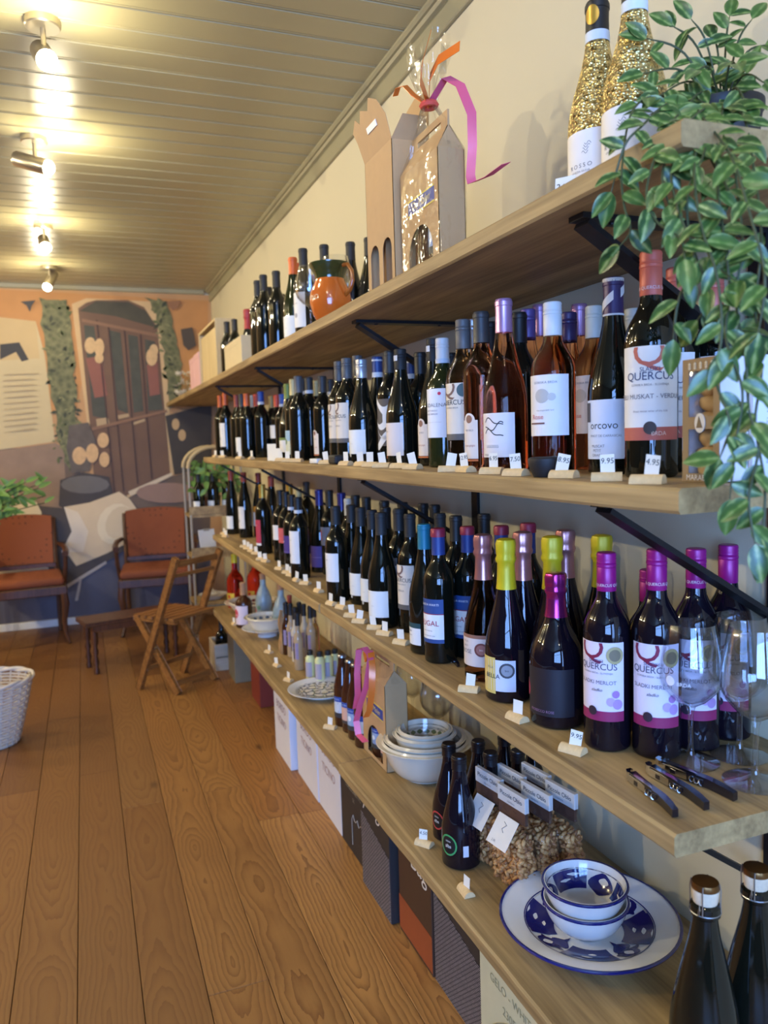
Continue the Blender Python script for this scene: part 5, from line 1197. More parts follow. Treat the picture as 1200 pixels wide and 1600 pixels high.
def gift(name, label, x0, y0, D, W, H, winz, wrap_top, group=None, z_=S1):
    """kraft carrier carton with handle slot, window and printed band; W along y, D along x"""
    t = thing(name, label, 'gift box', (x0, y0, z_ + .0005), 0, group)
    global bm; bm = bmesh.new()
    facing_panel(0, W, 0, H, 0, [(W * .16, W * .80, .012, winz)])
    bmbox(bm, (0, 0, 0), (D, th, H)); bmbox(bm, (0, W - th, 0), (D, W, H)); bmbox(bm, (D - th, 0, 0), (D, W, H)); bmbox(bm, (0, 0, 0), (D, W, th))
    ob('box_body', fin(bm, 0), M_KRAFT, t)
    # sloping shoulders and handle
    hz = H + wrap_top
    bm = bmesh.new()
    for s, xx in ((1, 0), (-1, D)):
        pts = [(xx, 0, H), (xx, W, H), (D / 2 + s * -.002, W * .96, hz * .0 + H + wrap_top * .62), (D / 2 + s * -.002, W * .04, H + wrap_top * .62)]
        v = [bm.verts.new(p) for p in pts]; bm.faces.new(v)
    for yy, k in ((0, .04), (W, .96)):
        v = [bm.verts.new(p) for p in [(0, yy, H), (D, yy, H), (D / 2, W * k, H + wrap_top * .62)]]; bm.faces.new(v)
    ob('shoulder', fin(bm, 0), M_KRAFT, t)
    hb = bmesh.new(); z0, z1 = H + wrap_top * .60, hz
    for lo, hi in [((D / 2 - .002, W * .04, z0), (D / 2 + .002, W * .2, z1)), ((D / 2 - .002, W * .8, z0), (D / 2 + .002, W * .96, z1)), ((D / 2 - .002, W * .2, z1 - (z1 - z0) * .45), (D / 2 + .002, W * .8, z1)), ((D / 2 - .002, W * .2, z0), (D / 2 + .002, W * .8, z0 + (z1 - z0) * .15))]: bmbox(hb, lo, hi)
    ob('handle', fin(hb, 0), M_KRAFT, t)
    pan = ob('printed_band', box((-.0008, W * .10, H * .58), (-.0002, W * .78, H * .70)), pap((50, 70, 150)), t)
    ob('printed_edge', box((-.0010, W * .10, H * .70), (-.0002, W * .78, H * .715)), pap((222, 200, 80)), pan); ob('printed_edge', box((-.0010, W * .10, H * .565), (-.0002, W * .78, H * .58)), pap((222, 200, 80)), pan)
    flat_text('De Molen', .022, pap((226, 214, 150)), pan, (-.0014, W * .44, H * .64), (PI / 2, 0, -PI / 2), shear=.3)
    return t
def bottles_inside(t, W, D, n, hmax, lab):
    pass
# wrapped gift on the top shelf
x0 = .665; p0 = atx(687, 388, x0); p1 = atx(629, 418, x0); p2 = atx(687, 226, x0); xr = aty(728, 366, p0.y).x
GW, GD, GH = p1.y - p0.y, xr - x0, p2.z - S1
g = gift('gift_carton', 'kraft carrier of beers wrapped in cellophane with orange and pink ribbons, top shelf', x0, p0.y, GD, GW, GH, GH * .44, .075)
def wrap(t, D, W, H, top, neckz, fan, seg=28):
    bm = bmesh.new(); R = []
    def ring(z_, sx, sy, j, sq):
        v = []
        for k in range(seg):
            a = 2 * PI * k / seg; c, s = math.cos(a), math.sin(a); m_ = max(abs(c), abs(s)) if sq else 1
            jj = 1 + random.uniform(-j, j)
            v.append(bm.verts.new((D / 2 + c / m_ * sx * jj, W / 2 + s / m_ * sy * jj, z_ + (random.uniform(-j, j) * .05))))
        return v
    for z_, sx, sy, j, sq in [(.002, D / 2 + .004, W / 2 + .004, .01, 1), (H * .5, D / 2 + .006, W / 2 + .006, .02, 1), (H, D / 2 + .006, W / 2 + .006, .03, 1), (H + top * .8, D * .32, W * .42, .12, 0), (neckz - .02, .02, .03, .2, 0), (neckz, .009, .012, .2, 0), (neckz + .03, .02, .03, .3, 0), (neckz + fan * .6, .03, .055, .35, 0), (neckz + fan, .035, .06, .4, 0)]:
        R.append(ring(z_, sx, sy, j, sq))
    for a, b in zip(R, R[1:]):
        for k in range(seg): bm.faces.new((a[k], a[(k + 1) % seg], b[(k + 1) % seg], b[k]))
    return ob('cellophane_wrap', fin(bm, 25), M_FILM, t)
wrap(g, GD, GW, GH, .075, GH + .115, .11)
nk = (GD / 2, GW / 2, GH + .115)
def curl(t, nm, ma, pts, wv): ob(nm, strip([Vector(nk) * (1 if pts is None else 1) * 0 + Vector(p) for p in pts], wv), ma, t)
n0 = Vector(nk)
ob('ribbon_knot', tube([n0 + Vector((.014 * math.cos(k * PI / 6), .016 * math.sin(k * PI / 6), 0)) for k in range(13)], .006, 6), M_CORAL, g)
curl(g, 'ribbon', M_OR, [n0 + Vector(p) for p in [(0, 0, 0), (-.02, .03, .03), (-.03, .05, .055), (-.035, .075, .06), (-.035, .09, .05)]], Vector((.016, .010, .008)))
curl(g, 'ribbon', M_OR, [n0 + Vector(p) for p in [(0, 0, 0), (-.03, -.03, .03), (-.04, -.06, .05), (-.04, -.10, .085)]], Vector((.008, .008, .018)))
curl(g, 'ribbon', M_OR, [n0 + Vector(p) for p in [(0, 0, .002), (-.02, -.05, .03), (-.02, -.09, .045), (0, -.14, .05)]], Vector((.004, .004, .020)))
curl(g, 'ribbon', M_PK, [n0 + Vector(p) for p in [(0, 0, 0), (.01, -.06, .03), (.02, -.10, .0), (.03, -.125, -.06), (.03, -.125, -.12), (.03, -.115, -.17), (.03, -.12, -.185), (.05, -.15, -.18), (.07, -.18, -.165)]], Vector((.016, -.007, .004)))
for k in range(2):
    bb = bottle('beer_bottle', 'brown beer bottle inside the wrapped gift carton on the top shelf, ' + ('near one' if k == 0 else 'far one'), (x0 + .036, p0.y + GW * (.30 + .36 * k), S1 + .002), 190, 'beer', 'amber', 'steel', 'beerski' if k == 0 else 'none', 1.0, 'crown', 'beers inside gift cartons')
# ribboned gift on the bottom shelf
x1 = .722; q0 = atx(602, 1120, x1); q1 = atx(567, 1120, x1); xr = aty(636, 1080, q0.y).x
W4, D4, H4 = q1.y - q0.y, xr - x1, aty(602, 1073, q0.y).z - S4
g2 = gift('gift_carton', 'kraft carrier of beers with long pink and orange ribbons on the bottom shelf', x1, q0.y, D4, W4, H4, H4 * .42, .06, z_=S4)
for k in range(2):
    bottle('beer_bottle', 'brown beer bottle inside the ribboned carton on the bottom shelf, ' + ('near one' if k == 0 else 'far one'), (x1 + .036, q0.y + W4 * (.30 + .36 * k), S4 + .002), 190, 'beer', 'amber', 'steel', 'beerpeach' if k == 0 else 'beerski', .86, 'crown', 'beers inside gift cartons')
bm = bmesh.new(); random.seed(3); R = []
for z_, sx, sy in [(H4 + .005, D4 / 2, W4 / 2), (H4 + .05, D4 * .42, W4 * .42), (H4 + .075, D4 * .25, W4 * .3)]:
    R.append([bm.verts.new((D4 / 2 + math.cos(k * PI / 10) * sx * random.uniform(.8, 1.2), W4 / 2 + math.sin(k * PI / 10) * sy * random.uniform(.8, 1.15), z_)) for k in range(20)])
for a, b in zip(R, R[1:]):
    for k in range(20): bm.faces.new((a[k], a[(k + 1) % 20], b[(k + 1) % 20], b[k]))
ob('cellophane_wrap', fin(bm, 20), M_FILM, g2)
n1 = Vector((.0, W4 * .5, H4 + .06))
def rib(ma, pts, wv=(.017, -.006, .003)): ob('ribbon', strip([n1 + Vector(p) for p in pts], Vector(wv)), ma, g2)
rib(M_CORAL, [(0, 0, 0), (-.01, .03, .018), (-.015, .055, .012), (-.02, .07, -.03), (-.02, .07, -.09)])
rib(M_PK, [(0, 0, 0), (-.012, .025, .022), (-.02, .05, .01), (-.026, .055, -.06), (-.028, .05, -.12), (-.028, .075, -.17)])
rib(M_PK, [(0, 0, 0), (-.012, -.02, .022), (-.02, -.045, .005), (-.028, -.03, -.07), (-.032, .02, -.14), (-.034, .055, -.20), (-.034, .04, -.235), (-.03, -.01, -.24)])
rib(M_OR, [(0, 0, .002), (-.012, -.03, .02), (-.02, -.06, -.01), (-.024, -.06, -.08), (-.026, -.04, -.14), (-.03, -.02, -.165)])
rib(M_OR, [(0, .0, .005), (-.012, .02, .012), (-.014, .0, -.012), (-.012, -.02, .012), (0, -.005, .005)], (.012, -.004, .006))

# orange jug
q = atx(517, 485, .70); t = thing('jug', 'orange glazed jug with dark green rim and handle on the top shelf', 'jug', (q.x, q.y, S1 + .0005), math.radians(28))
zt = aty(517, 413, q.y).z - S1; s = zt / .16
jp = [(0, .003), (.024, .003), (.027, 0), (.032, .004), (.047, .03), (.055, .06), (.053, .085), (.043, .108), (.037, .122), (.037, .128)]
ob('body', lathe([(r * s, z * s) for r, z in jp + [(.034, .128), (.034, .122), (.05, .08), (.05, .05), (.03, .01), (0, .009)]], 36), glaze('orange_glaze', (196, 98, 32)), t)
ob('rim', lathe([(r * s, z * s) for r, z in [(.0375, .118), (.0385, .128), (.0435, .140), (.053, .155), (.0535, .160), (.050, .159), (.041, .142), (.0345, .127)]], 36), glaze('dark_green_glaze', (52, 60, 30)), t)
ob('handle', tube([Vector(p) * s for p in [(.0, -.048, .150), (.004, -.062, .150), (.006, -.074, .132), (.006, -.076, .108), (.004, -.068, .086), (.002, -.052, .074)]], .0055 * s, 10), glaze('dark_orange_glaze', (150, 84, 30)), t)
ob('lettering', bend(textmesh('VINO', .016 * s, cut=.005), .0562 * s, .07 * s, 172), pap((214, 190, 140)), t)

# wooden case, pale carton, pink box, flowers at the far end of the top shelf
M_PINE = wood('pale_pine', srgb(206, 180, 128), srgb(226, 204, 156), 1.0, 2, .6, bump=.1)
def corner_box(xa, pl, pr, ptop):
    a = atx(*pl, xa); b = atx(*pr, xa); return a.y, b.y, atx(pr[0], ptop, xa).z
ya, yb_, zt = corner_box(.70, (314, 600), (340, 585), 492)
t = thing('wooden_case', 'upright pale pine wine case with open front at the far end of the top shelf', 'case', (.70, yb_, S1 + .0005)); Wc, Hc = ya - yb_, zt - S1
for nm, lo, hi in [('back_board', (.10, 0, 0), (.11, Wc, Hc)), ('side_board', (0, 0, 0), (.10, .012, Hc)), ('side_board', (0, Wc - .012, 0), (.10, Wc, Hc)), ('top_board', (0, .012, Hc - .012), (.10, Wc - .012, Hc)), ('bottom_board', (0, .012, 0), (.10, Wc - .012, .012)), ('sliding_lid', (.012, .016, .012), (.02, Wc - .016, Hc * .9))]: ob(nm, box(lo, hi, .001), M_PINE, t)
ya, yb_, zt = corner_box(.69, (352, 578), (378, 561), 522)
t = thing('carton', 'plain pale carton before two black-capped bottles on the top shelf', 'carton', (.69, yb_, S1 + .0005)); Wc, Hc = ya - yb_, max(.12, zt - S1)
mc = mat('pale_card', srgb(214, 196, 156), .8)
ob('box_body', box((0, 0, 0), (.05, Wc, Hc), .001), mc, t); ob('lid_flap', box((-.001, .004, Hc - .03), (0, Wc - .004, Hc - .002)), mc, t)
ya, yb_, zt = corner_box(.70, (298, 603), (312.5, 596), 548)
t = thing('gift_box', 'two tall pink boxes side by side at the far end of the top shelf', 'gift box', (.70, yb_, S1 + .0005)); Wc, Hc = (ya - yb_) / 2, zt - S1
mp_ = mat('pink_card', srgb(224, 178, 178), .6)
t['label'] = 'tall pink box beside the pine case on the top shelf, right one'
ob('box_body', box((0, 0, 0), (.08, Wc - .004, Hc), .002), mp_, t); ob('lid', box((-.002, -.002, Hc - .03), (.082, Wc - .002, Hc + .002), .002), mp_, t)
t = thing('gift_box', 'tall pink box beside the white flowers on the top shelf, left one', 'gift box', (.70, yb_ + Wc + .006, S1 + .0005))
ob('box_body', box((0, 0, 0), (.08, Wc - .004, Hc * .97), .002), mp_, t); ob('lid', box((-.002, -.002, Hc * .97 - .03), (.082, Wc - .002, Hc * .97 + .002), .002), mp_, t)
M_PET = mat('white_petals', srgb(222, 212, 188), .7); M_LEAF2 = mat('dull_leaf', srgb(110, 116, 80), .6)
q = atx(287, 605, .74); t = thing('flower_bouquet', 'bunch of white dried flowers at the far end of the top shelf', 'flowers', (q.x, q.y, S1 + .0005))
fm = cached('flower', lambda: None)
bm = bmesh.new(); 
for k in range(7):
    a = k * 2 * PI / 7
    vs = [bm.verts.new(p) for p in [(0, 0, 0), (.02 * math.cos(a - .35), .02 * math.sin(a - .35), .008), (.032 * math.cos(a), .032 * math.sin(a), .014), (.02 * math.cos(a + .35), .02 * math.sin(a + .35), .008)]]; bm.faces.new(vs)
FM = fin(bm, 0)
random.seed(11)
for k in range(26):
    z_ = random.uniform(.03, .21); r = .075 * (1 - .3 * z_ / .2); a = random.uniform(0, 2 * PI); rr = r * math.sqrt(random.random())
    ob('blossom', FM, M_PET, t, (rr * math.cos(a), rr * math.sin(a) * 1.3, z_), (random.uniform(-1, 1), random.uniform(-1, 1), a), [random.uniform(.8, 1.3)] * 3)
for k in range(8):
    a = k * .8; ob('stem', tube([(0, 0, .002), (.03 * math.cos(a), .04 * math.sin(a), .10), (.06 * math.cos(a), .08 * math.sin(a), .20)], .002, 6), M_LEAF2, t)

# biscuit box, white cartons, black bowl and small things on the second shelf
BX0 = .706; wB = atx(1066, 747, BX0).y - atx(1123, 750, BX0).y; yb2 = atx(1123, 750, BX0).y; hB = atx(1066, 564, BX0).z - S2; dB = .046
t = thing('biscuit_box', 'narrow brown biscuit box with windows and white sides beside the big coral Q bottle', 'box', (BX0, yb2, S2 + .0005), 0)
M_BR = mat('brown_card', srgb(150, 122, 84), .6, vary=.04); M_CARTON = mat('white_carton', srgb(226, 228, 234), .5, vary=.01)
bm = bmesh.new(); th = .0011
def plain_panel(y0, y1, z0, z1, holes):
    zs = sorted({z0, z1} | {h[2] for h in holes} | {h[3] for h in holes}); ys = sorted({y0, y1} | {h[0] for h in holes} | {h[1] for h in holes})
    for p, q_ in zip(ys, ys[1:]):
        for r, s_ in zip(zs, zs[1:]):
            if not any(h[0] <= p and q_ <= h[1] and h[2] <= r and s_ <= h[3] for h in holes): bmbox(bm, (0, p, r), (th, q_, s_))
plain_panel(0, wB, 0, hB, [(wB * .16, wB * .83, hB * .07, hB * .43), (wB * .16, wB * .83, hB * .53, hB * .90)])
ob('front_panel', fin(bm, 0), M_BR, t)
bm = bmesh.new(); bmbox(bm, (.0012, 0, 0), (dB, th, hB)); bmbox(bm, (.0012, wB - th, 0), (dB, wB, hB)); bmbox(bm, (dB - th, 0, 0), (dB, wB, hB)); bmbox(bm, (.0012, 0, 0), (dB, wB, th)); bmbox(bm, (.0012, 0, hB - th), (dB, wB, hB))
ob('box_body', fin(bm, 0), M_CARTON, t)
ob('window_film', box((.0013, wB * .15, hB * .06), (.0015, wB * .84, hB * .91)), M_FILM, t)
M_BISC = mat('biscuit', srgb(204, 166, 110), .85, vary=.3, nscale=60)
random.seed(5)
for k in range(7):
    bm = bmesh.new(); bmesh.ops.create_icosphere(bm, subdivisions=2, radius=1)
    for v in bm.verts: v.co *= 1 + random.uniform(-.12, .12)
    for v in bm.verts: v.co = Vector((v.co.x * .016, v.co.y * .024, v.co.z * hB * .080))
    ob('biscuit', fin(bm, 60), M_BISC, t, (.022, wB / 2 + random.uniform(-.003, .003), hB * (.085 + .137 * k)), (random.uniform(-.2, .2), random.uniform(-.1, .1), 0))
em = ob('emblem', prism([(wB * .5 + .0085 * math.cos(k * PI / 10), hB * .48 + .012 * math.sin(k * PI / 10)) for k in range(20)], -.0012, -.0002, 'x'), pap((226, 218, 204)), t)
ob('emblem_figure', prism([(wB * .5 - .005, hB * .48 - .006), (wB * .5 + .005, hB * .48 - .006), (wB * .5 + .001, hB * .48 + .008)], -.0018, -.0012, 'x'), pap((120, 96, 64)), em)
flat_text('MARABISSI', .0098, pap((236, 230, 220)), t, (-.0006, wB * .5, hB * .034), (PI / 2, 0, -PI / 2))
flat_text('PANIS DE SANTI', .0075, pap((150, 150, 160)), t, (dB * .55, -.0006, hB * .42), (PI / 2, -PI / 2, 0), spacing=1.4)
for k in range(5):
    for j in range(3): ob('printed_diamond', prism([(wB * (.2 + .15 * k), hB * (.925 + .016 * j) - .0022), (wB * (.2 + .15 * k) + .0022, hB * (.925 + .016 * j)), (wB * (.2 + .15 * k), hB * (.925 + .016 * j) + .0022), (wB * (.2 + .15 * k) - .0022, hB * (.925 + .016 * j))], -.0006, -.0001, 'x'), pap((236, 226, 200)), t)
t = thing('white_carton', 'tall white carton with upright grey lettering right of the biscuit box', 'carton', (.782, .748, S2 + .0005), 0)
hh = aty(1180, 556, .748).z - S2
ob('box_body', box((0, 0, 0), (.046, .062, hh), .001), M_CARTON, t); ob('top_flap', box((.001, .001, hh), (.045, .061, hh + .0015)), M_CARTON, t)
flat_text('PANIS SANTI AUTORE', .0075, pap((150, 150, 160)), t, (.024, -.0006, hh * .45), (PI / 2, -PI / 2, 0), spacing=1.4)
q = atx(848, 740, .655)
tag(ob('black_bowl', lathe([(0, .001), (.016, .001), (.019, 0), (.0245, .012), (.0275, .024), (.0270, .028), (.024, .030), (.010, .0305), (0, .0305)], 32), mat('matte_black', srgb(26, 25, 27), .6), None, (q.x + .006, q.y, S2 + .0005)), 'small matte black lidded pot before the white-capped rose bottle', 'pot')
q = atx(524, 725, .662)
tag(ob('black_box', box((-.012, -.032, 0), (.02, .032, .026), .006, 3), mat('matte_black', srgb(26, 25, 27), .6), None, (q.x, q.y, S2 + .0005)), 'small rounded matte black box between price stands on the second shelf', 'box')
q = atx(493, 724, .652)
tag(ob('white_box', box((-.008, -.024, 0), (.010, .024, .014), .002, 2), M_WHITE, None, (q.x, q.y, S2 + .0005), (0, 0, .2)), 'tiny white box lying on the second shelf edge', 'box')
for px, txt in ((425, ''), (432, '')):
    q = atx(px, 715, .655); t = thing('price_sign', 'cream upright price sign on the second shelf, ' + ('left' if px == 425 else 'right') + ' of two', 'sign', (q.x, q.y, S2 + .0005), math.radians(205), 'cream price signs')
    ob('card', box((-.0004, -.026, 0), (.0004, .026, .062 if px == 425 else .045)), M_CARD, t); ob('foot', box((-.012, -.012, 0), (.012, .012, .002)), M_CARD, t)

# ================================================================== BAGS OF ALMONDS
_q = NT('almonds'); _g = _q.n('ShaderNodeNewGeometry')
_q.p('Base Color', _q.ramp(_g.outputs['Random Per Island'], [(0, srgb(140, 86, 44)), (.5, srgb(196, 138, 80)), (1, srgb(226, 176, 112))])); _q.p('Roughness', .5); M_ALM = _q.m
M_BROWNP = mat('brown_header', srgb(84, 56, 44), .6); M_SILV = mat('silver_card', srgb(206, 204, 200), .4)
random.seed(21)
BWd, BDp, BH = .090, .040, .105
def nuts():
    bm = bmesh.new(); ico = bmesh.new(); bmesh.ops.create_icosphere(ico, subdivisions=1, radius=1); base = [(v.co.copy()) for v in ico.verts]; fc = [[v.index for v in f_.verts] for f_ in ico.faces]; ico.free()
    for k in range(340):
        f_ = random.random(); z_ = random.uniform(.006, BH)
        sq = 1 - .12 * (z_ / BH) ** 3
        if f_ < .34: p = (-BDp / 2 * sq + random.uniform(.002, .006), random.uniform(-.5, .5) * BWd * sq)
        elif f_ < .60: p = (random.uniform(-.5, .5) * BDp * sq, -BWd / 2 * sq + random.uniform(.002, .006))
        elif f_ < .72: p = (random.uniform(-.5, .5) * BDp, BWd / 2 * sq - .004)
        else: p = (random.uniform(-.5, .5) * BDp * .9, random.uniform(-.5, .5) * BWd * .9); z_ = BH + random.uniform(-.006, .008) if f_ > .8 else z_
        R = Matrix.Rotation(random.uniform(0, 6), 3, 'X') @ Matrix.Rotation(random.uniform(0, 6), 3, 'Z'); sx = random.uniform(.0078, .0100)
        vs = [bm.verts.new(R @ Vector((c.x * sx, c.y * .0052, c.z * .0042)) + Vector((p[0], p[1], z_))) for c in base]
        for t_ in fc: bm.faces.new([vs[i] for i in t_])
    bmbox(bm, (-BDp / 2 + .008, -BWd / 2 + .008, .002), (BDp / 2 - .008, BWd / 2 - .008, BH - .004))
    return fin(bm, 70)
NUTS = nuts()
def bag_shell():
    bm = bmesh.new(); R = []; n = 24
    for z_, sx, sy in [(.001, BDp / 2 + .004, BWd / 2 + .004), (BH * .5, BDp / 2 + .007, BWd / 2 + .007), (BH, BDp / 2 + .005, BWd / 2 + .005), (BH + .025, BDp * .3, BWd / 2 + .002), (BH + .045, .004, BWd / 2), (BH + .085, .002, BWd / 2)]:
        row = []
        for k in range(n):
            a = 2 * PI * k / n; c, s_ = math.cos(a), math.sin(a); m_ = max(abs(c), abs(s_)) if sx > .003 else 1
            row.append(bm.verts.new((c / m_ * sx + random.uniform(-.0015, .0015), s_ / m_ * sy + random.uniform(-.0015, .0015), z_)))
        R.append(row)
    for a, b in zip(R, R[1:]):
        for k in range(n): bm.faces.new((a[k], a[(k + 1) % n], b[(k + 1) % n], b[k]))
    return fin(bm, 25)
SHELL = bag_shell()
def bag(label, px, py, hang, z_=S4):
    q = Vector((px, py, 0))
    t = thing('almond_bag', label, 'bag of almonds', (q.x, q.y, z_ + .0005), math.radians(8), 'clear bags of almonds')
    o = ob('almonds', NUTS, M_ALM, t); o['kind'] = 'stuff'
    ob('clear_bag', SHELL, M_FILM, t)
    hd = ob('brown_header', box((-.004, -BWd * .47, BH + .036), (.004, BWd * .47, BH + .066)), M_BROWNP, t)
    lb = ob('header_label', box((-.0052, -BWd * .49, BH + .062), (.0052, BWd * .49, BH + .094), .001), M_SILV, t, None, (0, 0, 0))
    flat_text('Piccole Oblo', .0135, pap(INK), lb, (-.0058, 0, BH + .081), (PI / 2, 0, -PI / 2)); flat_text('mandorle', .006, pap(GRY), lb, (-.0058, 0, BH + .069), (PI / 2, 0, -PI / 2))
    if hang:
        c_ = ob('hanging_card', box((-.0004, -.031, -.062), (.0004, .031, 0)), M_SILV, t, (-.010, 0, BH + .040), (0, .62, 0))
        ob('printed_drawing', tube([(-.001, .006, -.012), (-.001, -.004, -.016), (-.001, .004, -.026), (-.001, -.003, -.032)], .0006, 6), pap(GRY), c_); flat_text('2.95', .007, pap(GRY), c_, (-.0008, .012, -.054), (PI / 2, 0, -PI / 2))
bag('bag of almonds with tilted white card, nearest the platter', .764, 1.326, True)
bag('bag of almonds with tilted white card, beside the beer bottles', .762, 1.420, True)
bag('bag of almonds in the middle row, left one', .812, 1.412, False)
bag('bag of almonds in the middle row, right one', .814, 1.318, False)
bag('bag of almonds at the back, left one', .862, 1.396, False)
bag('bag of almonds at the back, right one', .862, 1.302, False)

# ================================================================== TRAILING PLANT
def leaf_mat(name, dark, light, mid):
    q = NT(name); co = q.n('ShaderNodeTexCoord'); oi = q.n('ShaderNodeObjectInfo'); sp = q.n('ShaderNodeSeparateXYZ'); q.t.links.new(co.outputs['Object'], sp.inputs[0])
    ay = q.math('ABSOLUTE', q.math('MULTIPLY', sp.outputs[1], 1 / .010))
    no = q.n('ShaderNodeTexNoise', Scale=90.0, Detail=2.0); q.t.links.new(co.outputs['Object'], no.inputs[0])
    f = q.math('ADD', ay, q.math('MULTIPLY', q.math('SUBTRACT', no.outputs[0], .5), .8))
    c = q.ramp(f, [(.0, light), (.16, mid), (.34, dark), (.72, dark), (.95, light)])
    c = q.mix(q.math('MULTIPLY', oi.outputs['Random'], .55), c, mid)
    q.p('Base Color', c); q.p('Roughness', .32); q.p('Subsurface Weight', 0.0); return q.m
M_LEAF = leaf_mat('variegated_leaf', srgb(46, 74, 34), srgb(150, 158, 92), srgb(88, 118, 48))
M_STEM = mat('vine_stem', srgb(66, 74, 40), .6)
def leaf_mesh(L=.040, Wd=.020):
    bm = bmesh.new(); n = 8; mid = []; le = []; ri = []
    for i in range(n + 1):
        u = i / n; wv = Wd / 2 * (math.sin(PI * u ** .8) ** .8 if 0 < u < 1 else 0); x_ = u * L; z_ = -.006 * u * u * 1.2
        mid.append(bm.verts.new((x_, 0, z_)))
        if 0 < i < n: le.append(bm.verts.new((x_, wv, z_ + wv * .35))); ri.append(bm.verts.new((x_, -wv, z_ + wv * .35)))
    for sd in (le, ri):
        bm.faces.new((mid[0], mid[1], sd[0])); bm.faces.new((mid[n - 1], mid[n], sd[-1]))
        for i in range(n - 2): bm.faces.new((mid[i + 1], mid[i + 2], sd[i + 1], sd[i]))
    return fin(bm, 80)
LEAF = leaf_mesh()
random.seed(42)
pq = aty(1128, 210, .86); POTX, POTY = pq.x, pq.y
plant = thing('trailing_plant', 'trailing plant with variegated green leaves hanging off the top shelf', 'plant', (POTX, POTY, S1 + .0005))
PM = Matrix.Translation(plant.location).inverted()
pot = ob('pot', lathe([(0, .002), (.036, .002), (.039, 0), (.043, .02), (.050, .085), (.053, .09), (.053, .10), (.049, .10), (.046, .085), (0, .08)], 32), mat('dark_pot', srgb(46, 44, 42), .5), plant)
nleaf = [0]
def orient(d, nrm):
    d = d.normalized(); y_ = nrm.cross(d)
    if y_.length < 1e-4: y_ = Vector((1, 0, 0)).cross(d)
    y_.normalize(); z_ = d.cross(y_); return Matrix((d, y_, z_)).transposed().to_euler()
def strand(pts, dens=.021, size=1.0):
    """pts: world points; one stem with leaves either side"""
    P = [Vector(p) for p in pts]; Q = []
    for i in range(len(P) - 1):   # smooth
        p0, p1, p2, p3 = P[max(i - 1, 0)], P[i], P[i + 1], P[min(i + 2, len(P) - 1)]
        for k in range(6):
            t = k / 6; Q.append(.5 * ((2 * p1) + (p2 - p0) * t + (2 * p0 - 5 * p1 + 4 * p2 - p3) * t * t + (3 * p1 - p0 - 3 * p2 + p3) * t ** 3))
    Q.append(P[-1]); Q = [PM @ q_ for q_ in Q]
    st = ob('vine', tube(Q, [.0014] * (len(Q) - 3) + [.001, .0008, .0006], 6), M_STEM, plant)
    acc = dens * .5; k = 0; view = Vector((-.62, -.72, .25))
    for a, b in zip(Q, Q[1:]):
        acc += (b - a).length
        if acc > dens:
            acc = 0; t = (b - a).normalized(); sd = t.cross(view).normalized() * (1 if k % 2 else -1); k += 1
            d = (t * random.uniform(.15, .8) + sd * random.uniform(.5, 1.1) + Vector((random.uniform(-.45, .2), random.uniform(-.45, .2), random.uniform(-.55, .15)))).normalized()
            nr = (view + Vector((random.uniform(-.5, .5), random.uniform(-.5, .5), random.uniform(-.2, .7)))).normalized()
            s = size * random.uniform(.66, 1.0); lf = ob('leaf', LEAF, M_LEAF, st, b, orient(d, nr), (s, s, s)); nleaf[0] += 1
    d = (Q[-1] - Q[-2]).normalized(); ob('leaf', LEAF, M_LEAF, st, Q[-1], orient(d, view), (size, size, size)); nleaf[0] += 1
top = Vector((POTX, POTY, S1 + .09))
def W(px, py, x_): return atx(px, py, x_)
# upright and arching stems around the pot
for px, py, x_ in [(1010, 60, .74), (1050, 40, .78), (1080, 30, .80), (1115, 60, .84), (1140, 25, .86), (1175, 30, .88), (1195, 70, .86), (1195, 130, .82), (1005, 115, .72), (1030, 150, .70), (1090, 110, .76), (1150, 100, .78), (1170, 170, .76), (1060, 185, .70)]:
    e = W(px, py, x_); mdl = (top + e) / 2 + Vector((0, 0, .03)); strand([top, mdl, e], .019, .92)
# trailers over the front edge and the open end: lists of (px, py, x)
TR = [
 [(1040, 150, .72), (990, 170, .64), (972, 260, .595), (975, 320, .59), (985, 360, .59), (968, 385, .585)],
 [(1050, 160, .72), (1000, 200, .62), (975, 230, .60), (955, 300, .59)],
 [(1070, 170, .72), (1030, 230, .62), (1010, 300, .59), (1025, 345, .59), (1062, 372, .59), (1070, 405, .585)],
 [(1080, 180, .72), (1050, 260, .62), (1060, 330, .60), (1085, 400, .60), (1060, 470, .60), (1052, 530, .60)],
 [(1100, 180, .72), (1085, 260, .62), (1095, 350, .60), (1120, 430, .60), (1128, 520, .60), (1118, 590, .60), (1140, 660, .60), (1125, 715, .60)],
 [(1120, 180, .72), (1120, 270, .64), (1130, 360, .62), (1140, 450, .62), (1135, 530, .61), (1160, 610, .61), (1150, 690, .61), (1140, 780, .61)],
 [(1140, 180, .74), (1150, 280, .66), (1160, 380, .64), (1150, 470, .63), (1165, 560, .62), (1170, 640, .62), (1185, 700, .62), (1170, 780, .62), (1180, 850, .62)],
 [(1160, 180, .74), (1180, 280, .68), (1190, 380, .66), (1180, 480, .65), (1190, 580, .64), (1180, 660, .64), (1195, 760, .64), (1190, 850, .63)],
 [(1110, 190, .72), (1100, 240, .64), (1075, 300, .61), (1080, 380, .61), (1110, 460, .61), (1090, 500, .61)],
 [(1090, 170, .72), (1140, 240, .64), (1170, 330, .62), (1195, 430, .62), (1185, 520, .62)],
 [(1100, 170, .72), (1060, 210, .64), (1035, 270, .61), (1045, 320, .60)],
 [(1130, 170, .74), (1110, 240, .66), (1140, 310, .64), (1105, 390, .62), (1150, 440, .62)],
]
for tr_ in TR: strand([top + Vector((-.02, -.01, 0))] + [W(*p) for p in tr_], .020)

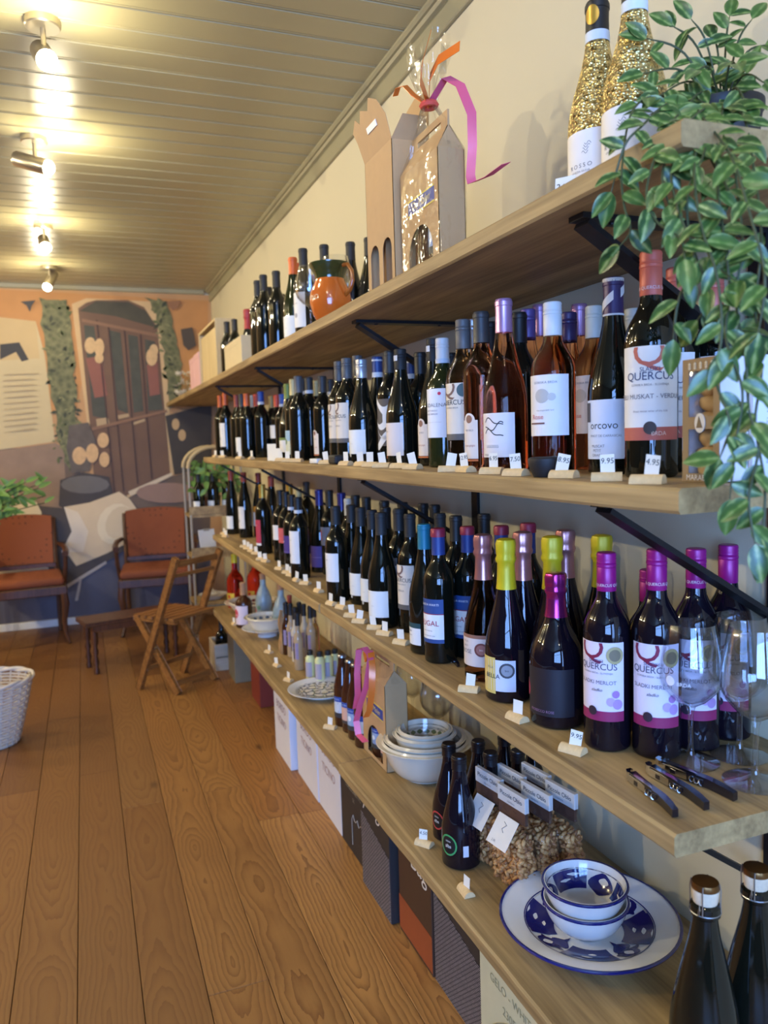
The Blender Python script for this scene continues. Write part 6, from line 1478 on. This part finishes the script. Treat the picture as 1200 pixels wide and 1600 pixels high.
# ================================================================== CARTONS ON THE FLOOR UNDER THE BOTTOM SHELF
def carton(label, x0, y0, y1, h, ma, extra=None, D=.24):
    t = thing('wine_carton', label, 'carton', (x0, y0, .0008), 0, 'wine cartons under the bottom shelf'); Wd = y1 - y0
    D = min(D, .895 - x0)
    ob('box_body', box((0, 0, 0), (D, Wd, h), .0015), ma, t); ob('lid_flap', box((.002, .002, h), (D - .002, Wd / 2 - .001, h + .002)), ma, t); ob('lid_flap', box((.002, Wd / 2 + .001, h), (D - .002, Wd - .002, h + .002)), ma, t)
    if extra: extra(t, Wd, h)
def side_text(t, s, size, y_, z_, c, **k): flat_text(s, size, pap(c), t, (-.0008, y_, z_), (PI / 2, 0, -PI / 2), **k)
M_WB = mat('white_carton_board', srgb(222, 220, 224), .6, vary=.02); M_DK = mat('dark_carton_board', srgb(46, 40, 38), .6); M_GY = mat('olive_carton_board', srgb(130, 118, 92), .7); M_RB = mat('red_brown_carton', srgb(128, 46, 30), .6); M_BG = mat('brown_carton_board', srgb(72, 46, 28), .6); M_CRM = mat('cream_carton_board', srgb(206, 200, 160), .6)
def woven(name, c1, c2):
    q = NT(name); co = q.n('ShaderNodeTexCoord'); mp = q.n('ShaderNodeMapping'); mp.inputs['Scale'].default_value = (1, 110, 110); q.t.links.new(co.outputs['Object'], mp.inputs[0])
    mp.inputs['Rotation'].default_value = (.0, 0, 0)
    v = q.n('ShaderNodeTexBrick', Scale=1.0); v.inputs['Color1'].default_value = (*c1, 1); v.inputs['Color2'].default_value = (*[x * .8 for x in c1], 1); v.inputs['Mortar'].default_value = (*c2, 1); v.inputs['Mortar Size'].default_value = .16; v.inputs['Brick Width'].default_value = 1.3; v.inputs['Row Height'].default_value = .6
    sx = q.n('ShaderNodeSeparateXYZ'); q.t.links.new(mp.outputs[0], sx.inputs[0]); cb_ = q.n('ShaderNodeCombineXYZ'); q.t.links.new(sx.outputs[1], cb_.inputs[0]); q.t.links.new(sx.outputs[2], cb_.inputs[1]); q.t.links.new(cb_.outputs[0], v.inputs[0])
    q.p('Base Color', v.outputs[0]); q.p('Roughness', .65); return q.m
M_WV = woven('woven_print', srgb(150, 140, 140), srgb(34, 30, 34))
def ex_moro(t, Wd, h):
    side_text(t, 'BORDO', .045, Wd * .5, h * .66, (150, 120, 124)); side_text(t, 'TICINO', .045, Wd * .5, h * .48, (176, 140, 130)); ob('tape', box((-.0008, 0, h * .93), (-.0001, Wd, h)), M_WB, t)
def ex_d1(t, Wd, h):
    side_text(t, 'COCCONETTO', .022, Wd * .5, h * .62, (170, 160, 140)); side_text(t, 'IX', .020, Wd * .5, h * .53, (170, 160, 140))
    pts = [(Wd * (.08 + .5 * k / 10), h * (.36 + .03 * math.sin(k * 2.3))) for k in range(11)]
    ob('printed_skyline', tube([(-.001, a, b) for a, b in pts] + [(-.001, Wd * .58, .03)], .0012, 5), pap((190, 180, 160)), t)
def ex_script(word):
    def f(t, Wd, h):
        ob('woven_panel', prism([(.002, .002), (Wd - .002, .002), (Wd - .002, h * .64), (.002, h * .52)], -.0010, -.0002, 'x'), M_WV, t); side_text(t, word, .075, Wd * .5, h * .80, (214, 206, 196), shear=.5)
    return f
def ex_bag(t, Wd, h):
    ob('printed_band', box((-.0010, .0, .01), (-.0002, Wd, h * .30)), mat('rust_band', srgb(150, 72, 34), .6), t); side_text(t, 'Bag', .075, Wd * .35, h * .72, (222, 214, 200), shear=.2)
def ex_cream(t, Wd, h):
    side_text(t, 'GELO - WHITE 23', .026, Wd * .45, h * .60, (150, 146, 110)); side_text(t, '23050524', .026, Wd * .45, h * .48, (150, 146, 110))
    for k in range(9): ob('printed_curve', tube([(-.001, Wd * (.95 - .05 * k - .4 * (j / 8) ** 2), .03 + h * .36 * (j / 8) * (1 - .06 * k)) for j in range(9)], .0008, 4), pap((150, 146, 110)), t)
def ex_olive(t, Wd, h):
    for k in range(4): ob('printed_line', box((.09, -.0008, h * (.25 + .16 * k)), (.15, -.0001, h * (.29 + .16 * k))), pap((196, 190, 176)), t)
carton('olive carton on the floor farthest along under the bottom shelf', .704, 4.22, 4.42, .36, M_GY, ex_olive)
def ex_red(t, Wd, h): ob('label_patch', box((.10, -.0010, h * .45), (.20, -.0002, h * .70)), M_WHITE, t); ob('dark_top', box((.0, -.0009, h * .74), (.22, -.0002, h)), M_DK, t)
carton('red-brown carton set back on the floor under the bottom shelf', .745, 3.76, 3.97, .30, M_RB, ex_red)
carton('white wine carton on the floor, farthest of three', .698, 2.965, 3.225, .335, M_WB, ex_moro)
carton('white wine carton on the floor, middle of three', .721, 2.652, 2.940, .335, M_WB, ex_moro)
carton('white wine carton on the floor, nearest of three', .724, 2.384, 2.648, .345, M_WB, ex_moro)
carton('dark carton with thin skyline print beside the white cartons', .724, 2.112, 2.380, .345, M_DK, ex_d1)
carton('dark carton with woven print and handwritten word, farther one', .700, 1.876, 2.106, .35, M_DK, ex_script('Spaegne'))
carton('brown carton with rust band between the two woven-print cartons', .716, 1.642, 1.852, .34, M_BG, ex_bag)
carton('dark carton with woven print and handwritten word, nearer one', .720, 1.392, 1.636, .35, M_DK, ex_script('Spaegne'))
carton('cream wine carton nearest the camera under the bottom shelf', .712, 1.118, 1.386, .35, M_CRM, ex_cream)

# ================================================================== FURNITURE AT THE BACK
M_TEAK = wood('teak', srgb(110, 66, 26), srgb(176, 118, 58), 2.0, 1, .45, bump=.1)
M_DW = wood('dark_wood', srgb(62, 34, 18), srgb(104, 62, 34), 2.0, 2, .4, bump=.1)
def uphol():
    q = NT('rust_fabric'); co = q.n('ShaderNodeTexCoord'); v = q.n('ShaderNodeTexVoronoi', Scale=24.0); v.inputs['Randomness'].default_value = .15; q.t.links.new(co.outputs['Object'], v.inputs[0])
    f = q.math('LESS_THAN', v.outputs['Distance'], .16); q.p('Base Color', q.mix(f, srgb(136, 72, 40), srgb(88, 44, 28))); q.p('Roughness', .85); return q.m
M_UP = uphol()
def bar(bm, a, b, w_, h_, up=(0, 0, 1)):
    """rectangular bar from a to b"""
    a = Vector(a); b = Vector(b); d = (b - a); L = d.length; d.normalize(); u = Vector(up); s_ = d.cross(u)
    if s_.length < 1e-3: s_ = d.cross(Vector((1, 0, 0)))
    s_.normalize(); u = s_.cross(d); mt = Matrix(((d.x, s_.x, u.x, a.x), (d.y, s_.y, u.y, a.y), (d.z, s_.z, u.z, a.z), (0, 0, 0, 1)))
    bmbox(bm, (0, -w_ / 2, -h_ / 2), (L, w_ / 2, h_ / 2), mt)
def barob(name, a, b, w_, h_, ma, par, up=(0, 0, 1)):
    bm = bmesh.new(); bar(bm, a, b, w_, h_, up); bmesh.ops.bevel(bm, geom=bm.edges[:], offset=min(w_, h_) * .12, segments=1, affect='EDGES'); return ob(name, fin(bm, 30), ma, par)
# folding chair: local +x = facing, +y = its left
fa = math.atan2(.78, -.62)
fc = thing('folding_chair', 'slatted wooden folding chair standing crosswise near the end of the shelves', 'chair', (.432, 4.345, 0), fa)
hw = .165
for s_ in (-1, 1):
    barob('back_post', (.155, s_ * hw, .004), (-.175, s_ * hw, .735), .022, .034, M_TEAK, fc, (1, 0, 0))
    barob('crossing_leg', (-.115, s_ * (hw - .026), .004), (.165, s_ * (hw - .026), .395), .022, .032, M_TEAK, fc, (1, 0, 0))
for z_, x_ in ((.70, -.158), (.635, -.130)): barob('back_rail', (x_, -hw, z_), (x_, hw, z_), .012, .030 if z_ > .65 else .018, M_TEAK, fc)
for k in range(6): barob('seat_slat', (-.10 + .052 * k, -hw + .012, .402), (-.10 + .052 * k, hw - .012, .402), .038, .014, M_TEAK, fc)
barob('seat_rail', (-.12, -hw + .03, .387), (.19, -hw + .03, .387), .018, .020, M_TEAK, fc); barob('seat_rail', (-.12, hw - .03, .387), (.19, hw - .03, .387), .018, .020, M_TEAK, fc)
barob('stretcher', (-.085, -hw + .026, .05), (-.085, hw - .026, .05), .014, .028, M_TEAK, fc); barob('stretcher', (.09, -hw, .12), (.09, hw, .12), .014, .024, M_TEAK, fc)
for s_ in (-1, 1): ob('pivot_bolt', lathe([(0, -.02), (.006, -.02), (.006, .02), (0, .02)], 10), M_CHR, fc, (.035, s_ * (hw - .012), .235), (PI / 2, 0, 0))
# bench
bn = thing('bench', 'low dark wooden bench with turned legs behind the folding chair', 'bench', (-.045, 4.74, 0), math.radians(14))
barob('seat_plank', (0, .06, .298), (.58, .06, .298), .115, .022, M_DW, bn); barob('seat_plank', (0, .18, .298), (.58, .18, .298), .115, .022, M_DW, bn)
barob('apron', (.04, .01, .270), (.55, .01, .270), .016, .036, M_DW, bn)
tl = [(0, 0), (.016, 0), (.018, .02), (.012, .04), (.019, .07), (.012, .10), (.019, .13), (.012, .16), (.020, .19), (.020, .285), (0, .285)]
for x_ in (.05, .53):
    for y_ in (.03, .20): ob('leg', lathe(tl, 16), M_DW, bn, (x_, y_, .0005))
# two upholstered armchairs against the mural
def armchair(label, x_, y_, rz):
    t = thing('armchair', label, 'chair', (x_, y_, 0), rz, 'rust upholstered armchairs')
    bm = bmesh.new(); bmbox(bm, (-.25, -.23, .395), (.25, .23, .455), None, .026, 3); ob('seat_cushion', fin(bm, 50), M_UP, t)
    ob('seat_frame', box((-.262, -.24, .335), (.262, .24, .397), .006), M_DW, t)
    n = 8; bm = bmesh.new(); F, B = [], []
    for i in range(n + 1):
        u = i / n * 2 - 1; yy = .225 + .03 * (1 - u * u); zt = .835 + .018 * (1 - u * u)
        F.append([bm.verts.new((u * .205, yy, .50)), bm.verts.new((u * .215, yy + .045, zt))]); B.append([bm.verts.new((u * .205, yy + .04, .50)), bm.verts.new((u * .215, yy + .085, zt))])
    for i in range(n):
        bm.faces.new((F[i][0], F[i + 1][0], F[i + 1][1], F[i][1])); bm.faces.new((B[i][0], B[i][1], B[i + 1][1], B[i + 1][0])); bm.faces.new((F[i][1], F[i + 1][1], B[i + 1][1], B[i][1])); bm.faces.new((F[i][0], B[i][0], B[i + 1][0], F[i + 1][0]))
    bm.faces.new((F[0][0], F[0][1], B[0][1], B[0][0])); bm.faces.new((F[n][0], B[n][0], B[n][1], F[n][1]))
    ob('backrest', fin(bm, 50), M_UP, t)
    for s_ in (-1, 1):
        ob('back_post', tube([(s_ * .225, .20, 0.001), (s_ * .225, .22, .34), (s_ * .222, .25, .55), (s_ * .224, .30, .82)], .017, 8), M_DW, t)
        ob('front_leg', tube([(s_ * .255, -.255, .001), (s_ * .235, -.225, .07), (s_ * .232, -.22, .16), (s_ * .245, -.235, .27), (s_ * .24, -.225, .34)], [.014, .014, .018, .026, .024], 8), M_DW, t)
        ob('armrest', tube([(s_ * .25, .26, .63), (s_ * .275, .10, .63), (s_ * .28, -.05, .615), (s_ * .27, -.14, .60)], [.014, .018, .020, .022], 8), M_DW, t)
        ob('arm_post', tube([(s_ * .255, -.08, .38), (s_ * .268, -.10, .50), (s_ * .272, -.11, .60)], .014, 8), M_DW, t)
    barob('lower_back_rail', (-.22, .225, .485), (.22, .225, .485), .018, .03, M_DW, t)
armchair('rust upholstered armchair against the mural behind the bench', .455, 5.86, -.10)
armchair('rust upholstered armchair cut by the left edge, beside the leafy plant', -.436, 5.865, .08)
# white planter with leafy plant
pl = thing('potted_plant', 'bright green leafy plant in a tall white planter at the left edge', 'plant', (-.98, 5.55, 0))
pz = .84
ob('planter', lathe([(0, .001), (.08, .001), (.09, .02), (.10, .50), (.115, pz - .05), (.12, pz), (.105, pz), (.10, pz - .06), (0, pz - .07)], 32), M_WHITE, pl)
pl.location = (-.655, 5.12, 0)
M_LF = mat('green_leaves', srgb(104, 140, 62), .5, vary=.25, nscale=20); random.seed(8)
for k in range(26):
    a = random.uniform(0, 2 * PI); r = random.uniform(.08, .26); h = random.uniform(.10, .34)
    pts = [(.06 * math.cos(a), .05 * math.sin(a), pz - .07), (r * .6 * math.cos(a) + .05, r * .35 * math.sin(a), pz + h * .6), (r * 1.3 * math.cos(a) + .13, r * .5 * math.sin(a), pz + h * .9)]
    st = ob('stem', tube(pts, .003, 5), M_STEM, pl)
    for j in range(8):
        u = .3 + .1 * j; p = Vector(pts[1]).lerp(Vector(pts[2]), max(0, u * 2 - 1) if u > .5 else 0) if u > .5 else Vector(pts[0]).lerp(Vector(pts[1]), u * 2)
        d = Vector((random.uniform(-1, 1), random.uniform(-.5, .2), random.uniform(-.1, .9))); sc_ = random.uniform(1.5, 2.4)
        ob('leaf', LEAF, M_LF, st, p, orient(d, Vector((0, -1, .6))), (sc_, sc_ * .75, sc_))
# wicker basket
bk = thing('wicker_basket', 'white wicker basket standing on the floor at the left edge', 'basket', (-.475, 3.83, 0), .1)
M_WK = mat('white_wicker', srgb(204, 192, 176), .7, vary=.15, nscale=60)
def rr(z_): return (.120 + .075 * (z_ / .29) ** .9)
ns = 26; bm = bmesh.new()
for k in range(20):
    z_ = .012 + k * .0138; R0 = rr(z_)
    pts = [((R0 + (.0035 if (j + k) % 2 else -.0035)) * math.cos(j * 2 * PI / (2 * ns)), (R0 + (.0035 if (j + k) % 2 else -.0035)) * math.sin(j * 2 * PI / (2 * ns)) * .9, z_) for j in range(2 * ns + 1)]
    bmtube(bm, pts, .0052, 5, False)
wv_ = ob('weave', fin(bm, 60), M_WK, bk); wv_['kind'] = 'stuff'
for j in range(ns):
    a = j * 2 * PI / ns; ob('stake', tube([(rr(z_) * math.cos(a), rr(z_) * math.sin(a) * .9, z_) for z_ in (.004, .1, .2, .295)], .004, 6), M_WK, bk)
for k in range(2):
    ob('rim_strand', tube([((rr(.29) + .006 * math.cos(j * .8 + k * PI)) * math.cos(j * 2 * PI / 48), (rr(.29) + .006 * math.cos(j * .8 + k * PI)) * math.sin(j * 2 * PI / 48) * .9, .295 + .006 * math.sin(j * .8 + k * PI)) for j in range(49)], .008, 8, False), M_WK, bk)
ob('base', lathe([(0, .001), (.12, .001), (.122, .008), (0, .009)], 32), M_WK, bk, None, None, (1, .9, 1))
# metal rack with ivy at the end of the shelves
M_MET = mat('pale_metal', srgb(176, 168, 152), .4, .5)
rk = thing('plant_rack', 'pale metal arched rack with wooden shelves at the far end of the wall shelves', 'rack', (.60, 4.96, 0))
RW, RD = .33, .26
for x_ in (.005, RW):
    for y_ in (.005, RD): ob('post', tube([(x_, y_, .001), (x_, y_, 1.17)], .008, 8), M_MET, rk)
for y_ in (.005, RD): ob('arch', tube([(RW / 2 - RW / 2 * math.cos(k * PI / 12) * .985, y_, 1.17 + .13 * math.sin(k * PI / 12)) for k in range(13)], .012, 8), mat('bent_cane', srgb(196, 170, 120), .6), rk)
for z_ in (.30, .60, .86): ob('rack_shelf', box((.0, .0, z_), (RW + .005, RD + .005, z_ + .018)), M_SH, rk)
for z_ in (.62, .88): ob('front_rail', box((-.004, -.004, z_), (RW + .008, .004, z_ + .05)), M_SH, rk)
random.seed(14)
for k in range(3):
    bottle('wine_bottle', 'dark bottle in the metal rack under the ivy, ' + ('left', 'middle', 'right')[k], (.60 + .07 + .09 * k, 4.96 + .08, .879), 200, 'bordo', 'dark', 'black', 'whitelow', .8, 'plain', 'bottles in the metal rack')
iv = thing('ivy_plant', 'hanging green ivy in the metal rack at the far end of the shelves', 'plant', (.60 + RW / 2, 4.96 + .18, .879))
ob('pot', lathe([(0, .001), (.045, .001), (.06, .10), (.062, .105), (.055, .105), (0, .095)], 20), M_DW, iv)
for k in range(12):
    a = random.uniform(0, 2 * PI); h = random.uniform(.18, .34); pts = [Vector((0, 0, .1)), Vector((.08 * math.cos(a), .08 * math.sin(a) - .03, .1 + h * .8)), Vector((.13 * math.cos(a), -.12 + .1 * math.sin(a), .1 + h * .6)), Vector((.15 * math.cos(a), -.19 + .05 * math.sin(a), .08 + h * .1))]
    st = ob('stem', tube(pts, .003, 5), M_STEM, iv)
    for j in range(9):
        u = .3 + j * .3; i0 = min(int(u), 2); p = pts[i0].lerp(pts[i0 + 1], u - i0)
        ob('leaf', LEAF, M_LF, st, p, orient(Vector((random.uniform(-1, 1), random.uniform(-.8, .1), random.uniform(-.6, .4))), Vector((-.2, -1, .4))), [random.uniform(1.1, 1.7)] * 3)
np_ = thing('notepad', 'cream notepad leaning in the metal rack below the ivy', 'notepad', (.66, 4.99, .619), .3)
ob('page', box((0, 0, 0), (.11, .004, .16), .001), M_CARD, np_, None, (-.2, 0, 0)); ob('clip', box((.035, -.004, .15), (.075, .008, .165)), M_MET, np_, None, (-.2, 0, 0))
dsh = thing('flower_dish', 'low white dish of pale blossoms on the lower rack shelf', 'dish', (.60 + .13, 4.96 + .10, .3185))
ob('dish', lathe([(0, .002), (.05, .002), (.09, .03), (.095, .034), (.088, .033), (0, .012)], 24), M_CER, dsh)
for k in range(9): ob('blossom', FM, M_PET, dsh, (random.uniform(-.05, .05), random.uniform(-.05, .05), random.uniform(.02, .05)), (random.uniform(-.6, .6), random.uniform(-.6, .6), k), (1, 1, 1))
cr = thing('storage_crate', 'pale whitewashed crate on the floor under the far end of the shelves', 'crate', (.64, 4.50, .001))
M_PW = wood('whitewashed', srgb(176, 156, 128), srgb(206, 190, 164), 1.0, 0, .7, bump=.1)
for nm, lo, hi in [('board', (0, 0, .0), (.30, .012, .075)), ('board', (0, 0, .08), (.30, .012, .155)), ('board', (0, .20, 0), (.30, .212, .155)), ('board', (0, .012, 0), (.012, .20, .155)), ('board', (.288, .012, 0), (.30, .20, .155)), ('bottom', (.012, .012, .002), (.288, .20, .012))]: ob(nm, box(lo, hi, .002), M_PW, cr)
for k in range(3): bottle('wine_bottle', 'dark bottle standing in the whitewashed crate, ' + ('left', 'middle', 'right')[k], (.64 + .06 + .09 * k, 4.60, .014), 200, 'bordo', 'dark', 'black', 'none', .85, 'plain', 'bottles in the whitewashed crate')
